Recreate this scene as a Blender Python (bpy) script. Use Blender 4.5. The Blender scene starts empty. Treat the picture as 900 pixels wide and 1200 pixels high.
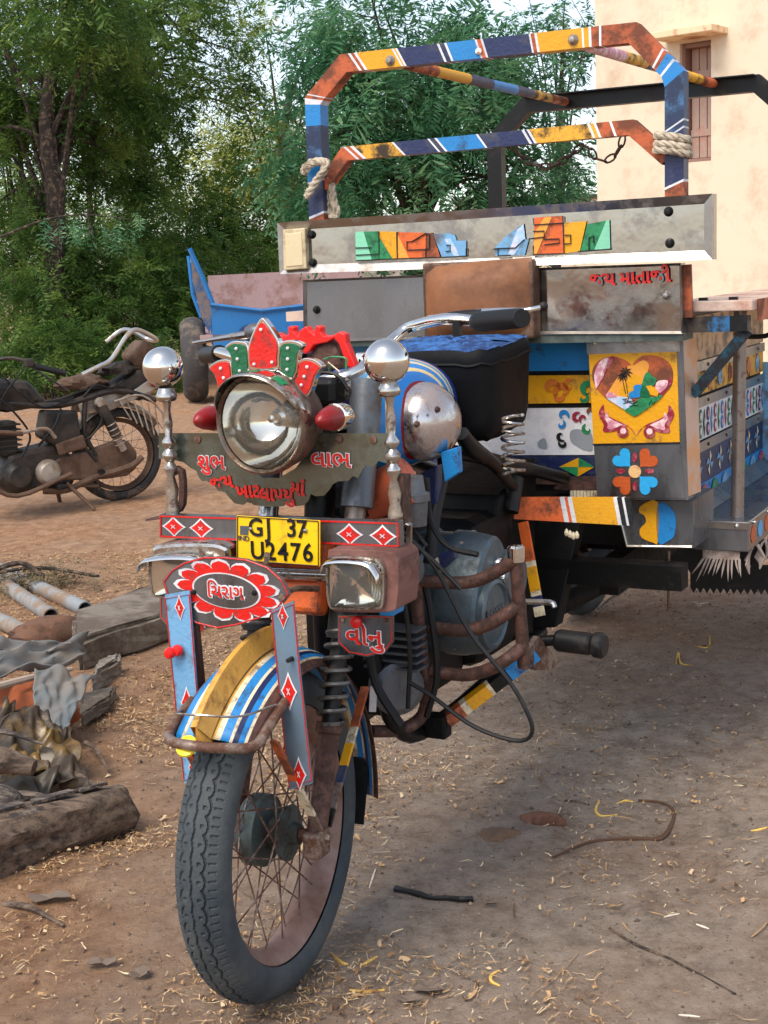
import bpy, bmesh, math, random
import numpy as np
from mathutils import Vector, Matrix
random.seed(7); rng = np.random.default_rng(11)
sc = bpy.context.scene
R = math.radians
# ---------------------------------------------------------------- camera, sky, sun, exposure
cam_d = bpy.data.cameras.new('camera'); cam = bpy.data.objects.new('camera', cam_d); sc.collection.objects.link(cam)
cam_d.sensor_fit = 'VERTICAL'; cam_d.sensor_height = 24.0; cam_d.lens = 24.0*1662.38318/1200.0
cam_d.clip_start = 0.05; cam_d.clip_end = 2000
cam.matrix_world = Matrix.Translation((0.24253, -2.47314, 1.32586)) @ Matrix.Rotation(R(90-9.68634), 4, 'X') @ Matrix.Rotation(R(-2.32848), 4, 'Z')
sc.camera = cam
YAW = R(27.25494)          # the rickshaw stands turned by this much to the camera axis
SUN_EL, SUN_AZ = 55, 218  # compass angle from +Y, clockwise: behind the camera, to its left
world = bpy.data.worlds.new('World'); sc.world = world; world.use_nodes = True
wn = world.node_tree; wn.nodes.clear()
sky = wn.nodes.new('ShaderNodeTexSky'); sky.sky_type = 'NISHITA'; sky.sun_disc = False
sky.sun_elevation = R(SUN_EL); sky.sun_rotation = R(SUN_AZ); sky.dust_density = 1.0; sky.air_density = 1.0; sky.ozone_density = 1.0
hs = wn.nodes.new('ShaderNodeHueSaturation'); hs.inputs['Saturation'].default_value = 0.6
bg = wn.nodes.new('ShaderNodeBackground'); bg.inputs['Strength'].default_value = 0.115
wo = wn.nodes.new('ShaderNodeOutputWorld')
wn.links.new(sky.outputs[0], hs.inputs['Color']); wn.links.new(hs.outputs[0], bg.inputs[0]); wn.links.new(bg.outputs[0], wo.inputs[0])
sun_d = bpy.data.lights.new('sun', 'SUN'); sun_d.energy = 1.5; sun_d.angle = R(34); sun_d.color = (1.0, 0.91, 0.77)
sun = bpy.data.objects.new('sun', sun_d); sc.collection.objects.link(sun)
_az = R(SUN_AZ); _d = Vector((math.sin(_az)*math.cos(R(SUN_EL)), math.cos(_az)*math.cos(R(SUN_EL)), math.sin(R(SUN_EL))))
sun.rotation_euler = _d.to_track_quat('Z', 'Y').to_euler()
vs = sc.view_settings; vs.view_transform = 'Standard'; vs.look = 'None'; vs.gamma = 1.0; vs.use_curve_mapping = False; vs.exposure = 1.15
sc.cycles.max_bounces = 8; sc.cycles.transparent_max_bounces = 12

# ---------------------------------------------------------------- object helpers
COL = sc.collection
def tag(o, label=None, cat=None, group=None, kind=None):
    if label: o['label'] = label
    if cat: o['category'] = cat
    if group: o['group'] = group
    if kind: o['kind'] = kind
    return o
def thing(name, label, cat, loc=(0, 0, 0), rz=0.0, group=None):
    o = bpy.data.objects.new(name, None); COL.objects.link(o); o.empty_display_size = 0.2
    o.location = loc; o.rotation_euler = (0, 0, rz); tag(o, label, cat, group); return o
def V(*a): return Vector(a[0]) if len(a) == 1 else Vector(a)
def basis(ax):
    ax = V(ax).normalized(); t = V(0, 0, 1) if abs(ax.z) < 0.9 else V(1, 0, 0)
    a = t.cross(ax).normalized(); return a, ax.cross(a).normalized(), ax
class MB:
    def __init__(s): s.v = []; s.f = []; s.m = []; s.cur = 0
    def add(s, vs, fs, m=None):
        b = len(s.v); s.v += [tuple(p) for p in vs]; s.f += [tuple(i+b for i in f) for f in fs]; s.m += [s.cur if m is None else m]*len(fs); return s
    def box(s, c, d, rot=None, m=None):
        x, y, z = d[0]/2, d[1]/2, d[2]/2
        P = [V(i, j, k) for i in (-x, x) for j in (-y, y) for k in (-z, z)]
        if rot is not None: P = [rot @ p for p in P]
        return s.add([p+V(c) for p in P], [(0, 1, 3, 2), (4, 6, 7, 5), (0, 4, 5, 1), (2, 3, 7, 6), (0, 2, 6, 4), (1, 5, 7, 3)], m)
    def beam(s, a, b, w, h, up=(0, 0, 1), m=None):     # box between two points
        a, b = V(a), V(b); d = (b-a).normalized(); r = d.cross(V(up)).normalized(); u = r.cross(d)
        P = [q+r*i*w/2+u*j*h/2 for q in (a, b) for i, j in ((-1, -1), (1, -1), (1, 1), (-1, 1))]
        return s.add(P, [(3, 2, 1, 0), (4, 5, 6, 7), (0, 1, 5, 4), (1, 2, 6, 5), (2, 3, 7, 6), (3, 0, 4, 7)], m)
    def prism(s, pts, vec, m=None):
        pts = [V(p) for p in pts]; n = len(pts); vec = V(vec)
        nrm = V(0, 0, 0)
        for i in range(n): nrm += pts[i].cross(pts[(i+1) % n])
        if nrm.dot(vec) > 0: pts = pts[::-1]
        return s.add(pts+[p+vec for p in pts], [tuple(range(n)), tuple(range(2*n-1, n-1, -1))]+[(i, i+n, (i+1) % n+n, (i+1) % n) for i in range(n)], m)
    def tube(s, path, r, n=8, closed=False, caps=True, m=None, smooth=0):
        path = [V(p) for p in path]
        if smooth: path = cat(path, smooth, closed)
        L = len(path); rs = r if hasattr(r, '__len__') else [r]*L
        if len(rs) != L: rs = list(np.interp(np.linspace(0, 1, L), np.linspace(0, 1, len(rs)), rs))
        T = []
        for i in range(L):
            if closed: t = path[(i+1) % L]-path[i-1]
            else: t = path[min(i+1, L-1)]-path[max(i-1, 0)]
            T.append(t.normalized() if t.length > 1e-9 else V(0, 0, 1))
        a, b, _ = basis(T[0]); vs = []
        for i in range(L):
            a = (a-T[i]*a.dot(T[i])).normalized(); b = T[i].cross(a)
            for k in range(n):
                th = 2*math.pi*k/n; vs.append(path[i]+(a*math.cos(th)+b*math.sin(th))*rs[i])
        fs = [(i*n+k, i*n+(k+1) % n, ((i+1) % L)*n+(k+1) % n, ((i+1) % L)*n+k) for i in range(L if closed else L-1) for k in range(n)]
        if caps and not closed: fs += [tuple(range(n-1, -1, -1)), tuple(range((L-1)*n, L*n))]
        return s.add(vs, fs, m)
    def lathe(s, prof, c, axis=(0, 0, 1), n=24, a0=0, a1=360, m=None, sx=1.0):   # prof: (radius, along axis)
        a, b, ax = basis(axis); c = V(c); full = abs(a1-a0) >= 359.9; k = n if full else n+1; vs = []
        for r, h in prof:
            for i in range(k):
                th = R(a0+(a1-a0)*i/n); vs.append(c+ax*h+(a*math.cos(th)*sx+b*math.sin(th))*max(r, 1e-5))
        fs = [(j*k+i, j*k+(i+1) % k, (j+1)*k+(i+1) % k, (j+1)*k+i) for j in range(len(prof)-1) for i in range(k if full else k-1)]
        return s.add(vs, fs, m)
    def ball(s, c, r, n=12, m=None, sc=(1, 1, 1)):
        vs = []; fs = []; c = V(c)
        for i in range(n+1):
            ph = math.pi*i/n
            for k in range(2*n):
                th = math.pi*k/n; vs.append(c+V(math.sin(ph)*math.cos(th)*sc[0], math.sin(ph)*math.sin(th)*sc[1], math.cos(ph)*sc[2])*r)
        for i in range(n):
            for k in range(2*n): fs.append((i*2*n+k, (i+1)*2*n+k, (i+1)*2*n+(k+1) % (2*n), i*2*n+(k+1) % (2*n)))
        return s.add(vs, fs, m)
    def grid(s, G, m=None, closeu=False):    # G[i][j] points
        a, b = len(G), len(G[0])
        return s.add([p for row in G for p in row], [(i*b+j, ((i+1) % a)*b+j, ((i+1) % a)*b+j+1, i*b+j+1) for i in range(a if closeu else a-1) for j in range(b-1)], m)
    def build(s, name, mats, parent=None, smooth=False, bevel=0, sub=0, loc=None, angle=40):
        me = bpy.data.meshes.new(name); me.from_pydata(s.v, [], s.f)
        if not isinstance(mats, (list, tuple)): mats = [mats]
        for m in mats: me.materials.append(m)
        if len(mats) > 1: me.polygons.foreach_set('material_index', s.m)
        bm = bmesh.new(); bm.from_mesh(me); bmesh.ops.remove_doubles(bm, verts=bm.verts, dist=1e-6)
        bmesh.ops.recalc_face_normals(bm, faces=bm.faces)
        if smooth:
            for f in bm.faces: f.smooth = True
            for e in bm.edges:
                if len(e.link_faces) == 2 and e.calc_face_angle(0) > R(angle): e.smooth = False
        bm.to_mesh(me); bm.free()
        o = bpy.data.objects.new(name, me); COL.objects.link(o); o.parent = parent
        if loc: o.location = loc
        if bevel:
            b = o.modifiers.new('bevel', 'BEVEL'); b.width = bevel; b.segments = 2; b.limit_method = 'ANGLE'; b.angle_limit = R(35)
        if sub:
            b = o.modifiers.new('sub', 'SUBSURF'); b.levels = sub; b.render_levels = sub
        return o
def cat(P, k=6, closed=False):       # Catmull-Rom through the points
    n = len(P); out = []
    rngi = range(n) if closed else range(n-1)
    for i in rngi:
        p0 = P[i-1] if (closed or i > 0) else P[0]*2-P[1]
        p1, p2 = P[i], P[(i+1) % n]
        p3 = P[(i+2) % n] if (closed or i+2 < n) else P[n-1]*2-P[n-2]
        for j in range(k):
            t = j/k; out.append(0.5*((2*p1)+(p2-p0)*t+(2*p0-5*p1+4*p2-p3)*t*t+(3*p1-p0-3*p2+p3)*t**3))
    if not closed: out.append(P[-1])
    return out
def copy_part(src, parent, loc=None, rot=None):
    c = src.copy(); COL.objects.link(c); c.parent = parent
    if loc is not None: c.location = loc
    if rot is not None: c.rotation_euler = rot
    return c
def flat(name, pts, th, mat, parent, off=0.0, nrm=(0, -1, 0), bevel=0):   # plate cut to an outline; front face faces nrm, thickness goes back
    n = V(nrm); return MB().prism([V(p)+n*off for p in pts], -n*th).build(name, mat, parent, bevel=bevel)
def inset(pts, k):
    c = V(0, 0, 0)
    for p in pts: c += V(p)
    c /= len(pts); return [c+(V(p)-c)*k for p in pts]
def spl(pts, k=4): return cat([V(p) for p in pts], k, True)
def text(name, body, size, loc, mat, parent, off=0.0, ext=0.0006, rot=(90, 0, 0), wide=1.0, align='CENTER', shear=0.0):
    cu = bpy.data.curves.new(name, 'FONT'); cu.body = body; cu.size = size; cu.align_x = align; cu.align_y = 'CENTER'
    cu.offset = off; cu.extrude = ext; cu.shear = shear; cu.resolution_u = 3
    o = bpy.data.objects.new(name, cu); COL.objects.link(o)
    dg = bpy.context.evaluated_depsgraph_get(); me = bpy.data.meshes.new_from_object(o.evaluated_get(dg))
    bpy.data.objects.remove(o); bpy.data.curves.remove(cu)
    me.materials.clear(); me.materials.append(mat)
    t = bpy.data.objects.new(name, me); COL.objects.link(t); t.parent = parent; t.location = loc
    t.rotation_euler = tuple(R(a) for a in rot); t.scale = (wide, 1, 1); return t

# ---------------------------------------------------------------- materials
def S(r, g, b, k=1.0):
    f = lambda c: ((c/255)/12.92 if c/255 <= 0.04045 else ((c/255+0.055)/1.055)**2.4)*k
    return (f(r), f(g), f(b), 1.0)
_mc = {}
def mat(name, col, rough=0.5, metal=0.0, var=0.25, scale=9.0, dirt=None, amt=0.35, dscale=5.0, bump=0.0, bscale=80.0, coat=0.0, spec=0.5, stretch=None, hard=0.12, rvar=0.15):
    if 'paint' in name and not bump: bump, bscale = 0.3, 130.0        # brush and hand-painting relief
    m = bpy.data.materials.new(name); m.use_nodes = True; nt = m.node_tree; N = nt.nodes; L = nt.links
    b = N['Principled BSDF']; b.inputs['Metallic'].default_value = metal; b.inputs['Roughness'].default_value = rough
    b.inputs['Coat Weight'].default_value = coat; b.inputs['Specular IOR Level'].default_value = spec
    tc = N.new('ShaderNodeTexCoord'); vec = tc.outputs['Object']
    if stretch:
        mp = N.new('ShaderNodeMapping'); mp.inputs['Scale'].default_value = stretch; L.new(vec, mp.inputs[0]); vec = mp.outputs[0]
    n1 = N.new('ShaderNodeTexNoise'); n1.inputs['Scale'].default_value = scale; n1.inputs['Detail'].default_value = 6; n1.inputs['Roughness'].default_value = 0.65; L.new(vec, n1.inputs['Vector'])
    mx = N.new('ShaderNodeMix'); mx.data_type = 'RGBA'
    mx.inputs['A'].default_value = tuple(c*(1-var) for c in col[:3])+(1,); mx.inputs['B'].default_value = tuple(min(1, c*(1+var*0.7)) for c in col[:3])+(1,)
    L.new(n1.outputs['Fac'], mx.inputs['Factor']); out = mx.outputs['Result']
    if dirt:
        n2 = N.new('ShaderNodeTexNoise'); n2.inputs['Scale'].default_value = dscale; n2.inputs['Detail'].default_value = 9; n2.inputs['Roughness'].default_value = 0.72; L.new(vec, n2.inputs['Vector'])
        mr = N.new('ShaderNodeMapRange'); c0 = 0.68-0.42*amt
        mr.inputs['From Min'].default_value = c0-hard/2; mr.inputs['From Max'].default_value = c0+hard/2; L.new(n2.outputs['Fac'], mr.inputs['Value'])
        m2 = N.new('ShaderNodeMix'); m2.data_type = 'RGBA'; L.new(mr.outputs[0], m2.inputs['Factor']); L.new(out, m2.inputs['A']); m2.inputs['B'].default_value = dirt; out = m2.outputs['Result']
        if metal > 0.2:
            m3 = N.new('ShaderNodeMapRange'); m3.inputs['To Min'].default_value = metal; m3.inputs['To Max'].default_value = metal*0.15; L.new(mr.outputs[0], m3.inputs['Value']); L.new(m3.outputs[0], b.inputs['Metallic'])
        r3 = N.new('ShaderNodeMapRange'); r3.inputs['To Min'].default_value = rough; r3.inputs['To Max'].default_value = min(0.95, rough+0.3); L.new(mr.outputs[0], r3.inputs['Value']); L.new(r3.outputs[0], b.inputs['Roughness'])
    elif rvar:
        r3 = N.new('ShaderNodeMapRange'); r3.inputs['From Min'].default_value = 0.3; r3.inputs['From Max'].default_value = 0.7
        r3.inputs['To Min'].default_value = max(0.02, rough-rvar); r3.inputs['To Max'].default_value = min(1, rough+rvar); L.new(n1.outputs['Fac'], r3.inputs['Value']); L.new(r3.outputs[0], b.inputs['Roughness'])
    L.new(out, b.inputs['Base Color'])
    if bump:
        n4 = N.new('ShaderNodeTexNoise'); n4.inputs['Scale'].default_value = bscale; n4.inputs['Detail'].default_value = 4; L.new(vec, n4.inputs['Vector'])
        bp = N.new('ShaderNodeBump'); bp.inputs['Strength'].default_value = min(1, bump); bp.inputs['Distance'].default_value = 0.004*max(1, bump); L.new(n4.outputs['Fac'], bp.inputs['Height']); L.new(bp.outputs[0], b.inputs['Normal'])
    return m
DUST = S(150, 120, 92, 0.8); RUST = S(98, 58, 40, 0.8); GRIME = S(50, 42, 36)
steel = mat('stainless_sheet', S(150, 148, 146), 0.1, 1.0, 0.2, 4, S(110, 104, 98), 0.08, 9, 0.5, 5, hard=0.3)
steel2 = mat('dull_darkened_steel', S(124, 127, 133), 0.19, 1.0, 0.4, 5, S(118, 116, 116), 0.2, 6, 0.6, 5, hard=0.5, stretch=(1, 1, .35))  # lowered tone paints in dark reflections, chiefly for the left panel
steel_trim = mat('steel_trim', S(168, 164, 160), 0.3, 1.0, 0.15, 20, S(140, 125, 110), 0.2, 14, 0.15, 40, hard=0.2)
chrome = mat('chrome', S(225, 222, 215), 0.06, 1.0, 0.1, 12, S(120, 95, 70), 0.02, 40, rvar=0.03)
oldchrome = mat('worn_chrome', S(190, 185, 178), 0.2, 1.0, 0.2, 30, S(96, 72, 54), 0.33, 26, 0.1, 60)
darksheet = mat('dark_mirror_sheet', S(122, 128, 118), 0.16, 0.97, 0.4, 7, S(78, 82, 72), 0.2, 7, 0.6, 7, hard=0.4)
rust = mat('rusted_tube', S(104, 72, 62), 0.5, 0.25, 0.4, 25, S(66, 44, 36), 0.45, 30, 0.4, 120)
rustl = mat('rusty_steel', S(150, 132, 120), 0.42, 0.6, 0.3, 30, S(92, 60, 44), 0.5, 22, 0.3, 120)
black = mat('black_metal', S(17, 17, 18), 0.42, 0.0, 0.4, 14, S(52, 46, 40), 0.2, 9, 0.1, 60, spec=0.3)
grime = mat('oily_shade_black', S(9, 9, 9), 0.6, 0.0, 0.5, 18, S(40, 35, 30), 0.22, 8, 0.3, 60, spec=0.2)  # near-black also puts the shade around engine and chassis into the colour
plastic = mat('black_rubber', S(20, 20, 22), 0.5, 0, 0.3, 20, S(56, 52, 48), 0.18, 12, spec=0.35)
blue = mat('blue_paint', S(30, 128, 196), 0.42, 0, 0.18, 9, S(40, 60, 84), 0.16, 16)
navy = mat('navy_paint', S(28, 40, 84), 0.42, 0, 0.3, 9, S(70, 74, 84), 0.22, 10)
sky_blue = mat('light_blue_paint', S(112, 165, 205), 0.35, 0.0, 0.12, 14, S(96, 100, 106), 0.3, 12)
orange = mat('orange_paint', S(222, 100, 38), 0.45, 0, 0.2, 12, S(120, 62, 36), 0.28, 14)
rustorange = mat('worn_orange_paint', S(190, 92, 46), 0.5, 0, 0.25, 14, S(112, 62, 42), 0.42, 12)
yellow = mat('yellow_paint', S(226, 160, 14), 0.42, 0, 0.14, 9, S(132, 96, 48), 0.18, 16)
wornyellow = mat('worn_yellow_paint', S(225, 165, 45), 0.5, 0, 0.2, 9, S(58, 46, 34), 0.34, 18)
ochre = mat('ochre_paint', S(214, 160, 70), 0.4, 0, 0.18, 12, S(150, 105, 50), 0.25, 12)
white = mat('white_paint', S(232, 230, 232), 0.45, 0, 0.08, 7, S(150, 155, 165), 0.25, 7, hard=0.25)
cream = mat('cream_paint', S(222, 208, 176), 0.45, 0, 0.12, 14, S(130, 105, 80), 0.3, 22)
red = mat('red_paint', S(212, 26, 18), 0.35, 0, 0.2, 30, S(130, 46, 38), 0.22, 45)
maroon = mat('maroon_paint', S(150, 35, 55), 0.4, 0, 0.45, 40, S(190, 110, 120), 0.3, 40)
pink = mat('pink_paint', S(206, 130, 150), 0.45, 0, 0.35, 50, S(236, 205, 205), 0.4, 45)
green = mat('green_paint', S(36, 135, 82), 0.4, 0, 0.4, 40, S(24, 84, 54), 0.3, 36)
dgreen = mat('dark_green_paint', S(20, 98, 62), 0.25, 0, 0.2, 14)
peach = mat('peach_paint', S(232, 188, 130), 0.45, 0, 0.3, 40, S(190, 130, 80), 0.2, 40)
skyp = mat('pale_blue_paint', S(160, 198, 228), 0.45, 0, 0.3, 40, S(222, 206, 214), 0.35, 36)
ink = mat('black_paint', S(18, 18, 20), 0.4, 0, 0.2, 14)
redplastic = mat('red_plastic', S(225, 30, 26), 0.28, 0, 0.12, 20, spec=0.5)
plateyellow = mat('number_plate_yellow', S(250, 200, 20), 0.35, 0, 0.06, 12, S(190, 140, 30), 0.12, 16)
engine = mat('engine_alloy', S(104, 120, 130), 0.3, 0.7, 0.3, 12, S(62, 66, 66), 0.34, 10, 0.25, 90, hard=0.3)
alloy = mat('grey_alloy', S(100, 104, 110), 0.4, 0.5, 0.25, 18, S(80, 74, 68), 0.3, 16, 0.15, 90)
leather = mat('brown_leather', S(146, 92, 54), 0.5, 0, 0.25, 6, S(96, 62, 40), 0.4, 7, 0.3, 25, hard=0.3)
seatblack = mat('black_vinyl', S(9, 10, 13), 0.6, 0, 0.3, 8, S(22, 22, 25), 0.1, 12, 0.7, 16, spec=0.2)
def glassy(name, tint=(1, 1, 1, 1), rough=0.03, ior=1.45):
    m = bpy.data.materials.new(name); m.use_nodes = True; nt = m.node_tree; N = nt.nodes; L = nt.links; N.remove(N['Principled BSDF'])
    f = N.new('ShaderNodeFresnel'); f.inputs[0].default_value = ior; t = N.new('ShaderNodeBsdfTransparent'); t.inputs[0].default_value = tint
    g = N.new('ShaderNodeBsdfGlossy'); g.inputs['Roughness'].default_value = rough; x = N.new('ShaderNodeMixShader')
    d = N.new('ShaderNodeBsdfDiffuse'); d.inputs[0].default_value = S(190, 185, 170); x2 = N.new('ShaderNodeMixShader'); x2.inputs[0].default_value = 0.11
    L.new(f.outputs[0], x.inputs[0]); L.new(t.outputs[0], x.inputs[1]); L.new(g.outputs[0], x.inputs[2])
    L.new(x.outputs[0], x2.inputs[1]); L.new(d.outputs[0], x2.inputs[2]); L.new(x2.outputs[0], N['Material Output'].inputs[0]); return m
glass = glassy('lamp_glass')
frost = glassy('frosted_lamp_glass', rough=0.1)
redlens = mat('red_lens', S(140, 22, 26), 0.35, 0, 0.15, 20, S(120, 60, 52), 0.2, 14)
fabric_b = mat('blue_woven_seat_cover', S(52, 110, 176), 0.6, 0, 0.5, 34, S(24, 52, 100), 0.45, 30, 0.6, 60)

# ================================================================ ground
def vnoise(x, y, f, seed):
    g = np.random.default_rng(seed).random((256, 256)); x, y = x*f, y*f
    xi, yi = np.floor(x).astype(int), np.floor(y).astype(int); fx, fy = x-xi, y-yi
    fx, fy = fx*fx*(3-2*fx), fy*fy*(3-2*fy); a = lambda i, j: g[(xi+i) % 256, (yi+j) % 256]
    return (a(0, 0)*(1-fx)+a(1, 0)*fx)*(1-fy)+(a(0, 1)*(1-fx)+a(1, 1)*fx)*fy
def height(x, y):
    h = (vnoise(x, y, 1.1, 1)-.5)*.035+(vnoise(x, y, 3.3, 2)-.5)*.03+(vnoise(x, y, 9, 3)-.5)*.016+(vnoise(x, y, 24, 4)-.5)*.008
    return h*np.clip((14-np.abs(y-4))/6, 0, 1)*np.clip(.3+np.hypot(x-.05, y)*.9, 0, 1)+.001
xs = np.concatenate([-np.geomspace(400, 4.05, 40), np.linspace(-4, -1.22, 70), np.linspace(-1.2, 1.8, 150), np.linspace(1.82, 4, 50), np.geomspace(4.05, 400, 40)])
ys = np.concatenate([-np.geomspace(300, 1.3, 30), np.linspace(-1.25, 3.4, 230), np.linspace(3.43, 10, 130), np.geomspace(10.1, 800, 50)])
gx, gy = np.meshgrid(xs, ys, indexing='ij'); gz = height(gx, gy)
gv = np.stack([gx, gy, gz], -1).reshape(-1, 3); nx, ny = len(xs), len(ys)
ii, jj = np.meshgrid(np.arange(nx-1), np.arange(ny-1), indexing='ij'); b0 = (ii*ny+jj).ravel()
gf = np.stack([b0, b0+ny, b0+ny+1, b0+1], -1)
def np_mesh(name, v, f, m, parent=None, smooth=False):
    me = bpy.data.meshes.new(name); k = f.shape[1]
    me.vertices.add(len(v)); me.vertices.foreach_set('co', v.astype(np.float32).ravel())
    me.loops.add(f.size); me.loops.foreach_set('vertex_index', f.astype(np.int32).ravel())
    me.polygons.add(len(f)); me.polygons.foreach_set('loop_start', np.arange(0, f.size, k, dtype=np.int32))
    me.polygons.foreach_set('use_smooth', np.full(len(f), smooth)); me.update(calc_edges=True); me.validate()
    me.materials.append(m); o = bpy.data.objects.new(name, me); COL.objects.link(o); o.parent = parent; return o
gm = bpy.data.materials.new('packed_earth'); gm.use_nodes = True; N = gm.node_tree.nodes; L = gm.node_tree.links; pb = N['Principled BSDF']; pb.inputs['Roughness'].default_value = .95; pb.inputs['Specular IOR Level'].default_value = .2
tc = N.new('ShaderNodeTexCoord')
def nz(scale, det=8, ro=.65):
    n = N.new('ShaderNodeTexNoise'); n.inputs['Scale'].default_value = scale; n.inputs['Detail'].default_value = det; n.inputs['Roughness'].default_value = ro; L.new(tc.outputs['Object'], n.inputs['Vector']); return n.outputs['Fac']
def ramp(src, stops):
    r = N.new('ShaderNodeValToRGB'); L.new(src, r.inputs[0])
    for i, (p_, c_) in enumerate(stops):
        e = r.color_ramp.elements[i] if i < 2 else r.color_ramp.elements.new(p_); e.position = p_; e.color = c_
    return r.outputs[0]
def mixc(f, a, b):
    m = N.new('ShaderNodeMix'); m.data_type = 'RGBA'
    if isinstance(f, float): m.inputs['Factor'].default_value = f
    else: L.new(f, m.inputs['Factor'])
    L.new(a, m.inputs['A']); L.new(b, m.inputs['B']); return m.outputs['Result']
grey = ramp(nz(16, 12, .75), [(.26, S(118, 103, 91)), (.5, S(184, 164, 147)), (.74, S(216, 198, 181))])
warm = ramp(nz(14, 12, .75), [(.26, S(116, 84, 62)), (.5, S(182, 139, 106)), (.74, S(222, 180, 145))])
blot = ramp(nz(1.3, 5), [(.42, (0, 0, 0, 1)), (.62, (1, 1, 1, 1))])
sx = N.new('ShaderNodeSeparateXYZ'); L.new(tc.outputs['Object'], sx.inputs[0])
mr1 = N.new('ShaderNodeMapRange'); mr1.inputs['From Min'].default_value = 1.6; mr1.inputs['From Max'].default_value = 4.2; L.new(sx.outputs['Y'], mr1.inputs['Value'])
mr2 = N.new('ShaderNodeMapRange'); mr2.inputs['From Min'].default_value = .15; mr2.inputs['From Max'].default_value = -.55; L.new(sx.outputs['X'], mr2.inputs['Value'])
mxm = N.new('ShaderNodeMath'); mxm.operation = 'MAXIMUM'; L.new(mr1.outputs[0], mxm.inputs[0]); L.new(mr2.outputs[0], mxm.inputs[1])
mm1 = N.new('ShaderNodeMath'); mm1.operation = 'MULTIPLY_ADD'; mm1.use_clamp = True; L.new(mxm.outputs[0], mm1.inputs[0]); mm1.inputs[1].default_value = .75
bl2 = N.new('ShaderNodeMath'); bl2.operation = 'MULTIPLY'; L.new(blot, bl2.inputs[0]); bl2.inputs[1].default_value = .35; L.new(bl2.outputs[0], mm1.inputs[2])
base = mixc(mm1.outputs[0], grey, warm)
speck = ramp(nz(160, 3, .6), [(.62, (0, 0, 0, 1)), (.70, (1, 1, 1, 1))])
sp2 = N.new('ShaderNodeMath'); sp2.operation = 'MULTIPLY'; L.new(speck, sp2.inputs[0]); sp2.inputs[1].default_value = .45
rgb = N.new('ShaderNodeRGB'); rgb.outputs[0].default_value = S(196, 166, 128)
base = mixc(sp2.outputs[0], base, rgb.outputs[0])
dk = ramp(nz(70, 4, .7), [(.28, (1, 1, 1, 1)), (.40, (0, 0, 0, 1))]); rgb2 = N.new('ShaderNodeRGB'); rgb2.outputs[0].default_value = S(70, 54, 44)
d2 = N.new('ShaderNodeMath'); d2.operation = 'MULTIPLY'; L.new(dk, d2.inputs[0]); d2.inputs[1].default_value = .7
base = mixc(d2.outputs[0], base, rgb2.outputs[0])
L.new(base, pb.inputs['Base Color'])
bp = N.new('ShaderNodeBump'); bp.inputs['Strength'].default_value = 1.0; bp.inputs['Distance'].default_value = .03; L.new(nz(38, 12, .8), bp.inputs['Height']); L.new(bp.outputs[0], pb.inputs['Normal'])
ground = np_mesh('ground', gv, gf, gm, smooth=True); tag(ground, kind='structure')
# ---------------------------------------------------------------- straw, chips and clods lying about (nobody could count them)
def island_mat(name, stops, rough=.8, transl=0.0):
    m = bpy.data.materials.new(name); m.use_nodes = True; N_ = m.node_tree.nodes; L_ = m.node_tree.links; p_ = N_['Principled BSDF']; p_.inputs['Roughness'].default_value = rough
    g_ = N_.new('ShaderNodeNewGeometry'); r_ = N_.new('ShaderNodeValToRGB'); L_.new(g_.outputs['Random Per Island'], r_.inputs[0])
    for i, (a, c) in enumerate(stops):
        e = r_.color_ramp.elements[i] if i < 2 else r_.color_ramp.elements.new(a); e.position = a; e.color = c
    L_.new(r_.outputs[0], p_.inputs['Base Color'])
    if transl:
        t_ = N_.new('ShaderNodeBsdfTranslucent'); L_.new(r_.outputs[0], t_.inputs[0]); x_ = N_.new('ShaderNodeMixShader'); x_.inputs[0].default_value = transl
        L_.new(p_.outputs[0], x_.inputs[1]); L_.new(t_.outputs[0], x_.inputs[2]); L_.new(x_.outputs[0], N_['Material Output'].inputs[0])
    return m
def litter(name, n, size, wid, m, area, dens):
    x = rng.uniform(area[0], area[1], n*4); y = rng.uniform(area[2], area[3], n*4); keep = rng.random(n*4) < dens(x, y); x, y = x[keep][:n], y[keep][:n]; n = len(x)
    a = rng.uniform(0, 2*np.pi, n); ln = size*rng.lognormal(0, .5, n); w = wid*rng.uniform(.5, 1.6, n); bend = rng.normal(0, .35, n); z = height(x, y)+.004+rng.random(n)*.004
    vs = []
    for k in range(4):
        t = k/3-.5; aa = a+bend*t; cx_, cy_ = x+np.cos(aa)*ln*t, y+np.sin(aa)*ln*t; zz = z+np.abs(rng.normal(0, .0025, n))
        for s in (-1, 1): vs.append(np.stack([cx_-np.sin(aa)*w*s, cy_+np.cos(aa)*w*s, zz+s*w*rng.normal(0, .5, n)], -1))
    v = np.stack(vs, 1).reshape(-1, 3); b = np.arange(n)[:, None]*8
    f = np.concatenate([b+np.array([[0, 1, 3, 2]])+2*k for k in range(3)]); o = np_mesh(name, v, f, m)
    return o
straw_m = island_mat('dry_straw', [(0, S(120, 88, 58)), (.35, S(168, 128, 84)), (.7, S(200, 165, 118)), (1, S(226, 204, 168))])
dleft = lambda x, y: np.clip(.16+1.2*np.exp(-((x+.3)/.55)**2)*(y < 2.6)+.25*(y > 2.0)*(x < 0), 0, 1)*np.clip((vnoise(x, y, 2.6, 9)*.6+vnoise(x, y, 7, 10)*.4)*3.2-1.15, .04, 1)
tag(litter('straw_litter', 38000, .017, .0008, straw_m, (-2.2, 2.4, -.6, 4.6), dleft), 'fine dry straw and wood chips strewn over the earth yard', 'straw', kind='stuff')
tag(litter('wood_chips', 6000, .011, .0028, island_mat('wood_chip', [(0, S(82, 62, 48)), (.4, S(140, 104, 72)), (.8, S(196, 158, 112)), (1, S(214, 190, 156))]), (-2.2, 2.4, -.6, 4.6), dleft), 'small flat bark chips scattered on the earth around the front wheel', 'wood chips', kind='stuff')
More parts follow.
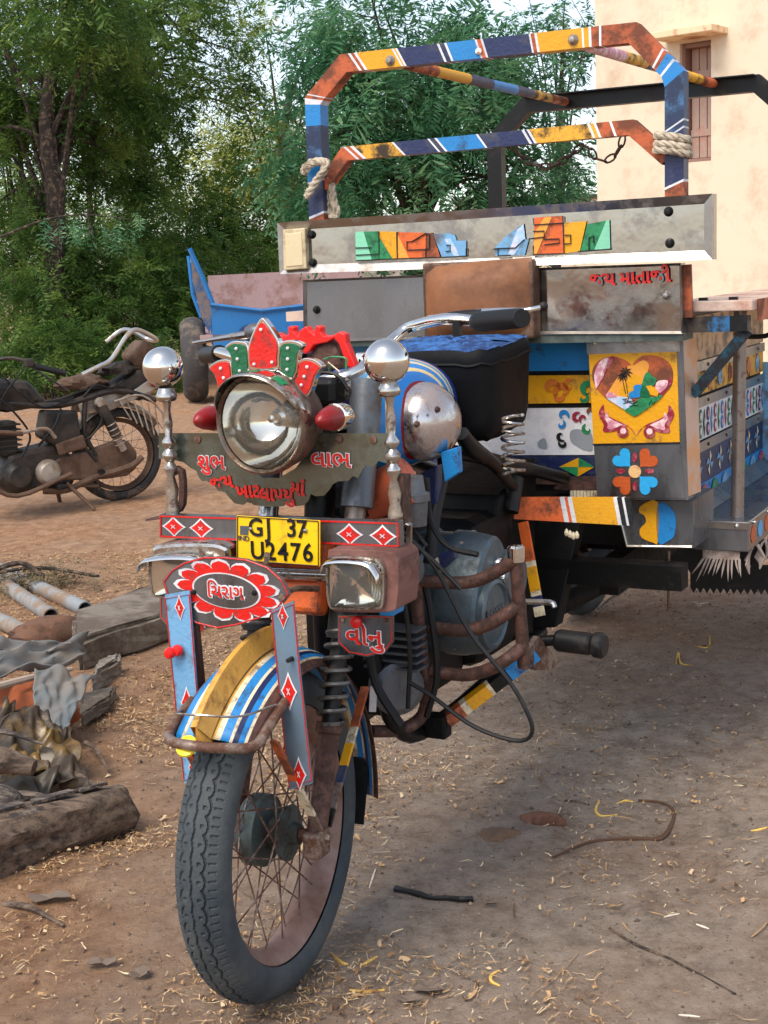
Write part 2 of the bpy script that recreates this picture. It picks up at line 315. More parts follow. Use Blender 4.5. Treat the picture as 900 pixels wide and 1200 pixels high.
tag(litter('twig_litter', 420, .07, .0012, island_mat('dry_twig', [(0, S(72, 54, 42)), (.6, S(128, 96, 68)), (1, S(176, 140, 100))]), (-2.4, 2.6, -.6, 6.5), lambda x, y: .3+0*x), 'thin dry twigs lying about the yard', 'twigs', kind='stuff')
def clods(n, area):
    x = rng.uniform(area[0], area[1], n); y = rng.uniform(area[2], area[3], n); r = np.minimum(.0017*rng.lognormal(0, .7, n), .006)
    o6 = np.array([[1, 0, 0], [0, 1, 0], [-1, 0, 0], [0, -1, 0], [0, 0, .8], [0, 0, -.6]]); v = o6[None]*r[:, None, None]*rng.uniform(.6, 1.4, (n, 6, 1)); v += np.stack([x, y, height(x, y)+r*.3], -1)[:, None]
    f = np.array([[0, 1, 4], [1, 2, 4], [2, 3, 4], [3, 0, 4], [1, 0, 5], [2, 1, 5], [3, 2, 5], [0, 3, 5]]); f = (np.arange(n)[:, None, None]*6+f[None]).reshape(-1, 3)
    return np_mesh('earth_crumbs', v.reshape(-1, 3), f, island_mat('earth_crumb', [(0, S(80, 66, 56)), (.6, S(124, 104, 88)), (1, S(160, 140, 120))]))
tag(clods(26000, (-1.6, 2.2, -.6, 4)), 'loose crumbs of earth and grit on the ground', 'earth crumbs', kind='stuff')
# ================================================================ house
(ho, ha) = ((2.0563, 9.0000, 0), R(-40.000))
house = thing('house', 'cream plastered house wall with a shuttered window, behind the cage on the right', 'house', ho, ha)
plaster = mat('cream_plaster', S(222, 208, 184), .9, 0, .08, 2.5, S(196, 168, 142), .16, 3.2, .25, 30, spec=.1, hard=.25)
wx0, wx1 = .70, .955; wz0, wz1 = 2.03, 2.90
hw = MB()
for c_, d_ in (((.33, .125, 2.6), (.74-.02, .25, 5.2)), ): pass
def wallbox(x0, x1, z0, z1): hw.box(((x0+x1)/2, .15, (z0+z1)/2), (x1-x0, .30, z1-z0))
wallbox(-.03, wx0, 0, 5.2); wallbox(wx1, 5.0, 0, 5.2); wallbox(wx0, wx1, 0, wz0); wallbox(wx0, wx1, wz1, 5.2)
hw.build('wall', plaster, house)
MB().box((-.015, 2.4, 2.6), (.03, 4.2, 5.2)).build('end_wall', plaster, house)
pinkw = mat('faded_pink_wood', S(176, 150, 136), .6, 0, .12, 10, S(180, 130, 112), .3, 8, .15, 60)
wd = MB().box(((wx0+wx1)/2, .16, (wz0+wz1)/2), (wx1-wx0, .02, wz1-wz0)).build('window', pinkw, house)
for x in (wx0+.012, wx1-.012): MB().box((x, .10, (wz0+wz1)/2), (.024, .12, wz1-wz0)).build('window_frame', mat('brown_window_frame', S(140, 106, 94), .6, 0, .15, 10) if x < .8 else bpy.data.materials['brown_window_frame'], wd)
for z in (wz0+.012, wz1-.02): MB().box(((wx0+wx1)/2, .098, z), (wx1-wx0-.05, .115, .03)).build('window_frame', bpy.data.materials['brown_window_frame'], wd)
nb_ = 3
for i in range(nb_):
    w_ = (wx1-wx0-.06)/nb_; MB().box((wx0+.03+w_*(i+.5), .135, (wz0+wz1)/2), (w_-.006, .02, wz1-wz0-.07)).build('shutter_board', pinkw, wd, bevel=.003)
for z in (2.25, 2.68): MB().box(((wx0+wx1)/2, .122, z), (wx1-wx0-.06, .01, .05)).build('shutter_batten', pinkw, wd)
MB().box((.84, -.11, 2.945), (.50, .30, .05)).build('sunshade', mat('sunshade_plaster', S(236, 206, 170), .9, 0, .12, 5, S(180, 130, 100), .3, 6, spec=.1), house, bevel=.006)
MB().box((2.4, -.2, 5.3), (5.2, .9, .18)).build('roof_slab', plaster, house)
# ---------------------------------------------------------------- far walls
fw = MB().box((0, 0, .9), (9, .3, 1.8)).build('boundary_wall', mat('grey_block_wall', S(176, 166, 160), .9, 0, .2, 2, S(130, 122, 116), .35, 3), loc=(-3.2, 33, .3)); fw.rotation_euler.z = R(-4)
MB().box((0, 0, 1.83), (9.1, .4, .08)).build('coping', plaster, fw)
tag(fw, 'low grey block wall far behind the bushes on the left', 'wall')
fw2 = MB().box((0, 0, 1.3), (5.0, .3, 2.6)).build('compound_wall', plaster, loc=(4.6, 30, .1)); fw2.rotation_euler.z = R(6)
MB().box((0, 0, 2.65), (5.1, .4, .1)).build('coping', rust, fw2)
for i in range(5): MB().box((-2.0+i*1.0, -.17, 1.3), (.22, .06, 2.5)).build('pier', plaster, fw2)
tag(fw2, 'pale compound wall far off between the tree and the house', 'wall')
# ================================================================ trees and bushes
def foliage_mat(name, dark, mid, light):
    m = bpy.data.materials.new(name); m.use_nodes = True; N_ = m.node_tree.nodes; L_ = m.node_tree.links; p_ = N_['Principled BSDF']; p_.inputs['Roughness'].default_value = .55; p_.inputs['Specular IOR Level'].default_value = .35
    g_ = N_.new('ShaderNodeNewGeometry'); t_ = N_.new('ShaderNodeTexCoord'); n_ = N_.new('ShaderNodeTexNoise'); n_.inputs['Scale'].default_value = 2.2; n_.inputs['Detail'].default_value = 3; L_.new(t_.outputs['Object'], n_.inputs['Vector'])
    a_ = N_.new('ShaderNodeMath'); a_.operation = 'MULTIPLY_ADD'; L_.new(g_.outputs['Random Per Island'], a_.inputs[0]); a_.inputs[1].default_value = .35
    b_ = N_.new('ShaderNodeMapRange'); b_.inputs['From Min'].default_value = .3; b_.inputs['From Max'].default_value = .7; b_.inputs['To Max'].default_value = .65; L_.new(n_.outputs['Fac'], b_.inputs['Value']); L_.new(b_.outputs[0], a_.inputs[2])
    r_ = N_.new('ShaderNodeValToRGB'); L_.new(a_.outputs[0], r_.inputs[0])
    for i, (q, c) in enumerate(((0, dark), (.5, mid), (1, light))):
        e = r_.color_ramp.elements[i] if i < 2 else r_.color_ramp.elements.new(q); e.position = q; e.color = c
    L_.new(r_.outputs[0], p_.inputs['Base Color'])
    tr = N_.new('ShaderNodeBsdfTranslucent'); L_.new(r_.outputs[0], tr.inputs[0]); x_ = N_.new('ShaderNodeMixShader'); x_.inputs[0].default_value = .5
    L_.new(p_.outputs[0], x_.inputs[1]); L_.new(tr.outputs[0], x_.inputs[2]); L_.new(x_.outputs[0], N_['Material Output'].inputs[0]); return m
def frond_template(pairs, lw):
    q = []
    for i in range(pairs):
        t = .12+.88*i/(pairs-1); z = -.30*t*t; ll = .30*math.sin(math.pi*(.15+.8*t))**.7
        for s in (-1, 1):
            d = np.array([.45, s*.9, -.18]); d /= np.linalg.norm(d); w = np.array([lw, 0, 0]); b = np.array([t, 0, z])
            q.append([b, b+d*ll*.5+w, b+d*ll, b+d*ll*.5-w])
    q.append([np.array([0, -.006, 0]), np.array([0, .006, 0]), np.array([1, .003, -.3]), np.array([1, -.003, -.3])])
    return np.array(q)                                  # K,4,3
FT = frond_template(11, .040); FT2 = frond_template(8, .034)
def fronds(name, C, D, ln, m, parent, T=FT):
    n = len(C); D = D/np.linalg.norm(D, axis=1, keepdims=True); up = np.tile([0, 0, 1.0], (n, 1))+rng.normal(0, .35, (n, 3))
    Y = np.cross(up, D); Y /= np.linalg.norm(Y, axis=1, keepdims=True)+1e-9; Z = np.cross(D, Y)
    M_ = np.stack([D, Y, Z], -1)*ln[:, None, None]      # columns
    var = []                                            # six jittered leaves of the kind: leaflets missing, twisted, of unequal length
    for _ in range(6):
        J = T.copy(); b = J[:-1, :1].copy(); J[:-1] = b+(J[:-1]-b)*rng.uniform(.35, 1.25, (len(J)-1, 1, 1)); J[:-1, 1:] += rng.normal(0, .03, (len(J)-1, 1, 3)); J[:, :, 1] += .12*rng.normal()*J[:, :, 0]**2; J[:, :, 2] -= abs(rng.normal(0, .15))*J[:, :, 0]**2
        k = rng.random(len(J)-1) < .12; J[:-1][k] = b[k]+(J[:-1][k]-b[k])*.15; var.append(J)
    Q = np.einsum('nij,nkvj->nkvi', M_, np.array(var)[rng.integers(0, 6, n)])
    P = Q+C[:, None, None, :]; P[..., 2] -= .12*(Q[..., 0:2]**2).sum(-1)/ln[:, None, None]
    f = np.arange(P.size//3).reshape(-1, 4); return np_mesh(name, P.reshape(-1, 3), f, m, parent)
DEP = 1662.4
def plant(name, label, cat_, blobs, ln, m, trunk=None, n_cl=40, per=11, group=None, stems=0, T=FT, barkm=None, shell=.35, limbs=10, droop=-.25):
    base = V(trunk[0][0]) if trunk else V(W0(blobs[0]))
    o = thing(name, label, cat_, (base.x, base.y, 0), 0, group); base = np.array([base.x, base.y, 0.0])
    C = []; D = []; cl_all = []
    tot = sum(b[3]*b[4] for b in blobs)
    for (c, Y, dr, rx, ry) in blobs:
        k = (Y+2.47)/DEP; rad = np.array([rx*k, dr, ry*k]); nc = max(4, int(n_cl*rx*ry/tot))
        u = rng.normal(0, 1, (nc, 3)); u /= np.linalg.norm(u, axis=1, keepdims=True); r = (shell+(1-shell)*rng.random((nc, 1)))**.6
        cl = np.array(c)+u*r*rad; cl[:, 2] = np.maximum(cl[:, 2], .05)
        cl_all.append(cl)
        for q, dd in zip(cl, u):
            d = rng.normal(0, 1, (per, 3))*.8+dd*.7+np.array([0, 0, droop]); C.append(q+rng.normal(0, 1, (per, 3))*ln*.28); D.append(d)
    C = np.concatenate(C)-base; D = np.concatenate(D); fronds('crown', C, D, ln*rng.uniform(.6, 1.25, len(C)), m, o, T)
    b_ = MB(); cl_all = np.concatenate(cl_all)-base
    if trunk:
        P = [V(p) for p, _ in trunk]; rs = [r for _, r in trunk]; P = [p-V(base) for p in P]; pp = cat(P, 5); b_.tube([p+V(random.uniform(-.02, .02), random.uniform(-.02, .02), 0) for p in pp], list(np.interp(np.linspace(0, 1, len(pp)), np.linspace(0, 1, len(rs)), rs)), 9)
        for q in cl_all[rng.permutation(len(cl_all))[:limbs]]:
            t = .35+.6*random.random(); s = pp[int(t*(len(pp)-1))]; e = V(q); md = s.lerp(e, .5)+V(0, 0, .12*(e-s).length)
            r0 = rs[-1]*.5+.008; b_.tube([s, md, e], [r0, r0*.6, .006], 6, smooth=5)
            for _ in range(3):
                e2 = e+V(random.gauss(0, .3), random.gauss(0, .3), random.gauss(-.05, .25)); b_.tube([md.lerp(e, random.uniform(.2, .9)), e2], [.006, .002], 4)
        b_.build('trunk', barkm or bark, o, smooth=True)
    else:
        for q in cl_all[rng.permutation(len(cl_all))[:max(limbs, 4)]]:
            e = V(q); s = V(e.x*.35+random.uniform(-.1, .1), e.y*.35, 0); b_.tube([s, s.lerp(e, .5)+V(0, 0, .08), e], [.014, .009, .004], 5, smooth=4)
        b_.build('stem', barkm or bark, o, smooth=True)
    return o
def W0(b): return (b[0][0], b[0][1], 0)
bark = mat('dark_bark', S(46, 38, 34), .9, 0, .4, 14, S(110, 92, 78), .3, 18, .6, 40)
f_dark = foliage_mat('dark_leaves', S(38, 64, 30), S(80, 114, 50), S(150, 170, 82))
f_teal = foliage_mat('blue_green_leaves', S(34, 78, 54), S(76, 130, 90), S(150, 186, 134))
f_mid = foliage_mat('mid_green_leaves', S(46, 80, 36), S(92, 128, 56), S(168, 180, 88))
f_light = foliage_mat('sunlit_tint_leaves', S(112, 130, 56), S(164, 172, 84), S(214, 206, 120))  # sunlight on the far bush is put into this lighter leaf colour
f_light2 = foliage_mat('olive_leaves', S(80, 104, 44), S(134, 154, 70), S(200, 204, 116))  # lighter olive puts sunlit patches into the leaf colour
plant('thorn_tree', 'dark feathery tree with a thick trunk at the far left', 'tree', [((-3.5810, 16.0000, 4.0752), 16, 1.3, 130, 110), ((-4.2016, 15.5000, 2.8151), 15.5, 1.0, 70, 90), ((-3.0895, 16.5000, 3.2749), 16.5, 1.0, 80, 70), ((-3.3237, 14.5000, 4.4174), 14.5, 1.0, 120, 50)], .42, f_dark, [((-3.6455, 15.0000, 0.2053), .15), ((-3.6266, 15.0000, 1.2404), .13), ((-3.5592, 15.0000, 2.3534), .115), ((-3.5540, 15.0000, 3.4449), .09), ((-3.4192, 16.0000, 4.7836), .06)], 240, 13, limbs=34)
plant('thorn_tree', 'tall feathery tree with a slender dark trunk behind the motorcycle', 'tree', [((-2.5626, 18.0000, 4.5443), 18, 1.3, 120, 80), ((-2.0916, 18.5000, 3.5457), 18.5, 1.0, 80, 60), ((-3.0905, 18.0000, 3.7649), 18, 1.0, 60, 70), ((-2.8365, 17.0000, 4.9404), 17, 1.0, 110, 40)], .42, f_mid, [((-3.0797, 18.0000, 0.0854), .10), ((-3.0575, 18.0000, 1.6550), .09), ((-2.9482, 18.0000, 3.4130), .075), ((-2.8298, 18.0000, 4.4411), .06), ((-2.5029, 18.0000, 5.4432), .04)], 120, 12, limbs=34)
plant('thorn_tree', 'broad blue-green feathery tree seen through the roof cage', 'tree', [((0.5317, 10.0000, 2.7907), 10, 1.0, 120, 100), ((-0.0007, 10.0000, 2.2469), 10, .8, 80, 90), ((1.2194, 10.5000, 2.7500), 10.5, .9, 90, 80), ((0.7217, 10.0000, 2.0042), 10, .8, 110, 70), ((1.7152, 11.0000, 2.2521), 11, .7, 60, 55), ((0.2625, 10.0000, 3.2883), 10, .8, 110, 60), ((1.5039, 11.0000, 3.2476), 11, .6, 70, 45)], .36, f_teal, [((0.6742, 10.5000, 0.1251), .13), ((0.6350, 10.5000, 1.2074), .11), ((0.7409, 10.5000, 2.0313), .08), ((0.6913, 10.5000, 2.7707), .05)], 215, 12, limbs=40)
plant('thorn_tree', 'pale green feathery tree far behind the left cage post', 'tree', [((-0.9509, 21.0000, 4.8066), 21, 1.2, 90, 75), ((-1.6949, 21.0000, 3.6510), 21, 1.0, 70, 50), ((-0.6193, 21.5000, 3.6565), 21.5, 1.0, 60, 60)], .42, f_light2, [((-1.3475, 21.0000, -0.1863), .1), ((-1.2733, 21.0000, 2.2932), .08), ((-0.9777, 21.0000, 4.2836), .05)], 26, 10, limbs=12)
plant('thorn_tree', 'sparse twiggy tree top against the white sky beside the house', 'tree', [((2.5055, 14.0000, 3.9673), 14, .5, 45, 25), ((2.2594, 14.0000, 3.5652), 14, .5, 50, 25), ((2.6208, 14.0000, 2.3413), 14, .5, 40, 40), ((2.7380, 14.0000, 3.6383), 14, .5, 30, 30)], .34, f_teal, [((2.2888, 14.0000, 0.2350), .06), ((2.3700, 14.0000, 1.8776), .05), ((2.4519, 14.0000, 3.6495), .02)], 26, 9, limbs=12)
plant('thorn_tree', 'thin bare-stemmed sapling at the very left edge of the picture', 'tree', [((-4.4236, 17.0000, 4.0318), 17, .8, 40, 70)], .36, f_mid, [((-4.6630, 17.0000, 0.2168), .05), ((-4.5847, 17.0000, 1.7065), .045), ((-4.4044, 17.0000, 3.0435), .035), ((-4.4300, 17.0000, 4.3573), .02)], 22, 9, limbs=10)
plant('thorn_tree', 'thin leaning sapling between the two dark trunks at the left', 'tree', [((-3.6428, 19.0000, 4.0199), 19, .8, 50, 60)], .38, f_light2, [((-4.1662, 19.0000, 0.0623), .06), ((-3.9409, 19.0000, 1.7000), .05), ((-3.8737, 19.0000, 2.9354), .04), ((-3.5419, 19.0000, 4.3762), .02)], 22, 9, limbs=10)
BG = 'bushes along the edge of the yard'
for lab, bl, mm, ncl, ln_ in (
    ('dark leafy bush under the thick-trunked tree at the left edge', [((-3.9207, 15.0000, 0.9437), 15, .8, 80, 60), ((-3.7761, 15.5000, 1.5550), 15.5, .7, 70, 50)], f_dark, 120, .32),
    ('dense green bush behind the motorcycle seat', [((-2.8654, 15.5000, 0.8854), 15.5, .8, 80, 65), ((-2.4696, 16.0000, 1.5045), 16, .7, 60, 60)], f_dark, 125, .34),
    ('light feathery bush just left of the blue trailer rail', [((-2.0996, 17.5000, 1.4954), 17.5, .8, 75, 80), ((-2.5958, 18.0000, 2.2299), 18, .8, 60, 50)], f_mid, 120, .36),
    ('pale arching bush behind the blue trailer', [((-1.3256, 18.5000, 1.8954), 18.5, .8, 60, 55), ((-0.8287, 19.0000, 2.4455), 19, .8, 40, 40)], f_mid, 85, .38),
    ('low dark scrub on the ground behind the motorcycle handlebar', [((-3.5216, 14.0000, 0.5194), 14, .6, 90, 28), ((-2.5793, 14.5000, 0.3509), 14.5, .6, 60, 24)], f_dark, 100, .28),
    ('olive dry-leaved bush among the green bushes behind the motorcycle', [((-3.4685, 16.5000, 1.1576), 16.5, .6, 40, 35), ((-2.3578, 17.0000, 1.0474), 17, .6, 40, 30)], f_light2, 34, .30),
    ('bush coloured yellow as if sunlit in front of the far grey wall', [((-2.4771, 29.0000, 3.9126), 29, 1.2, 60, 45), ((-1.7441, 30.0000, 3.3133), 30, 1.0, 40, 25), ((-3.3313, 29.0000, 3.4976), 29, 1.2, 50, 40)], f_light, 70, .55),
    ('distant green bush left of the thin trunk', [((-5.3645, 26.0000, 2.8132), 26, 1.5, 90, 70), ((-6.5735, 26.0000, 2.3685), 26, 1.5, 60, 60)], f_mid, 80, .55)):
    plant('bush', lab, 'bush', bl, ln_, mm, None, ncl, 12, BG)
sprig = thing('hanging_branch', 'blue-green branch of large drooping leaflets below the left tree', 'branch', (-2.9102, 13.0000, 1.9421))
sc_ = np.array([[-.30+.115*i, .0, .06*math.sin(i*.9)+.02] for i in range(9)]); sd_ = np.stack([rng.normal(.25, .2, 9), rng.normal(-.3, .3, 9), np.full(9, -.8)], -1)
fronds('leaves', np.repeat(sc_, 3, 0)+rng.normal(0, .03, (27, 3)), np.repeat(sd_, 3, 0)+rng.normal(0, .25, (27, 3)), np.full(27, .30), f_teal, sprig, FT2)
MB().tube([(-.9, .3, -.1), (-.35, 0, .05), (.1, 0, .09), (.68, 0, .0)], [.014, .01, .007, .004], 6, smooth=5).build('twig', bark, sprig, smooth=True)

# ================================================================ cargo rickshaw: motorcycle front end (x = to its left, y = to its rear)
rk = thing('cargo_rickshaw', 'painted three-wheeled motorcycle cargo rickshaw with lotus-crowned headlight, parked in the middle', 'rickshaw', (0, 0, 0), -YAW)
# ---- front wheel, steered a few degrees
WC = V(0, 0.03, 0.307); RT = 0.307; ST = R(5)
wheel = thing('front_wheel', None, None); wheel.parent = rk; wheel.location = WC; wheel.rotation_euler = (0, 0, ST)
def tyre_mesh(Rt, w, h, pitches, nl, name, mat_, parent, tread=True):
    na = pitches*(16 if nl > 60 else 10); G = []
    tau = 2*math.pi
    for i in range(na):
        a = tau*i/na; row = []; ph = pitches*a
        for j in range(nl+1):
            q = -1+2*j/nl                                   # -1..1 across the section, bead to bead
            al = math.copysign(abs(q)/.8*R(72) if abs(q) < .8 else R(72)+(abs(q)-.8)/.2*R(56), q) if nl > 60 else q*R(128)
            x = math.sin(al)*w/2; rr = Rt-h/2+math.cos(al)*h/2*1.02
            crown = abs(al) < R(72)
            if crown and tread:
                s = al*w/2                                   # lateral arc length
                d = 0.0
                if abs(s-0.0010*math.sin(ph)) < 0.0020: d = 0.0042
                for side in (-1, 1):
                    e = side*(0.0195+0.0052*abs(math.sin(ph/2)))
                    if abs(s-e) < 0.0021: d = 0.0046
                    pa = (ph/tau) % 1.0
                    c = math.hypot((pa-0.5)*tau*Rt/pitches, s-side*0.0135)
                    if c < 0.0034: d = max(d, 0.0036)
                    if 0.030 < abs(s) < 0.046 and ((pa*2) % 1 < 0.22): d = max(d, 0.0030)
                    if 0.0155 < abs(s) < 0.021 and pa < 0.11: d = max(d, 0.0044)
                rr -= d*math.cos(al); x -= d*math.sin(al)
            row.append(V(x, rr*math.sin(a), rr*math.cos(a)))
        G.append(row)
    return MB().grid(G, closeu=True).build(name, mat_, parent, smooth=True, angle=35)
tyre_m = mat('dusty_tyre_rubber', S(46, 56, 64), 0.7, 0, 0.3, 14, S(86, 88, 86), 0.28, 9, 0.25, 200, hard=0.35)
rimsteel = mat('dusty_rim', S(150, 122, 112), 0.5, 0.35, 0.35, 18, S(112, 78, 62), 0.42, 12, 0.2, 100, hard=0.3)
tyre_mesh(RT, 0.098, 0.084, 62, 110, 'tyre', tyre_m, wheel)
rp = [(0.236, -0.036), (0.240, -0.033), (0.234, -0.026), (0.222, -0.014), (0.219, 0), (0.222, 0.014), (0.234, 0.026), (0.240, 0.033), (0.236, 0.036), (0.229, 0.030), (0.214, 0.014), (0.211, 0), (0.214, -0.014), (0.229, -0.030), (0.236, -0.036)]
MB().lathe(rp, (0, 0, 0), (1, 0, 0), 72).build('rim', rimsteel, wheel, smooth=True)
hubm = mat('hub_alloy', S(74, 86, 84), 0.5, 0.3, 0.3, 14, S(54, 46, 40), 0.4, 14)
MB().lathe([(0, -0.058), (0.03, -0.058), (0.062, -0.05), (0.067, -0.044), (0.067, -0.012), (0.05, -0.006), (0.03, 0.0), (0.026, 0.022), (0.05, 0.026), (0.052, 0.034), (0.022, 0.04), (0.018, 0.055), (0, 0.055)], (0, 0, 0), (1, 0, 0), 32).build('hub', hubm, wheel, smooth=True)
for i in range(36):
    s = -1 if i % 2 else 1; a = 2*math.pi*i/36; off = R(62)*(1 if (i//2) % 2 else -1)
    rh = 0.05 if s > 0 else 0.06
    MB().tube([V(s*(0.03 if s > 0 else 0.04), rh*math.sin(a+off), rh*math.cos(a+off)), V(s*0.006, 0.216*math.sin(a), 0.216*math.cos(a))], 0.0017, 5).build('spoke', rustl, wheel)
MB().lathe([(0, 0.05), (0.012, 0.05), (0.012, 0.092), (0.02, 0.092), (0.02, 0.108), (0.009, 0.108), (0.009, 0.116), (0, 0.116)], (0, 0, 0), (1, 0, 0), 6).build('axle_nut', rustl, wheel)
MB().lathe([(0, 0.05), (0.012, 0.05), (0.012, 0.092), (0.02, 0.092), (0.02, 0.108), (0, 0.108)], (0, 0, 0), (-1, 0, 0), 6).build('axle_nut', rustl, wheel)
# ---- front mudguard: striped paint laid along its length
def fpt(a, q, r=0.345, w=0.083):
    t = R(a); x = q*w; rr = r-0.034*abs(q)**2.6
    p = V(x, -rr*math.sin(t), rr*math.cos(t)); return WC+Matrix.Rotation(ST, 3, 'Z') @ p
fm = [rust, sky_blue, cream, ochre, blue, cream, navy, blue, cream, sky_blue, rust]
bands = [(-1, -.84, 0), (-.84, -.6, 4), (-.6, -.5, 8), (-.5, -.3, 1), (-.3, -.12, 4), (-.12, -.02, 0), (-.02, .14, 1), (.14, .22, 3), (.22, .34, 2), (.34, .52, 7), (.52, .58, 5), (.58, .68, 6), (.68, .78, 7), (.78, .83, 5), (.83, 1, 0)]
g = MB()
for q0, q1, mi in bands:
    g.grid([[fpt(-98+i*3.5, q) for q in (q0, (q0+q1)/2, q1)] for i in range(41)], m=mi)
mud = g.build('front_mudguard', fm, rk, smooth=True)
so = mud.modifiers.new('thick', 'SOLIDIFY'); so.thickness = 0.002; so.offset = -1
MB().grid([[fpt(-6+i*2.3, q, 0.345+h, 0.083) for q, h in ((-.20, .0), (-.13, .038), (.02, .040), (.17, .004))] for i in range(22)]).build('ridge', ochre, mud, smooth=True)
MB().prism([fpt(42, 0, .386), fpt(44.5, -.12, .35), fpt(44.5, .12, .35)], (0, .02, .0)).build('ridge_tip', ochre, mud)
MB().tube([fpt(24, -.96, .342), fpt(32, -.99, .350), fpt(40, -.95, .358), fpt(44.5, -.65, .362), fpt(46, 0, .363), fpt(45, .6, .361), fpt(41, 1.0, .356), fpt(32, 1.06, .350), fpt(20, 1.06, .343), fpt(10, 1.03, .335)], 0.0092, 10, smooth=5).build('bumper_tube', rustl, mud, smooth=True)
MB().tube([fpt(30, -.97, .352), fpt(36, -.8, .372), fpt(39, -.4, .388), fpt(39.5, .1, .392), fpt(36, .75, .38), fpt(24, 1.03, .355)], 0.0022, 6, smooth=5).build('wire_hoop', oldchrome, mud, smooth=True)
MB().lathe([(0, .006), (.019, .004), (.02, 0), (0, 0)], fpt(45.5, -.28, .352), (fpt(45.5, -.28, .39)-fpt(45.5, -.28, .352)), 20).build('yellow_reflector', mat('yellow_reflector', S(250, 215, 30), 0.3), mud, smooth=True)
RW = lambda x, y, z: WC+Matrix.Rotation(ST, 3, 'Z') @ V(x, y, z)
def striped_bar(name, a, b, w, t, cols, parent, up=(0, 1, 0), slant=0.0):
    a, b = V(a), V(b); m = MB(); ml = [c for _, c in cols]; t0 = 0
    for k, (t1, _) in enumerate(cols):
        m.beam(a.lerp(b, t0), a.lerp(b, t1), w, t, up, m=k); t0 = t1
    return m.build(name, ml, parent)
striped_bar('mudguard_stay', RW(.100, .02, .012), RW(.096, .235, .215), .017, .006, [(.12, black), (.3, rustl), (.42, navy), (.58, yellow), (.7, cream), (1, rustorange)], mud)
striped_bar('mudguard_stay', RW(.098, -.005, .012), RW(.094, -.16, .235), .016, .006, [(.2, rustl), (.5, cream), (.66, orange), (.8, rustorange), (1, rustorange)], mud)
striped_bar('mudguard_stay', RW(-.098, -.005, .012), RW(-.094, -.16, .235), .016, .006, [(.5, rustl), (1, rustorange)], mud)
MB().prism([RW(.05, .30, -.10), RW(-.05, .30, -.10), RW(-.055, .335, .03), RW(.055, .335, .03)], (0, .004, 0)).build('mud_flap', plastic, mud)
MB().beam(RW(.088, .285, .15), RW(.092, .287, .2), .01, .014).build('flap_clip', white, mud)
# ---- fork legs with exposed springs
for s in (1, -1):
    top = V(s*.098, .30, 1.10); bot = V(s*.088, .035, .30); d = (bot-top)
    P = lambda t: top+d*t
    leg = MB().tube([P(0), P(.52)], .020, 16).build('fork_tube', oldchrome if s < 0 else rustl, rk, smooth=True)
    MB().tube([P(.30), P(.48)], .027, 16).build('spring_cover', rustl, leg, smooth=True)
    MB().tube([P(.47), P(.56)], .0265, 16).build('rubber_boot', plastic, leg, smooth=True)
    a, b, ax = basis(d); n = 150; tr = 7.5
    coil = [P(.53+.22*i/n)+(a*math.cos(2*math.pi*tr*i/n)+b*math.sin(2*math.pi*tr*i/n))*.0255 for i in range(n+1)]
    MB().tube(coil, .0042, 6).build('coil_spring', mat('spring_steel', S(110, 108, 106), .45, .6, .3, 30, S(52, 46, 42), .4, 30) if s > 0 else bpy.data.materials['spring_steel'] if 'spring_steel' in bpy.data.materials else rustl, leg, smooth=True)
    MB().tube([P(.52), P(.76)], .0165, 12).build('spring_rod', plastic, leg, smooth=True)
    low = MB().tube([P(.745), P(.765), P(.77), P(.96), P(1.0)], [.026, .026, .021, .018, .02], 16).build('slider', rust, leg, smooth=True)
    MB().box(P(1.0)+V(0, 0, -.005), (.034, .05, .05)).build('axle_clamp', rustl, leg, bevel=.006)
MB().box((0, .215, .845), (.24, .05, .04)).build('lower_fork_crown', rustl, rk, bevel=.008)
MB().box((0, .30, 1.10), (.25, .07, .03)).build('upper_fork_crown', oldchrome, rk, bevel=.008)
MB().tube([(0, .30, 1.13), (0, .25, .82)], .03, 16).build('steering_head', black, rk, smooth=True)
for s in (1, -1): MB().tube([(s*.102, .285, 1.12), (s*.105, .215, .89)], .031, 20).build('fork_shroud', alloy, rk, smooth=True)
MB().beam((0, .13, .70), (0, .18, .84), .14, .05).build('mudguard_bracket', orange, rk, bevel=.01)
MB().tube([(-.09, .12, .775), (.14, .12, .78)], .012, 10).build('cross_tube', oldchrome, rk, smooth=True)
# ---- headlight
HC = V((-0.0069, 0.0750, 1.0627)); hl = MB()
hl.lathe([(.085, .0), (.0925, -.004), (.0945, .012), (.091, .03), (.089, .05), (.082, .085), (.060, .125), (.03, .145), (0, .15)], HC, (0, 1, 0), 48)
head = hl.build('headlight', mat('headlight_shell', S(126, 108, 96), .32, .7, .3, 20, S(90, 58, 42), .45, 16, .15, 60), rk, smooth=True)
MB().lathe([(.0835, -.003), (.089, -.010), (.0935, -.004), (.095, .006)], HC, (0, 1, 0), 48).build('bezel', mat('rusty_bezel', S(150, 134, 118), .25, .9, .3, 30, S(96, 62, 44), .4, 20), head, smooth=True)
refl = mat('lamp_reflector', S(225, 220, 208), .07, 1, .1, 8, None, .3, 12, .25, 14, rvar=.04)
MB().lathe([(.0835, .002), (.077, .018), (.06, .042), (.035, .060), (.012, .068), (0, .069)], HC, (0, 1, 0), 48).build('reflector', refl, head, smooth=True)
MB().lathe([(0, .012), (.007, .015), (.009, .024), (.009, .036), (.016, .040), (.019, .052), (.019, .068)], HC+V(.012, 0, .006), (0, 1, 0), 20).build('bulb', oldchrome, head, smooth=True)
MB().lathe([(.0838, .0), (.076, -.009), (.06, -.017), (.035, -.022), (0, -.024)], HC, (0, 1, 0), 48).build('lens', frost, head, smooth=True)
vz = MB()
G = []
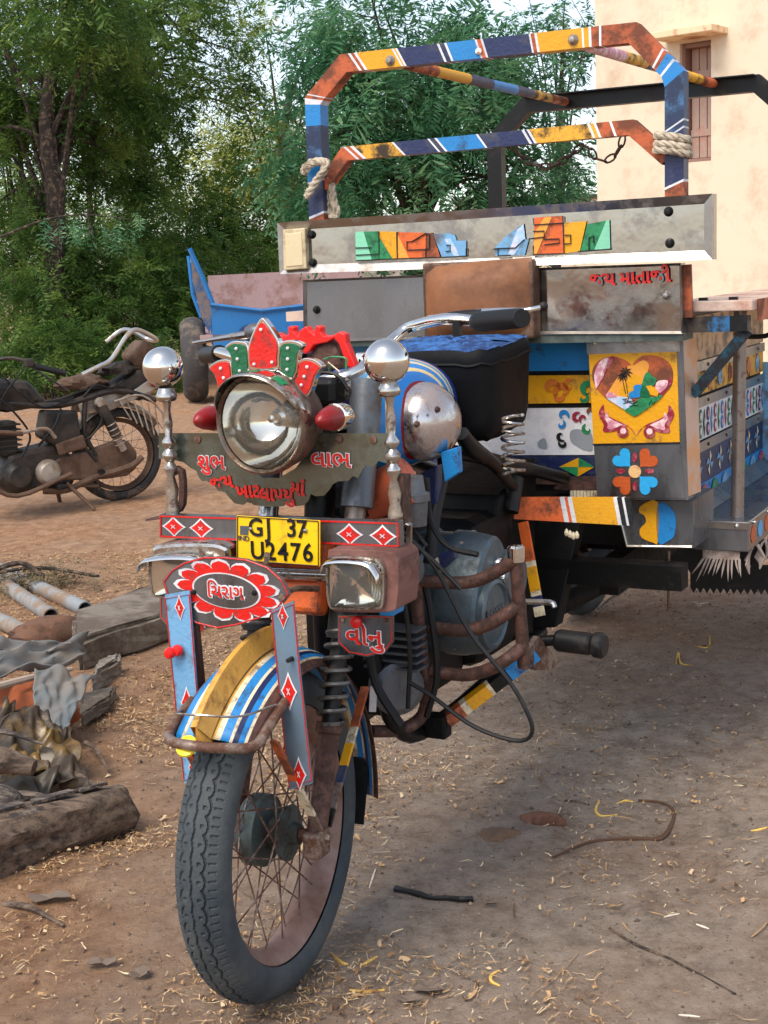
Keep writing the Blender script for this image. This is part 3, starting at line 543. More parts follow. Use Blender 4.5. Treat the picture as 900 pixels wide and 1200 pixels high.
for i in range(31):
    th = R(12+156*i/30); k = math.sin(math.pi*i/30)**.6; row = []
    for rr, y in ((.094, .012), (.0955, -.002), (.0945, -.002-.034*k), (.090, -.004-.048*k)):
        row.append(HC+V(rr*math.cos(th), y, rr*math.sin(th)))
    G.append(row)
vis = vz.grid(G).build('visor', oldchrome, head, smooth=True)
so = vis.modifiers.new('t', 'SOLIDIFY'); so.thickness = .0015
for i, mm in enumerate((green, red, green, red, green)):
    t0 = 48+i*17; rr = .0967
    MB().grid([[HC+V((rr-.0007*j)*math.cos(R(t0+k*3.6)), -.006-j*.012, (rr-.0007*j)*math.sin(R(t0+k*3.6))) for j in range(3)] for k in range(5)]).build('painted_patch', mm, vis, smooth=True)
# ---- lotus crown of five petals over the headlight
crown = MB().box(HC+V(0, .03, .104), (.07, .02, .02)).build('lotus_crown', rustl, rk, bevel=.004)
def petal(pts, colm, dots):
    o = flat('petal', spl(pts, 3), .016, chrome, crown, bevel=.002)
    ins = [V(p) for p in inset(spl(pts, 3), .84)]
    flat('enamel', ins, .004, colm, o, off=.0022)
    for d in dots: MB().ball(V(d)+V(0, -.004, 0), .0032, 6).build('bulb', white, o, smooth=True)
petal([(0.0002, 0.0850, 1.2505), (0.0132, 0.0850, 1.2385), (0.0241, 0.0850, 1.2233), (0.0330, 0.0850, 1.2081), (0.0344, 0.0850, 1.1930), (0.0317, 0.0850, 1.1745), (0.0291, 0.0850, 1.1577), (0.0059, 0.0850, 1.1537), (-0.0239, 0.0850, 1.1559), (-0.0336, 0.0850, 1.1607), (-0.0348, 0.0850, 1.1801), (-0.0327, 0.0850, 1.1988), (-0.0238, 0.0850, 1.2190), (-0.0126, 0.0850, 1.2373)], red, [(-0.0004, 0.0850, 1.2294), (-0.0187, 0.0850, 1.1681), (0.0189, 0.0850, 1.1713)])
petal([(-0.0830, 0.0870, 1.1999), (-0.0681, 0.0870, 1.2086), (-0.0518, 0.0870, 1.2098), (-0.0352, 0.0870, 1.2048), (-0.0325, 0.0870, 1.1851), (-0.0327, 0.0870, 1.1578), (-0.0439, 0.0870, 1.1469), (-0.0599, 0.0870, 1.1380), (-0.0685, 0.0870, 1.1442), (-0.0706, 0.0870, 1.1614), (-0.0710, 0.0870, 1.1786), (-0.0754, 0.0870, 1.1923)], dgreen, [(-0.0560, 0.0870, 1.1962), (-0.0548, 0.0870, 1.1774), (-0.0514, 0.0870, 1.1562)])
petal([(0.0338, 0.0870, 1.2029), (0.0475, 0.0870, 1.2094), (0.0669, 0.0870, 1.2082), (0.0811, 0.0870, 1.2007), (0.0737, 0.0870, 1.1924), (0.0690, 0.0870, 1.1775), (0.0672, 0.0870, 1.1607), (0.0613, 0.0870, 1.1467), (0.0530, 0.0870, 1.1379), (0.0396, 0.0870, 1.1433), (0.0299, 0.0870, 1.1525), (0.0307, 0.0870, 1.1778)], dgreen, [(0.0518, 0.0870, 1.1957), (0.0506, 0.0870, 1.1769), (0.0483, 0.0870, 1.1581)])
petal([(-0.1240, 0.0920, 1.1630), (-0.1067, 0.0920, 1.1733), (-0.0920, 0.0920, 1.1763), (-0.0770, 0.0920, 1.1741), (-0.0741, 0.0920, 1.1576), (-0.0734, 0.0920, 1.1431), (-0.0674, 0.0920, 1.1348), (-0.0831, 0.0920, 1.1283), (-0.1001, 0.0920, 1.1203), (-0.1063, 0.0920, 1.1213), (-0.1092, 0.0920, 1.1387), (-0.1156, 0.0920, 1.1526)], red, [(-0.0952, 0.0920, 1.1605), (-0.0902, 0.0920, 1.1432), (-0.0851, 0.0920, 1.1283)])
petal([(0.0677, 0.0920, 1.1721), (0.0816, 0.0920, 1.1777), (0.1006, 0.0920, 1.1742), (0.1146, 0.0920, 1.1634), (0.1073, 0.0920, 1.1551), (0.0988, 0.0920, 1.1418), (0.0899, 0.0920, 1.1200), (0.0795, 0.0920, 1.1072), (0.0702, 0.0920, 1.1149), (0.0558, 0.0920, 1.1351), (0.0621, 0.0920, 1.1436), (0.0649, 0.0920, 1.1587)], red, [(0.0865, 0.0920, 1.1619), (0.0797, 0.0920, 1.1452), (0.0730, 0.0920, 1.1301)])
# ---- red cut-out ornament behind
flat('red_cutout_ornament', [(-0.1383, 0.3400, 1.2057), (-0.1248, 0.3400, 1.2111), (-0.1120, 0.3400, 1.2053), (-0.0988, 0.3400, 1.2070), (-0.1001, 0.3400, 1.2219), (-0.0912, 0.3400, 1.2247), (-0.0828, 0.3400, 1.2216), (-0.0854, 0.3400, 1.2142), (-0.0773, 0.3400, 1.2048), (-0.0723, 0.3400, 1.2158), (-0.0568, 0.3400, 1.2237), (-0.0509, 0.3400, 1.2155), (-0.0406, 0.3400, 1.2079), (-0.0377, 0.3400, 1.2226), (-0.0312, 0.3400, 1.2243), (-0.0229, 0.3400, 1.2205), (-0.0255, 0.3400, 1.2114), (-0.0196, 0.3400, 1.2039), (-0.0006, 0.3400, 1.2036), (0.0080, 0.3400, 1.2072), (0.0166, 0.3400, 1.2114), (0.0289, 0.3400, 1.2068), (0.0301, 0.3400, 1.1886), (0.0394, 0.3400, 1.1666), (0.0487, 0.3400, 1.1445), (0.0422, 0.3400, 1.1391), (0.0299, 0.3400, 1.1428), (0.0206, 0.3400, 1.1667), (0.0133, 0.3400, 1.1870), (0.0034, 0.3400, 1.1981), (-0.0118, 0.3400, 1.1910), (-0.0418, 0.3400, 1.1858), (-0.0533, 0.3400, 1.1730), (-0.0622, 0.3400, 1.1675), (-0.0705, 0.3400, 1.1731), (-0.0803, 0.3400, 1.1900), (-0.1128, 0.3400, 1.1923), (-0.1346, 0.3400, 1.1944)], .02, redplastic, rk, bevel=.003)
MB().prism([(-0.0498, 0.3500, 1.1834), (-0.0064, 0.3500, 1.1976), (0.0090, 0.3500, 1.1698), (0.0136, 0.3500, 1.1366), (-0.0353, 0.3500, 1.1349), (-0.0596, 0.3500, 1.1630)], (0, .05, 0)).build('instrument_box', rust, rk, bevel=.01)
for pts, r_, m_ in (([(0.0026, 0.3000, 1.1606), (0.0195, 0.3000, 1.1652), (0.0483, 0.3000, 1.1628), (0.0498, 0.3000, 1.1512), (0.0492, 0.3000, 1.1386)], .002, green), ([(0.0202, 0.2900, 1.1522), (0.0149, 0.2900, 1.1305), (-0.0032, 0.2900, 1.1050), (-0.0250, 0.2900, 1.0903), (-0.0176, 0.2900, 1.0720)], .0016, dgreen), ([(0.0107, 0.3000, 1.1551), (0.0346, 0.3000, 1.1369), (0.0504, 0.3000, 1.1223)], .0015, cream), ([(0.0107, 0.2500, 1.0979), (0.0350, 0.2500, 1.0908), (0.0588, 0.2500, 1.0766), (0.0821, 0.2500, 1.0554), (0.0995, 0.2500, 1.0395)], .0035, plastic), ([(-0.0035, 0.2500, 1.1393), (0.0537, 0.2500, 1.1355), (0.0806, 0.2500, 1.1053)], .004, black), ([(-0.0397, 0.2800, 1.1022), (-0.0025, 0.2800, 1.0914), (0.0261, 0.2800, 1.0806), (0.0473, 0.2800, 1.0916)], .003, plastic)):
    MB().tube(pts, r_, 6, smooth=5).build('wire', m_, rk, smooth=True)
MB().box((0.0128, 0.2500, 1.1048), (.10, .06, .05)).build('speedometer_bracket', black, rk, bevel=.01)
# ---- bullet indicators
for px, side in (((-0.1440, 0.1300, 1.0659), -1), ((0.1156, 0.1300, 1.0687), 1)):
    c = V(px)
    o = MB().lathe([(0, .03), (.023, .03), (.0255, .02), (.0255, -.004), (.021, -.006)], c, (0, 1, 0), 24).build('indicator', chrome if side > 0 else rustl, rk, smooth=True)
    MB().lathe([(.0225, -.004), (.023, -.014), (.0195, -.033), (.013, -.052), (.006, -.061), (0, -.063)], c, (0, 1, 0), 24).build('red_lens', redlens, o, smooth=True)
    MB().tube([c+V(0, .03, 0), V(side*.03, .15, 1.05)], .009, 8).build('indicator_stalk', rustl, o)
# ---- dark scalloped name sheet with lettering
sheet = flat('scalloped_sheet', [(-0.2808, 0.1400, 1.0325), (-0.1388, 0.1400, 1.0348), (-0.1314, 0.1400, 1.0042), (-0.1078, 0.1400, 0.9777), (-0.0707, 0.1400, 0.9668), (-0.0498, 0.1400, 0.9524), (-0.0157, 0.1400, 0.9534), (0.0221, 0.1400, 0.9731), (0.0512, 0.1400, 1.0080), (0.0606, 0.1400, 1.0379), (0.2229, 0.1400, 1.0405), (0.2198, 0.1400, 0.9953), (0.2075, 0.1400, 0.9868), (0.1935, 0.1400, 0.9906), (0.1844, 0.1400, 0.9791), (0.1690, 0.1400, 0.9817), (0.1612, 0.1400, 0.9743), (0.1517, 0.1400, 0.9585), (0.1402, 0.1400, 0.9613), (0.1310, 0.1400, 0.9527), (0.1104, 0.1400, 0.9510), (0.0983, 0.1400, 0.9454), (0.0888, 0.1400, 0.9330), (0.0794, 0.1400, 0.9237), (0.0613, 0.1400, 0.9215), (0.0508, 0.1400, 0.9259), (0.0458, 0.1400, 0.9130), (0.0362, 0.1400, 0.9041), (0.0179, 0.1400, 0.9013), (0.0050, 0.1400, 0.9104), (-0.0098, 0.1400, 0.9002), (-0.0440, 0.1400, 0.8977), (-0.0751, 0.1400, 0.9003), (-0.0820, 0.1400, 0.9103), (-0.0972, 0.1400, 0.8994), (-0.1162, 0.1400, 0.9014), (-0.1264, 0.1400, 0.9109), (-0.1371, 0.1400, 0.9225), (-0.1530, 0.1400, 0.9247), (-0.1588, 0.1400, 0.9338), (-0.1776, 0.1400, 0.9430), (-0.1875, 0.1400, 0.9416), (-0.1935, 0.1400, 0.9481), (-0.1990, 0.1400, 0.9616), (-0.2118, 0.1400, 0.9668), (-0.2274, 0.1400, 0.9774), (-0.2568, 0.1400, 0.9822), (-0.2849, 0.1400, 0.9832)], .003, darksheet, rk)
for p in [(-0.2517, 0.1390, 1.0210), (-0.1906, 0.1390, 1.0221), (0.1161, 0.1390, 1.0271), (0.1855, 0.1390, 1.0283)]: MB().lathe([(0, -.003), (.007, -.002), (.008, 0)], p, (0, 1, 0), 12).build('bolt', rustl, sheet)
def outlined(body, size, c, fill, line, parent, w=1.0, o1=.004, o2=.0008, n=(0, -1, 0), rot=(90, 0, 0), shear=0):
    c = V(c); n = V(n)
    text('lettering_outline', body, size, c+n*.0012, line, parent, off=o1, rot=rot, wide=w, shear=shear)
    text('lettering', body, size, c+n*.0026, fill, parent, off=o2, rot=rot, wide=w, shear=shear)
outlined('શુભ', .040, (-0.1621, 0.1390, 0.9786), red, white, sheet, 1.05, .0019, .0007)
outlined('લાભ', .040, (0.0977, 0.1390, 0.9899), red, white, sheet, 1.2, .0019, .0007)
for body, p, a in (('જય', (-0.1416, 0.1390, 0.9400), -10), ('ખાટ', (-0.0835, 0.1390, 0.9256), -4), ('લાપયુ', (-0.0220, 0.1390, 0.9213), 0), ('માં', (0.0246, 0.1390, 0.9341), 6)):
    text('painted_word', body, .036, V(p)+V(0, -.0015, 0), red, sheet, off=.0012, rot=(90, a, 0))
# ---- diamond bar, number plate
bar = flat('front_bar', [(-0.2624, 0.1000, 0.8808), (0.2491, 0.1000, 0.8888), (0.2488, 0.1000, 0.8430), (-0.2660, 0.1000, 0.8356)], .02, steel2, rk)
for a_, b_ in ((0, 1), (2, 3)):
    q = [V(p) for p in [(-0.2595, 0.0985, 0.8779), (0.2481, 0.0985, 0.8867), (0.2472, 0.0985, 0.8463), (-0.2627, 0.0985, 0.8386)]]; MB().beam(q[a_], q[b_], .0012, .0028).build('red_line', red, bar)
for a_, b_ in ((1, 2), (3, 0)): MB().beam(q[a_], q[b_], .0012, .0028, (1, 0, 0)).build('red_line', red, bar)
def diamond(c, w, h, parent, y=-.0012, vert=False):
    c = V(c)
    def dm(k, off, m, nm):
        P = []
        for i in range(24):
            a = 2*math.pi*i/24; e = lambda x: math.copysign(abs(x)**2.3, x)
            P.append(c+V(e(math.cos(a))*(w*k), off, e(math.sin(a))*(h*k)))
        return flat(nm, P, .0008, m, parent)
    dm(1.25, y, white, 'diamond_outline'); dm(1.0, y-.001, red, 'diamond')
    for s in (1, -1): MB().beam(c+V(-w*.2, y-.0022, -h*.2*s), c+V(w*.2, y-.0022, h*.2*s), .001, .0012).build('diamond_cross', white, parent)
for p in [(-0.2304, 0.1000, 0.8590), (-0.1678, 0.1000, 0.8586), (0.1509, 0.1000, 0.8627), (0.2177, 0.1000, 0.8629)]: diamond(p, .022, .0165, bar)
NP = [V(p) for p in [(-0.0713, 0.0750, 0.8916), (0.1052, 0.0750, 0.8898), (0.1006, 0.0750, 0.8056), (-0.0771, 0.0750, 0.8063)]]
npl = flat('number_plate', NP, .003, plateyellow, rk, bevel=.003)
for a_, b_ in ((0, 1), (1, 2), (2, 3), (3, 0)):
    q = inset(NP, .965); MB().tube([q[a_]+V(0, -.001, 0), q[b_]+V(0, -.001, 0)], .0009, 5).build('embossed_border', ink, npl)
tilt = math.degrees(math.atan2(NP[1].z-NP[0].z, NP[1].x-NP[0].x))
for ch, cp in zip('GJ37U2476', [(-0.0299, 0.0745, 0.8697), (-0.0026, 0.0745, 0.8694), (0.0462, 0.0745, 0.8717), (0.0675, 0.0745, 0.8711), (-0.0290, 0.0745, 0.8268), (-0.0007, 0.0745, 0.8267), (0.0256, 0.0745, 0.8274), (0.0517, 0.0745, 0.8280), (0.0775, 0.0745, 0.8286)]):
    text('number_character', ch, .047, V(cp)+V(0, -.001, 0), ink, npl, off=.0008, rot=(90, -tilt, 0), wide=.95)
text('country_letters', 'IND', .0135, V((-0.0571, 0.0745, 0.8492))+V(0, -.001, 0), navy, npl, rot=(90, -tilt, 0))
flat('hologram', [(-0.0638, 0.0745, 0.8729), (-0.0463, 0.0745, 0.8729), (-0.0474, 0.0745, 0.8561), (-0.0650, 0.0745, 0.8561)], .0008, alloy, npl, off=.0008)
for p in [(-0.0408, 0.0740, 0.8677), (0.0748, 0.0740, 0.8700)]: MB().lathe([(0, -.003), (.004, -.002), (.0045, 0)], p, (0, 1, 0), 10).build('screw', steel_trim, npl)
# ---- chrome ball finials on turned posts
FIN = [((-0.2461, 0.1200, 1.1615), .0385, (-0.2424, 0.1200, 1.1098), (-0.2450, 0.1200, 0.8781)), ((0.2280, 0.1200, 1.1686), .040, (0.2309, 0.1200, 1.1219), (0.2341, 0.1200, 0.8876))]
for bc, br, t0, t1 in FIN:
    t0, t1 = V(t0), V(t1); ax = (t0-t1).normalized(); H = (t0-t1).length
    po = MB().lathe([(.013, 0), (.014, .012), (.010, .03), (.0135, .05), (.007, .075), (.013, .088), (.013, .092), (.007, .102), (.0145, .112), (.0145, .118), (.007, .128), (.0135, .137), (.0135, .142), (.0065, .152), (.009, .175), (.009, H-.055), (.006, H-.03), (.009, H-.015), (.018, H-.012), (.021, H-.004), (.017, H+.004), (.014, H+.012)], t1, ax, 20).build('turned_post', oldchrome, rk, smooth=True, angle=60)
    MB().ball(bc, br, 24).build('chrome_ball', chrome, po, smooth=True)
MB().tube([(-0.2518, 0.1300, 0.9561), (-0.2256, 0.1300, 0.9618), (-0.2285, 0.1300, 0.8987), (-0.2475, 0.1300, 0.8846)], .008, 8, smooth=3).build('post_bracket', rust, rk, smooth=True)
MB().beam((0.2394, 0.1400, 0.9673), (0.2392, 0.1400, 0.8812), .02, .03, (0, 1, 0)).build('post_bracket', rust, rk)
MB().beam((-0.3001, 0.1200, 0.8673), (-0.2351, 0.1200, 0.8768), .03, .004).build('bar_tab', rust, rk)
MB().beam((0.1758, 0.1200, 0.8819), (0.2478, 0.1200, 0.8928), .03, .004).build('bar_tab', rust, rk)
# ---- oblong auxiliary lamps
def aux(pts, lens, name, body, brow):
    o = flat(name, spl(pts, 3), .085, body, rk, bevel=.008)
    l2 = spl(lens, 3); c = V(0, 0, 0)
    for p in l2: c += p
    c /= len(l2)
    ring = lambda k, y: [c+(p-c)*k+V(0, y, 0) for p in l2]+[c+(l2[0]-c)*k+V(0, y, 0)]
    MB().grid([ring(1.06, -.001), ring(1.06, -.010), ring(.98, -.010)]).build('bezel', oldchrome, o, smooth=True, angle=30)
    MB().grid([ring(1.0, -.009), ring(.93, -.016), ring(.7, -.021), ring(.35, -.024), ring(.01, -.025)]).build('lens', ribbed, o, smooth=True)
    MB().grid([ring(1.0, -.0085), ring(.9, -.007), ring(.6, -.004), ring(.3, -.0025), ring(.01, -.002)]).build('reflector', refl, o, smooth=True)
    b = [V(p) for p in brow]
    m = MB(); m.grid([[p+V(0, dy, dz) for dy, dz in ((-.004, .0), (-.022, .001), (-.036, -.005))] for p in cat(b, 4)])
    e = m.build('brow', chrome, o, smooth=True); s_ = e.modifiers.new('t', 'SOLIDIFY'); s_.thickness = .0012
ribbed = glassy('ribbed_lamp_glass', rough=.12)
_nt = ribbed.node_tree; _w = _nt.nodes.new('ShaderNodeTexWave'); _w.inputs['Scale'].default_value = 62; _w.bands_direction = 'X'
_tc = _nt.nodes.new('ShaderNodeTexCoord'); _b = _nt.nodes.new('ShaderNodeBump'); _b.inputs['Strength'].default_value = .6; _b.inputs['Distance'].default_value = .003
_nt.links.new(_tc.outputs['Object'], _w.inputs[0]); _nt.links.new(_w.outputs['Fac'], _b.inputs['Height'])
for n_ in _nt.nodes:
    if n_.type in ('BSDF_GLOSSY', 'BSDF_DIFFUSE'): _nt.links.new(_b.outputs[0], n_.inputs['Normal'])
lampbrown = mat('lamp_housing_brown', S(128, 88, 80), .45, .1, .2, 14, S(96, 62, 54), .3, 10)
aux([(0.1262, 0.0600, 0.8319), (0.1405, 0.0600, 0.8419), (0.2388, 0.0600, 0.8442), (0.2616, 0.0600, 0.8364), (0.2656, 0.0600, 0.8125), (0.2598, 0.0600, 0.7544), (0.2440, 0.0600, 0.7364), (0.1485, 0.0600, 0.7293), (0.1262, 0.0600, 0.7355), (0.1228, 0.0600, 0.7696)], [(0.1324, 0.0600, 0.8199), (0.1467, 0.0600, 0.8284), (0.2148, 0.0600, 0.8307), (0.2345, 0.0600, 0.8227), (0.2385, 0.0600, 0.8002), (0.2348, 0.0600, 0.7557), (0.2209, 0.0600, 0.7439), (0.1490, 0.0600, 0.7387), (0.1319, 0.0600, 0.7437), (0.1285, 0.0600, 0.7778)], 'auxiliary_lamp', lampbrown, [(0.1285, 0.0600, 0.8104), (0.1344, 0.0600, 0.8246), (0.1537, 0.0600, 0.8303), (0.1879, 0.0600, 0.8322), (0.2214, 0.0600, 0.8281), (0.2373, 0.0600, 0.8108), (0.2401, 0.0600, 0.7988)])
aux([(-0.2608, 0.0600, 0.8137), (-0.2396, 0.0600, 0.8313), (-0.1345, 0.0600, 0.8400), (-0.0934, 0.0600, 0.8357), (-0.0832, 0.0600, 0.8202), (-0.0915, 0.0600, 0.7553), (-0.1156, 0.0600, 0.7341), (-0.2304, 0.0600, 0.7260), (-0.2594, 0.0600, 0.7340), (-0.2658, 0.0600, 0.7769)], [(-0.2539, 0.0600, 0.8008), (-0.2336, 0.0600, 0.8086), (-0.1441, 0.0600, 0.8136), (-0.1255, 0.0600, 0.8082), (-0.1257, 0.0600, 0.7530), (-0.1420, 0.0600, 0.7388), (-0.2318, 0.0600, 0.7326), (-0.2549, 0.0600, 0.7410)], 'auxiliary_lamp', oldchrome, [(-0.2690, 0.0600, 0.7867), (-0.2616, 0.0600, 0.8037), (-0.2333, 0.0600, 0.8119), (-0.1841, 0.0600, 0.8179), (-0.1362, 0.0600, 0.8173), (-0.1143, 0.0600, 0.8056)])
MB().box((0.2287, 0.1000, 0.7678), (.03, .05, .09)).build('lamp_bracket', blue, rk, bevel=.006)
# ---- name tabs under the lamps
tab = flat('name_tab', [(0.1131, 0.1100, 0.7085), (0.2266, 0.1100, 0.7171), (0.2244, 0.1100, 0.6681), (0.2081, 0.1100, 0.6477), (0.1693, 0.1100, 0.6347), (0.1308, 0.1100, 0.6377), (0.1103, 0.1100, 0.6552)], .003, steel2, rk)
MB().tube([V(p) for p in [(0.1168, 0.1095, 0.7057), (0.2233, 0.1095, 0.7138), (0.2213, 0.1095, 0.6696), (0.2068, 0.1095, 0.6509), (0.1697, 0.1095, 0.6381), (0.1330, 0.1095, 0.6412), (0.1143, 0.1095, 0.6573)]], .0011, 5, closed=True).build('red_line', red, tab)
outlined('વીનુ', .046, (0.1661, 0.1095, 0.6713), red, white, tab, 1.2, .0019, .0006)
MB().lathe([(0, -.02), (.006, -.02), (.011, -.016), (.011, -.01), (.006, -.006), (.005, 0)], (0.1568, 0.1100, 0.7022), (0, 1, 0), 16).build('red_stud', redplastic, tab, smooth=True)
for p in [(0.1238, 0.1090, 0.6999), (0.2112, 0.1090, 0.7067)]: MB().lathe([(0, -.003), (.004, -.002), (.0045, 0)], p, (0, 1, 0), 10).build('bolt', rustl, tab)
tab2 = flat('name_tab', [(-0.2828, 0.1100, 0.7178), (-0.1571, 0.1100, 0.7265), (-0.1602, 0.1100, 0.6827), (-0.1774, 0.1100, 0.6612), (-0.2183, 0.1100, 0.6443), (-0.2619, 0.1100, 0.6510), (-0.2865, 0.1100, 0.6730)], .003, steel2, rk)
MB().tube([V(p) for p in [(-0.2787, 0.1095, 0.7148), (-0.1609, 0.1095, 0.7230), (-0.1637, 0.1095, 0.6842), (-0.1788, 0.1095, 0.6645), (-0.2175, 0.1095, 0.6496), (-0.2591, 0.1095, 0.6564), (-0.2819, 0.1095, 0.6752)]], .0011, 5, closed=True).build('red_line', red, tab2)
outlined('વીનુ', .046, (-0.2230, 0.1095, 0.6814), red, white, tab2, 1.25, .003, .001)
# ---- leaf shaped name board and the two painted strips
lf = [(-0.1562, -0.0500, 0.7894), (-0.1358, -0.0500, 0.8111), (-0.1069, -0.0500, 0.8268), (-0.0641, -0.0500, 0.8393), (-0.0208, -0.0500, 0.8425), (0.0284, -0.0500, 0.8407), (0.0711, -0.0500, 0.8296), (0.0989, -0.0500, 0.8088), (0.1128, -0.0500, 0.7842), (0.0890, -0.0500, 0.7584), (0.0478, -0.0500, 0.7355), (-0.0009, -0.0500, 0.7194), (-0.0427, -0.0500, 0.7099), (-0.0878, -0.0500, 0.7157), (-0.1270, -0.0500, 0.7347), (-0.1474, -0.0500, 0.7600)]
leaf = flat('leaf_name_board', lf, .003, steel2, rk)
MB().tube([V(p)+V(0, -.001, 0) for p in inset(lf, .965)], .0014, 5, closed=True).build('red_line', red, leaf)
cL = V((-0.0180, -0.0500, 0.7814))
def flame(k, n=13):
    P = []
    rx, rz = .100*k, .050*k
    for i in range(n):
        for t, q in ((0, .76), (.06, .90), (.2, 1.0), (.5, 1.07), (.8, 1.0), (.94, .90)):
            a = 2*math.pi*(i+t)/n; P.append(cL+V(math.cos(a)*rx*q, 0, math.sin(a)*rz*q-.05*math.cos(a)*rx))
    return P
flat('flame_outline', flame(1.06), .0008, white, leaf, off=.0012)
flat('flame_ring', flame(.98), .0008, red, leaf, off=.0022)
ov = lambda k: [cL+V(math.cos(2*math.pi*i/40)*.067*k, 0, math.sin(2*math.pi*i/40)*.030*k-.05*math.cos(2*math.pi*i/40)*.067*k) for i in range(40)]
flat('oval_outline', ov(1.06), .0008, white, leaf, off=.0032); flat('oval_field', ov(1), .0008, steel2, leaf, off=.0042)
outlined('િચરાગ', .034, cL+V(0, -.0042, -.002), red, white, leaf, .98, .0026, .0004)
for p in [(-0.0855, -0.0550, 0.7748), (0.0417, -0.0550, 0.7820)]: MB().lathe([(0, -.004), (.004, -.003), (.005, .001)], p, (0, 1, 0), 10).build('bolt', black, leaf)
for P_, nm in (([(-0.1453, -0.0600, 0.7672), (-0.0909, -0.0600, 0.7787), (-0.0871, -0.0600, 0.5361), (-0.0830, -0.0600, 0.4415), (-0.1299, -0.0600, 0.4141), (-0.1377, -0.0600, 0.5563)], 0), ([(0.0777, -0.0600, 0.7554), (0.1232, -0.0600, 0.7752), (0.1284, -0.0600, 0.6611), (0.1420, -0.0600, 0.4504), (0.0943, -0.0600, 0.4315), (0.0843, -0.0600, 0.6110)], 1)):
    st = flat('painted_strip', P_, .003, sky_blue if nm == 0 else mat('blue_grey_steel', S(120, 150, 175), .35, .5, .25, 8, S(96, 100, 104), .45, 6, hard=.3), rk)
    q = inset(P_, .93); q = [V(a).lerp(V(b), .5) for a, b in zip(q, P_)]
    MB().tube([p+V(0, -.001, 0) for p in q], .0011, 5, closed=True).build('red_line', red, st)
for p, s_ in (((-0.1132, -0.0605, 0.7461), .75), ((-0.1102, -0.0605, 0.5690), 1), ((-0.1045, -0.0605, 0.4470), .9), ((0.1014, -0.0605, 0.7467), .75), ((0.1054, -0.0605, 0.6133), 1.1), ((0.1173, -0.0605, 0.4645), 1.0)):
    diamond(p, .012*s_, .026*s_, leaf)
for p in ((-0.1297, -0.0750, 0.6650), (-0.1198, -0.0650, 0.6680)): MB().lathe([(0, -.012), (.007, -.011), (.0105, -.006), (.0105, 0), (.004, .004), (.003, .03)], p, (0, 1, 0), 18).build('red_stud', redplastic, leaf, smooth=True)
MB().beam((-0.1057, -0.0300, 0.7584), (-0.0975, -0.0300, 0.5191), .012, .012).build('strip_rod', rust, rk)
MB().lathe([(0, -.02), (.004, -.02), (.005, 0)], (0.1142, -0.0550, 0.6722), (0, 1, 0), 8).build('strip_bolt', black, rk)
MB().tube([(-0.0863, -0.0400, 0.7777), (-0.1329, 0.0500, 0.7709), (-0.0516, 0.1000, 0.7816)], .006, 8, smooth=4).build('board_stay', rustl, rk, smooth=True)
MB().tube([(0.0629, -0.0400, 0.8512), (0.0600, -0.0400, 0.8329)], .005, 8).build('board_pin', oldchrome, rk, smooth=True)
MB().tube([(0.0966, -0.0550, 0.7782), (0.0719, 0.0300, 0.7728), (0.0669, 0.1200, 0.7526)], .006, 8, smooth=4).build('board_stay', rustl, rk, smooth=True)
# ---- handlebar
hb = MB().tube([(-.30, .36, 1.17), (-.24, .31, 1.175), (-.16, .28, 1.16), (-.08, .29, 1.13), (.06, .29, 1.13), (0.1000, 0.4403, 1.2018), (0.1500, 0.4229, 1.2185), (0.2200, 0.3899, 1.2285), (0.2900, 0.3823, 1.2243), (0.3400, 0.3450, 1.2252)], .0115, 12, smooth=5).build('handlebar', chrome, rk, smooth=True)
MB().tube([(0.3000, 0.3509, 1.2241), (0.3100, 0.3435, 1.2243), (0.4000, 0.3121, 1.2302), (0.4100, 0.3033, 1.2304)], [.016, .0195, .0185, .017], 14).build('grip', plastic, hb, smooth=True)
MB().tube([(-.33, .39, 1.165), (-.25, .32, 1.173)], .0175, 14).build('grip', plastic, hb, smooth=True)
MB().tube([(0.2400, 0.3970, 1.2310), (0.2800, 0.4066, 1.2361), (0.3500, 0.3628, 1.2397), (0.4000, 0.3423, 1.2425), (0.4300, 0.3591, 1.2488)], [.006, .010, .009, .0055, .004], 10, smooth=4).build('brake_lever', chrome, hb, smooth=True)
MB().ball((0.4300, 0.3591, 1.2488), .0085, 8).build('lever_ball', black, hb, smooth=True)
MB().tube([(-0.2043, 0.1600, 1.2034), (-0.1588, 0.2000, 1.2100), (-0.1146, 0.2400, 1.2150)], [.003, .006, .009], 8, smooth=3).build('clutch_lever', oldchrome, hb, smooth=True)
MB().ball((-0.0979, 0.2200, 1.2208), .019, 8, sc=(1.3, 1, .8)).build('lever_clamp', alloy, hb, smooth=True)
MB().tube([(0.1200, 0.4303, 1.2054), (0.1600, 0.4330, 1.2211), (0.2300, 0.3997, 1.2343), (0.3100, 0.3975, 1.2375)], [.005, .006, .008, .009], 8, smooth=4).build('control_cable', plastic, hb, smooth=True)
MB().box((0.2500, 0.3769, 1.2110), (.014, .014, .03)).build('lever_pivot', black, hb)

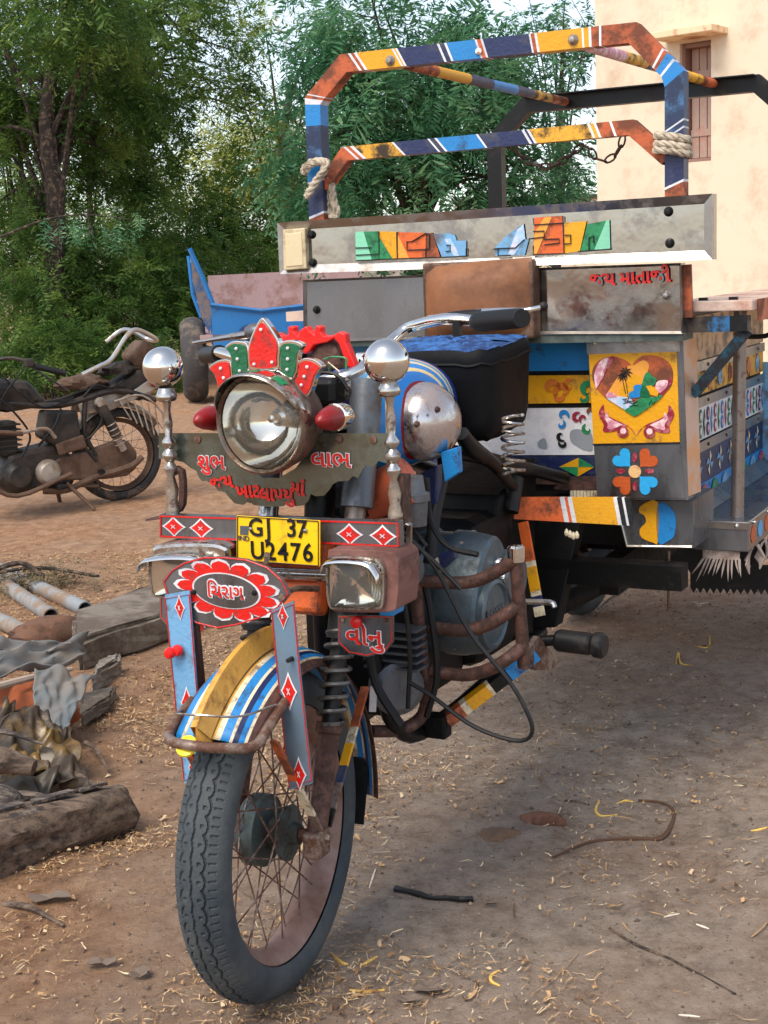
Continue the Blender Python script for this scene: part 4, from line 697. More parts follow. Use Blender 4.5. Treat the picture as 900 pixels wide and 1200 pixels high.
# ---------------------------------------------------------------- tank, seat, engine, guard
DC = V((0.1350, 0.4819, 1.0216))
tm = bpy.data.materials.new('striped_tank_paint'); tm.use_nodes = True
_n = tm.node_tree.nodes; _l = tm.node_tree.links; _p = _n['Principled BSDF']; _p.inputs['Roughness'].default_value = .22
_tc = _n.new('ShaderNodeTexCoord'); _vm = _n.new('ShaderNodeVectorMath'); _vm.operation = 'DISTANCE'; _vm.inputs[1].default_value = DC
_l.new(_tc.outputs['Object'], _vm.inputs[0]); _cr = _n.new('ShaderNodeValToRGB'); _cr.color_ramp.interpolation = 'CONSTANT'
_mr = _n.new('ShaderNodeMapRange'); _mr.inputs['From Max'].default_value = .30; _l.new(_vm.outputs['Value'], _mr.inputs['Value']); _l.new(_mr.outputs[0], _cr.inputs[0]); _l.new(_cr.outputs[0], _p.inputs['Base Color'])
for i, (pos, c) in enumerate(((0, S(130, 25, 22)), (.285, S(30, 120, 196)), (.37, S(226, 200, 140)), (.41, S(30, 128, 200)), (.475, S(228, 214, 170)), (.515, S(96, 160, 205)), (.56, S(224, 206, 160)), (.60, S(20, 60, 150)))):
    e = _cr.color_ramp.elements[i] if i < 2 else _cr.color_ramp.elements.new(pos); e.position = pos; e.color = c
G = []
for i in range(25):
    t = i/24; y = .33+.47*t; k = math.sin(math.pi*(0.06+.9*t))**.45; hw = .15*k*(1.0-.25*t); hh = .115*k; zc = 1.02+.01*math.sin(t*3)
    G.append([V(math.copysign(abs(math.cos(a))**.75, math.cos(a))*hw, y, zc+math.copysign(abs(math.sin(a))**.85, math.sin(a))*hh) for a in [2*math.pi*j/36 for j in range(37)]])
tk = MB().grid(G); tk.add([V(0, .33, 1.02)], []); tank = tk.build('fuel_tank', tm, rk, smooth=True, angle=80)
dome = MB(); dome.lathe([(.080, -.01), (.079, .0), (.073, .018), (.060, .036), (.040, .048), (.018, .054), (0, .055)], DC, V(1, -.25, .05), 36)
dm = dome.build('chrome_side_dome', mat('scuffed_chrome', S(205, 200, 200), .12, 1, .2, 14, S(150, 128, 118), .3, 12, .25, 26, hard=.3), tank, smooth=True)
for p in ((0.1900, 0.4022, 1.0546), (0.1800, 0.3294, 1.0345)): MB().lathe([(0, .006), (.005, .005), (.007, 0)], p, (.9, -.3, 0), 10).build('bolt', rust, dm)
MB().lathe([(0, .03), (.03, .03), (.033, .02), (.033, 0)], (0, .5, 1.13), (0, 0, 1), 20).build('filler_cap', chrome, tank, smooth=True)
# seat: tall black box cushion with a woven blue top
sg = []
for z, k in ((.955, .86), (.97, .93), (1.0, .97), (1.12, 1.0), (1.135, 1.015), (1.15, 1.0), (1.160, .97)):
    ring = []
    for j in range(40):
        a = 2*math.pi*j/40; c, s = math.cos(a), math.sin(a)
        ring.append(V(-.012+.158*k*math.copysign(abs(c)**.42, c), .93+.145*k*math.copysign(abs(s)**.42, s), z+.003*math.sin(j*1.7)+(.145*k*math.copysign(abs(s)**.42, s))*.07-.008))
    sg.append(ring+[ring[0]])
seat = MB().grid(sg); seat.add(sg[0][:-1], [tuple(range(40))]); seat = seat.build('seat', seatblack, rk, smooth=True, angle=70)
tg = [[V(-.012+(sg[-1][j % 40].x+.012)*(1-k)*1.005, .93+(sg[-1][j % 40].y-.93)*(1-k)*1.005, 1.151+(sg[-1][j % 40].y-.93)*(1-k)*.07+.012*(1-(1-k)**2)+.003*math.sin(j*2.1+k*9)) for j in range(41)] for k in (0, .12, .3, .5, .7, .85, .999)]
MB().tube([V(p.x*1.012, p.y, p.z-.022) for p in sg[-2][:-1]], .0042, 6, closed=True).build('piping', seatblack, seat, smooth=True)
MB().grid(tg).build('seat_cover', fabric_b, seat, smooth=True)
cs = V((0.1858, 0.8000, 1.0014)); ce = V((0.1863, 0.8000, 0.8691)); n = 130
MB().tube([cs.lerp(ce, i/n)+V(math.cos(2*math.pi*6.5*i/n)*.024, math.sin(2*math.pi*6.5*i/n)*.024, 0) for i in range(n+1)], .0038, 6).build('seat_spring', oldchrome, rk, smooth=True)
MB().lathe([(0, 0), (.012, .004), (.015, .03), (.012, .07), (0, .08)], (0.0408, 0.9500, 0.9397), (.1, 0, 1), 10).build('red_bush', redplastic, rk, smooth=True)
MB().lathe([(0, 0), (.012, .004), (.015, .03), (.012, .06), (0, .07)], (0.0688, 0.9500, 0.9401), (.1, 0, 1), 10).build('red_bush', redplastic, rk, smooth=True)
MB().tube([(0.1400, 0.6289, 0.9799), (0.1400, 0.6803, 0.9425), (0.1300, 0.8292, 0.8845), (0.1200, 0.9730, 0.8034)], [.016, .02, .015, .014], 12, smooth=4).build('seat_tube', black, rk, smooth=True)
MB().tube([(0.1200, 0.9750, 0.8335), (0.1200, 0.9379, 0.7587)], .02, 12).build('seat_post', black, rk, smooth=True)
# frame and engine
for s in (1, -1):
    MB().tube([(0, .26, .84), (s*.05, .33, .62), (s*.075, .40, .40), (s*.09, .60, .36), (s*.11, 1.15, .42)], .017, 10, smooth=5).build('cradle_tube', black, rk, smooth=True)
    MB().tube([(s*.03, .30, 1.0), (s*.09, .7, .93), (s*.16, 1.2, .80)], .016, 10, smooth=5).build('top_tube', black, rk, smooth=True)
MB().tube([(0.1000, 0.5760, 0.9999), (0.1300, 0.5554, 0.9229), (0.1300, 0.5061, 0.8328), (0.1300, 0.4690, 0.7332)], .013, 10, smooth=4).build('breather_hose', plastic, rk, smooth=True)
ob = []
for i in range(48):
    a = 2*math.pi*i/48; ob.append((math.cos(a)*.118, math.sin(a)*.118))
def oblong(k, u0, u1, c=(.60, .622)):
    P = []
    for i in range(48):
        a = 2*math.pi*i/48; y, z = math.cos(a), math.sin(a)
        ex = .04*max(0, math.sin(a-.25))**1.5
        P.append(V(u0, c[0]+y*.112*k+ex*.9, c[1]+z*.112*k+ex))
    return P
def loft(secs): 
    m = MB(); m.grid([s+[s[0]] for s in secs]); m.add(secs[0], [tuple(range(len(secs[0])-1, -1, -1))]); m.add(secs[-1], [tuple(range(len(secs[-1])))]); return m
case = loft([oblong(.86, .02, 0), oblong(1.02, .03, 0), oblong(1.02, .075, 0), oblong(.96, .08, 0), oblong(.96, .12, 0), oblong(1.0, .122, 0), oblong(1.0, .15, 0), oblong(.92, .205, 0), oblong(.86, .212, 0)]).build('engine_case', engine, rk, smooth=True, angle=30)
MB().lathe([(.074, -.02), (.074, .012), (.066, .016), (.062, .010), (.030, .012), (0, .013)], (.212, .585, .606), (1, 0, 0), 36).build('cover_plate', engine, case, smooth=True, angle=30)
text('raised_letters', 'ROYAL', .030, (.2255, .585, .61), alloy, case, off=.0005, ext=.0012, rot=(90, 0, 90))
MB().lathe([(0, .012), (.012, .012), (.014, .008), (.014, 0)], (.213, .65, .67), (1, 0, 0), 16).build('cap_screw', chrome, case, smooth=True)
MB().lathe([(0, .012), (.012, .012), (.014, .008), (.014, 0)], (.213, .625, .705), (1, 0, 0), 16).build('cap_screw', chrome, case, smooth=True)
MB().lathe([(.0, .04), (.055, .04), (.06, .03), (.06, -.05), (0, -.05)], (.19, .70, .66), (1, 0, 0), 24).build('pulley', alloy, rk, smooth=True)
for i in range(10):
    a = 2*math.pi*i/10+.2; ex = .04*max(0, math.sin(a-.25))**1.5
    MB().lathe([(0, .008), (.006, .008), (.0065, 0)], (.150, .60+math.cos(a)*.107+ex*.9, .622+math.sin(a)*.107+ex), (1, 0, 0), 6).build('case_bolt', oldchrome, case)
MB().tube([(0.1151, 0.3300, 0.9292), (0.1244, 0.3300, 0.8458), (0.1356, 0.3300, 0.7619), (0.1624, 0.3300, 0.6956)], .006, 8, smooth=4).build('wire_loom', plastic, rk, smooth=True)
MB().lathe([(0, 0), (.03, .004), (.036, .03), (.036, .06), (.026, .07), (0, .07)], (0.0918, 0.3600, 0.7446), (1, -.2, 0), 20).build('carburettor', alloy, rk, smooth=True, angle=30)
for px in [(0.0369, 0.4000, 0.6175), (0.0578, 0.4000, 0.5618), (0.0743, 0.4000, 0.4950), (0.0468, 0.4000, 0.4923)]: MB().lathe([(0, -.02), (.008, -.02), (.010, 0)], px, (0, 1, 0), 6).build('engine_bolt', oldchrome, rk)
for P_, r_ in (([(0.0615, 0.3400, 0.8105), (0.0938, 0.3400, 0.7745), (0.1284, 0.3400, 0.7081), (0.1421, 0.3400, 0.5884), (0.1332, 0.3400, 0.4650)], .005), ([(0.1829, 0.3600, 0.9268), (0.1888, 0.3600, 0.8433), (0.2234, 0.3600, 0.7946), (0.2856, 0.3600, 0.7812)], .006), ([(0.0351, 0.3000, 0.6935), (0.0699, 0.3000, 0.6272), (0.0840, 0.3000, 0.5243), (0.1368, 0.3000, 0.4426)], .009), ([(0.0920, 0.4200, 0.7761), (0.1320, 0.4200, 0.7293), (0.1531, 0.4200, 0.6394), (0.1617, 0.4200, 0.5158), (0.1353, 0.4200, 0.4231)], .007)):
    MB().tube(P_, r_, 8, smooth=5).build('hose', plastic, rk, smooth=True)
MB().lathe([(0, 0), (.05, .004), (.055, .02), (.055, .05), (.04, .06), (0, .06)], (0.0665, 0.4000, 0.4942), (.7, -.7, 0), 24).build('generator', alloy, rk, smooth=True, angle=30)
for i in range(6): MB().box(V((0.0896, 0.3800, 0.6177))+V(0, 0, -.016*i), (.12, .05, .005)).build('crankcase_fin', alloy, rk)
blk = MB().box((-.03, .58, .56), (.22, .36, .30)).build('engine_block', grime, rk, bevel=.03)
for i in range(7): MB().box((-.02, .50, .72+.022*i), (.19, .19, .007)).build('cooling_fin', grime, blk, bevel=.002)
MB().box((-.02, .50, .80), (.13, .13, .2)).build('cylinder_barrel', grime, blk, bevel=.01)
MB().box((0, .86, .60), (.24, .26, .34)).build('gearbox', grime, rk, bevel=.04)
MB().prism([(.11, .78, .50), (.11, 1.1, .42), (.11, 1.15, .86), (.11, .90, .80)], (-.22, 0, 0)).build('side_panel', grime, rk, bevel=.01)
rtb = mat('red_oxide_drum', S(190, 92, 60), .5, 0, .2, 10, S(120, 62, 44), .3, 10)
MB().lathe([(0, 0), (.045, 0), (.045, .10), (.048, .105), (.048, .115), (0, .115)], (0.0633, 0.3000, 0.8819), (1, .1, .45), 24).build('horn', rtb, rk, smooth=True, angle=35)
MB().box((0.0768, 0.2600, 0.8759), (.05, .04, .03)).build('horn_bracket', black, rk, bevel=.005)
MB().lathe([(0, 0), (.022, .004), (.026, .05), (.030, .052), (.030, .066), (.022, .07), (.018, .10), (0, .102)], (0.1747, 0.3200, 0.8365), (0, 0, 1), 20).build('fuel_filter', alloy, rk, smooth=True, angle=35)
MB().prism([(0.0814, 0.5000, 0.9029), (0.1403, 0.5000, 0.9310), (0.1374, 0.5000, 0.8518), (0.0937, 0.5000, 0.8216)], (.0, .03, 0)).build('side_box', navy, rk, bevel=.004)
flat('painted_bracket', [(0.1674, 0.4600, 0.9630), (0.2050, 0.4600, 0.9741), (0.2069, 0.4600, 0.9229), (0.1746, 0.4600, 0.9030)], .02, blue, rk, bevel=.002)
flat('painted_bracket', [(0.1429, 0.3600, 0.9323), (0.1541, 0.3600, 0.9376), (0.1669, 0.3600, 0.8895), (0.1515, 0.3600, 0.8721)], .01, cream, rk)
ft = flat('painted_foot_bracket', [(0.1632, 0.4200, 0.7556), (0.2088, 0.4200, 0.7822), (0.2097, 0.4200, 0.7565), (0.1694, 0.4200, 0.7229)], .02, navy, rk, bevel=.002)
flat('cream_band', [(0.1635, 0.4190, 0.7523), (0.1731, 0.4190, 0.7581), (0.1795, 0.4190, 0.7289), (0.1699, 0.4190, 0.7231)], .002, cream, ft, off=.001)
MB().tube([(0.2110, 0.2000, 0.8693), (0.2213, 0.2000, 0.8666), (0.2073, 0.2200, 0.8046), (0.1898, 0.2400, 0.7442)], .006, 8).build('bent_flat_bracket', steel_trim, rk, smooth=True)
for pts in ([(0.0735, 0.3000, 0.8991), (0.1535, 0.3000, 0.8358), (0.2228, 0.3000, 0.7648), (0.2895, 0.3000, 0.6450), (0.3702, 0.3000, 0.5525), (0.4079, 0.3000, 0.4866), (0.4088, 0.3000, 0.4534), (0.3810, 0.3000, 0.4400), (0.3272, 0.3000, 0.4472), (0.2747, 0.3000, 0.4667), (0.2042, 0.3000, 0.5105), (0.1591, 0.3000, 0.5317)], [(0.0320, 0.3000, 0.9311), (0.1175, 0.3000, 0.8508), (0.2058, 0.3000, 0.7887), (0.2746, 0.3000, 0.7268)], [(0.0936, 0.3200, 0.9550), (0.1195, 0.3200, 0.9142), (0.1449, 0.3200, 0.8651), (0.1969, 0.3200, 0.8009)]):
    MB().tube(pts, .0042, 6, smooth=6).build('control_cable', plastic, rk, smooth=True)
# crash guard
cg = MB().tube([(0.1300, 0.4024, 0.7067), (0.1300, 0.4087, 0.6403), (0.1300, 0.4212, 0.5483), (0.1300, 0.4360, 0.4812), (0.1100, 0.4523, 0.4141), (0.0800, 0.4112, 0.3922), (0.0400, 0.3592, 0.4004)], .0132, 12, smooth=5).build('crash_guard', rust, rk, smooth=True)
MB().tube([(0.3300, 0.4457, 0.7633), (0.3300, 0.4504, 0.6973), (0.3300, 0.4634, 0.6163), (0.3300, 0.4719, 0.5317)], .0132, 12, smooth=4).build('guard_upright', rust, cg, smooth=True)
MB().lathe([(.0165, -.01), (.018, 0), (.018, .018), (.014, .022), (0, .023)], (0.3300, 0.4457, 0.7633), (0, 0, 1), 14).build('guard_cap', chrome, cg, smooth=True)
for pts in ([(0.1100, 0.4009, 0.7110), (0.1500, 0.4122, 0.7094), (0.2000, 0.4254, 0.7062), (0.2500, 0.4383, 0.7119), (0.3000, 0.4426, 0.7382), (0.3300, 0.4408, 0.7574)], [(0.1400, 0.4335, 0.6103), (0.1700, 0.4423, 0.6052), (0.2200, 0.4357, 0.6073), (0.2700, 0.4367, 0.6233), (0.3100, 0.4431, 0.6492), (0.3300, 0.4574, 0.6646)], [(0.1400, 0.4302, 0.5199), (0.1700, 0.4433, 0.5120), (0.2200, 0.4415, 0.5137), (0.2700, 0.4389, 0.5315), (0.3100, 0.4368, 0.5569), (0.3300, 0.4654, 0.5756)]):
    MB().tube(pts, [.0132], 12, smooth=5).build('guard_rail', rust, cg, smooth=True)
# footrest, lower striped bar, levers
MB().tube([(0.2600, 0.6712, 0.5275), (0.3300, 0.6758, 0.5360)], .012, 10).build('footrest_rod', black, rk, smooth=True)
pg = MB().lathe([(.0, 0), (.02, 0), (.024, .006), (.024, .075), (.021, .08), (.027, .088), (.028, .104), (.022, .11), (0, .11)], (0.3250, 0.6738, 0.5361), V(1, -.05, -.02), 20).build('footrest_rubber', plastic, rk, smooth=True, angle=30)
MB().tube([(0.3000, 0.5467, 0.6472), (0.3600, 0.5492, 0.6491), (0.3700, 0.5463, 0.6399)], .006, 8, smooth=3).build('kick_lever', oldchrome, rk, smooth=True)
MB().prism([(0.2900, 0.5649, 0.5336), (0.2900, 0.6301, 0.5536), (0.2900, 0.7548, 0.4642), (0.2900, 0.7012, 0.4595), (0.2900, 0.6108, 0.4844)], (.012, 0, 0)).build('pedal_plate', rustl, rk)
striped_bar('painted_lower_bar', (0.1200, 0.4990, 0.3729), (0.3000, 0.6168, 0.5208), .03, .026, [(.10, black), (.26, rustorange), (.32, cream), (.52, yellow), (.55, cream), (.72, black), (1, blue)], rk, (0, 0, 1))
MB().box((0.1200, 0.5036, 0.3771), (.05, .04, .05)).build('bar_end', grime, rk, bevel=.006)
striped_bar('painted_strut', (0.1425, 0.9600, 0.7315), (0.2028, 0.9000, 0.5249), .024, .008, [(.42, orange), (.48, cream), (.74, yellow), (.79, cream), (.9, navy), (1, cream)], rk, (0, 1, 0))
op = [(0.0995, 0.9800, 0.7853), (0.2351, 0.9800, 0.7803), (0.3578, 0.9800, 0.7752), (0.3610, 0.9800, 0.7081), (0.2338, 0.9800, 0.7160), (0.1003, 0.9800, 0.7343)]
bandm = [(0, .42, orange), (.42, .46, white), (.46, .485, orange), (.485, .52, white), (.52, .86, yellow), (.86, .89, white), (.89, .93, ink), (.93, .95, white), (.95, 1.0, ink)]
ob_ = MB(); a0, b0, a1, b1 = V(op[0]), V(op[5]), V(op[2])+V(0, .12, 0), V(op[3])+V(0, .12, 0)
for k, (t0, t1, mm) in enumerate(bandm):
    q = [a0.lerp(a1, t0), a0.lerp(a1, t1), b0.lerp(b1, t1+.03*(k < 8)), b0.lerp(b1, t0+.03*(k > 0))]
    ob_.prism(q, (0, .012, 0), m=k)
plank = ob_.build('striped_side_plank', [b[2] for b in bandm], rk)
MB().lathe([(0, -.01), (.008, -.008), (.010, 0)], (0.1160, 0.9800, 0.7574), (0, 1, 0), 8).build('bolt', rust, plank)
# chassis underneath
for s in (-.22, .22):
    MB().beam((s, 1.35, .52), (s, 3.2, .55), .05, .09).build('chassis_beam', grime, rk)
for y in (1.2, 1.7, 2.3, 2.95): MB().beam((-.48, y, .57), (.46, y, .57), .06, .06).build('cross_member', grime, rk)
MB().tube([(-.46, 2.95, .29), (.5, 2.95, .29)], .035, 10).build('rear_axle', grime, rk, smooth=True)
MB().tube([(0, 1.2, .40), (0, 2.95, .30)], .03, 10).build('drive_shaft', grime, rk, smooth=True)
for s in (-.41, .5):
    w = thing('rear_wheel', None, None); w.parent = rk; w.location = (s, 2.95, .295)
    tyre_mesh(.295, .13, .11, 40, 24, 'tyre', tyre_m, w)
    MB().lathe([(0, .03), (.05, .035), (.06, .01), (.13, -.005), (.17, .03), (.20, .05), (.20, -.05), (.15, -.03), (0, -.03)], (0, 0, 0), (1, 0, 0), 28).build('wheel_disc', black, w, smooth=True)
MB().prism([(.05, 1.22, .72), (.20, 1.22, .72), (.16, 1.12, .44), (.02, 1.12, .42)], (0, .05, 0)).build('belt_guard', grime, rk, bevel=.005)
MB().beam((-.30, 1.3, .40), (.1, 2.9, .34), .03, .02).build('brake_rod', rustl, rk)
MB().tube([(0.1000, 1.6131, 0.3615), (0.1200, 1.6671, 0.3849), (0.1400, 1.7630, 0.3947)], .004, 6).build('thin_rod', oldchrome, rk)
MB().tube([(0.3372, 1.5000, 0.5693), (0.3339, 1.5000, 0.4055)], .0035, 6).build('hanging_wire', rustl, rk)
def sawtooth(name, a, b, h, n, depth, mat_, parent):
    a, b = V(a), V(b); P = [a, b]
    for i in range(n, 0, -1):
        P += [a.lerp(b, i/n)+V(0, 0, -h), a.lerp(b, (i-.5)/n)+V(0, 0, -h-depth)]
    P.append(a+V(0, 0, -h)); return flat(name, P, .004, mat_, parent)
sawtooth('rubber_fringe', (-.02, 2.2, .46), (.42, 2.2, .47), .10, 22, .018, plastic, rk)
sawtooth('rubber_fringe', (.30, 1.85, .46), (.55, 1.85, .47), .07, 13, .016, plastic, rk)
# ================================================================ cargo body
cb = []
def strip(name, px, mat_, v=1.25, th=.012, parent=None): return flat(name, px, th, mat_, parent or rk)
front = flat('front_panel', [(-0.5752, 1.2550, 1.1433), (0.2095, 1.2550, 1.1411), (0.2255, 1.2550, 0.7629), (-0.5416, 1.2550, 0.7364)], .02, black, rk)
strip('blue_band', [(-0.4788, 1.2500, 1.1288), (0.2111, 1.2500, 1.1310), (0.2143, 1.2500, 1.0622), (-0.4825, 1.2500, 1.0561)], blue, parent=front)
yb = strip('yellow_band', [(-0.4830, 1.2500, 1.0469), (0.2141, 1.2500, 1.0507), (0.2174, 1.2500, 0.9825), (-0.4870, 1.2500, 0.9690)], yellow, parent=front)
wb = strip('white_band', [(-0.4875, 1.2500, 0.9598), (0.2172, 1.2500, 0.9699), (0.2220, 1.2500, 0.8534), (-0.4939, 1.2500, 0.8347)], white, parent=front)
nb = strip('navy_band', [(-0.4943, 1.2500, 0.8277), (0.2219, 1.2500, 0.8513), (0.2255, 1.2500, 0.8001), (-0.4972, 1.2500, 0.7715)], navy, parent=front)
flat('yellow_diamond', [(0.1283, 1.2480, 0.8209), (0.1804, 1.2480, 0.8456), (0.2214, 1.2480, 0.8234), (0.1773, 1.2480, 0.7975)], .001, yellow, nb)
flat('green_facet', [(0.1287, 1.2470, 0.8211), (0.1789, 1.2470, 0.8224), (0.1777, 1.2470, 0.7977)], .001, green, nb)
flat('green_facet', [(0.1808, 1.2470, 0.8457), (0.2218, 1.2470, 0.8236), (0.1796, 1.2470, 0.8225)], .001, green, nb)
def squig(name, pts, r, mat_, parent, y=0): 
    return MB().tube(pts, r, 6, smooth=5).build(name, mat_, parent)
def curl(name, c, s, mat_, parent, mir=1, rotd=0, v=None):      # painted acanthus scroll: a tapering flat spiral
    c = V(c); P = []; Q = []
    for i in range(22):
        t = i/21; a = -.6+t*5.2; r = s*(1-.82*t); w = s*.27*(1-.75*t)*(.4+1.6*math.sin(math.pi*min(1, t*1.15))**1.0)
        for L, rr in ((P, r+w), (Q, r-w)):
            x, z = rr*math.cos(a)*mir, rr*math.sin(a); k = R(rotd)
            L.append(c+V(x*math.cos(k)-z*math.sin(k), 0, x*math.sin(k)+z*math.cos(k)))
    m = MB(); m.grid([[p, q] for p, q in zip(P, Q)]); o = m.build(name, mat_, parent); sf = o.modifiers.new('t', 'SOLIDIFY'); sf.thickness = .0008; return o
scroll_br = mat('brown_scroll_paint', S(205, 110, 35), .45, 0, .2, 20)
for px, s, mir, rt, m_ in (((0.1121, 1.2480, 1.0162), .022, 1, 30, scroll_br), ((0.1433, 1.2480, 1.0077), .024, -1, 0, scroll_br), ((0.1614, 1.2480, 1.0247), .016, 1, 100, scroll_br), ((0.1298, 1.2480, 1.0013), .016, -1, 170, scroll_br), ((0.2076, 1.2480, 1.0121), .022, 1, 60, green), ((0.1941, 1.2480, 0.9952), .014, -1, 200, green)):
    curl('painted_scroll', px, s, m_, yb, mir, rt)
for px, s, mir, rt, m_ in (((0.1421, 1.2480, 0.9482), .015, 1, 20, blue), ((0.1350, 1.2480, 0.9289), .012, -1, 200, blue), ((0.1799, 1.2480, 0.9444), .014, 1, 100, maroon), ((0.1954, 1.2480, 0.9424), .011, -1, 20, maroon), ((0.2111, 1.2480, 0.9574), .013, 1, 0, rustorange), ((0.1367, 1.2480, 0.8990), .013, -1, 90, ink), ((0.1408, 1.2480, 0.8819), .012, 1, 200, ink), ((0.2060, 1.2480, 0.9171), .014, 1, 150, green)):
    curl('painted_scroll', px, s, m_, wb, mir, rt)
flat('grey_patch', spl([(0.1638, 1.2480, 0.9140), (0.1824, 1.2480, 0.9168), (0.2007, 1.2480, 0.9093), (0.2154, 1.2480, 0.9042), (0.2166, 1.2480, 0.8670), (0.2000, 1.2480, 0.8649), (0.1853, 1.2480, 0.8699), (0.1633, 1.2480, 0.8837), (0.1580, 1.2480, 0.9015)], 3), .001, mat('grey_primer', S(146, 152, 160), .5, 0, .2, 10), wb)
flat('grey_patch', spl([(0.0767, 1.2480, 0.8857), (0.0902, 1.2480, 0.8932), (0.0974, 1.2480, 0.8789), (0.0953, 1.2480, 0.8663), (0.0782, 1.2480, 0.8677), (0.0727, 1.2480, 0.8766)], 3), .001, bpy.data.materials['grey_primer'], wb)
ar = flat('wheel_arch_plate', spl([(0.1261, 1.2200, 0.7685), (0.1452, 1.2200, 0.7842), (0.1714, 1.2200, 0.7908), (0.2010, 1.2200, 0.7906), (0.2229, 1.2200, 0.7825), (0.2336, 1.2200, 0.7704)], 3), .004, rust, rk)
for i, p in enumerate([(0.1683, 1.2150, 0.7672), (0.1772, 1.2150, 0.7675), (0.1861, 1.2150, 0.7678), (0.1949, 1.2150, 0.7681), (0.2038, 1.2150, 0.7684), (0.2126, 1.2150, 0.7687), (0.2214, 1.2150, 0.7690), (0.2302, 1.2150, 0.7693)]):
    l = .016+.016*math.sin(math.pi*i/7); q = V(p); MB().prism([q, q+V(.0075, 0, 0), q+V(.0075, 0, -l), q+V(.0037, 0, -l-.005), q+V(0, 0, -l)], (0, .003, 0)).build('cream_tassel', cream, ar)
for i, p in enumerate([(0.2240, 1.0300, 0.6982), (0.2324, 1.0300, 0.6946), (0.2408, 1.0300, 0.6909), (0.2492, 1.0300, 0.6933)]): MB().lathe([(0, -.010), (.005, -.006), (.006, 0), (.003, .007), (0, .010)], p, (0, 0, 1), 8).build('bead', cream, plank)
# ledge, steel boards and leather backrest
MB().beam((-.56, 1.20, 1.142), (.47, 1.20, 1.146), .09, .018).build('ledge', mat('grimy_ledge', S(96, 104, 98), .55, .3, .3, 12, S(60, 70, 66), .4, 10), rk)
def board(name, P, mat_, trim, rimw, th=.03, parent=rk):
    P = [V(p) for p in P]; o = flat(name, P, th, mat_, parent)
    c = (P[0]+P[1]+P[2]+P[3])/4
    ins = [p+V(math.copysign(min(rimw, abs(c.x-p.x)), c.x-p.x), .004, math.copysign(rimw, c.z-p.z)) for p in P]
    for i in range(4):
        j = (i+1) % 4
        MB().prism([P[i]+V(0, -.010, 0), P[j]+V(0, -.010, 0), ins[j]+V(0, -.0045, 0), ins[i]+V(0, -.0045, 0)], (0, .0085, 0)).build('trim', trim, o)
    return o
def nut(p, r, parent, m=black, axis=(0, 1, 0)): return MB().lathe([(0, -.012), (r*.55, -.011), (r*.8, -.006), (r, 0), (r*1.1, .001)], p, axis, 14).build('bolt', m, parent, smooth=True)
name_b = board('name_board', [(-0.5849, 1.1380, 1.4566), (0.5453, 1.1380, 1.4634), (0.5451, 1.1380, 1.3189), (-0.5852, 1.1380, 1.3256)], steel, steel_trim, .021)
nut((-0.4876, 1.1380, 1.4217), .011, name_b); nut((-0.4890, 1.1380, 1.3505), .0115, name_b); nut((0.4432, 1.1380, 1.4297), .0115, name_b); nut((0.4457, 1.1380, 1.3591), .0115, name_b)
lt = flat('cream_lamp', [(-0.5650, 1.1200, 1.4382), (-0.4989, 1.1200, 1.4393), (-0.4997, 1.1200, 1.3360), (-0.5687, 1.1200, 1.3342)], .02, mat('cream_plastic', S(205, 188, 150), .4, 0, .1, 14, S(150, 130, 98), .3, 10), name_b, bevel=.003)
flat('cream_lens', [(-0.5568, 1.1180, 1.4270), (-0.5084, 1.1180, 1.4290), (-0.5082, 1.1180, 1.3450), (-0.5593, 1.1180, 1.3426)], .004, mat('cream_lens', S(214, 196, 158), .3, 0, .1, 14), lt, bevel=.002)
lpan = board('steel_panel', [(-0.5295, 1.1600, 1.3079), (-0.1828, 1.1600, 1.3092), (-0.1842, 1.1600, 1.1504), (-0.5362, 1.1600, 1.1465)], steel2, steel_trim, .006)  # darker sheet colour stands in for dark surroundings mirrored here
nut((-0.4969, 1.1580, 1.2301), .010, lpan)
rpan = board('steel_panel', [(0.1097, 1.1600, 1.3154), (0.4671, 1.1600, 1.3140), (0.4704, 1.1600, 1.1529), (0.1060, 1.1600, 1.1586)], steel, steel_trim, .006)
nut((0.4314, 1.1580, 1.2416), .010, rpan, steel_trim)
outlined('જય માતાજી', .044, (0.3457, 1.1545, 1.2834), red, steel2, rpan, .98, .0002, .0012, rot=(90, -1.5, 0))
MB().beam((0.4736, 1.1800, 1.3096), (0.4771, 1.1800, 1.1889), .02, .012, (0, 1, 0)).build('red_corner_post', rustorange, rk)
br = []
for i in range(9):
    q = -1+2*i/8; row = []
    for j in range(9):
        t = -1+2*j/8; bulge = .05*(1-abs(q)**4)*(1-abs(t)**4)
        row.append(V(-.022+q*.142, 1.115-bulge, 1.245+t*.092+.004*q))
    br.append(row)
bk = MB().grid(br); bkr = bk.build('backrest', leather, rk, smooth=True)
MB().box((-.022, 1.135, 1.243), (.290, .05, .188)).build('backrest_frame', mat('backrest_rim', S(120, 92, 74), .5, .2, .3, 10, S(80, 56, 42), .4, 10), bkr, bevel=.006)
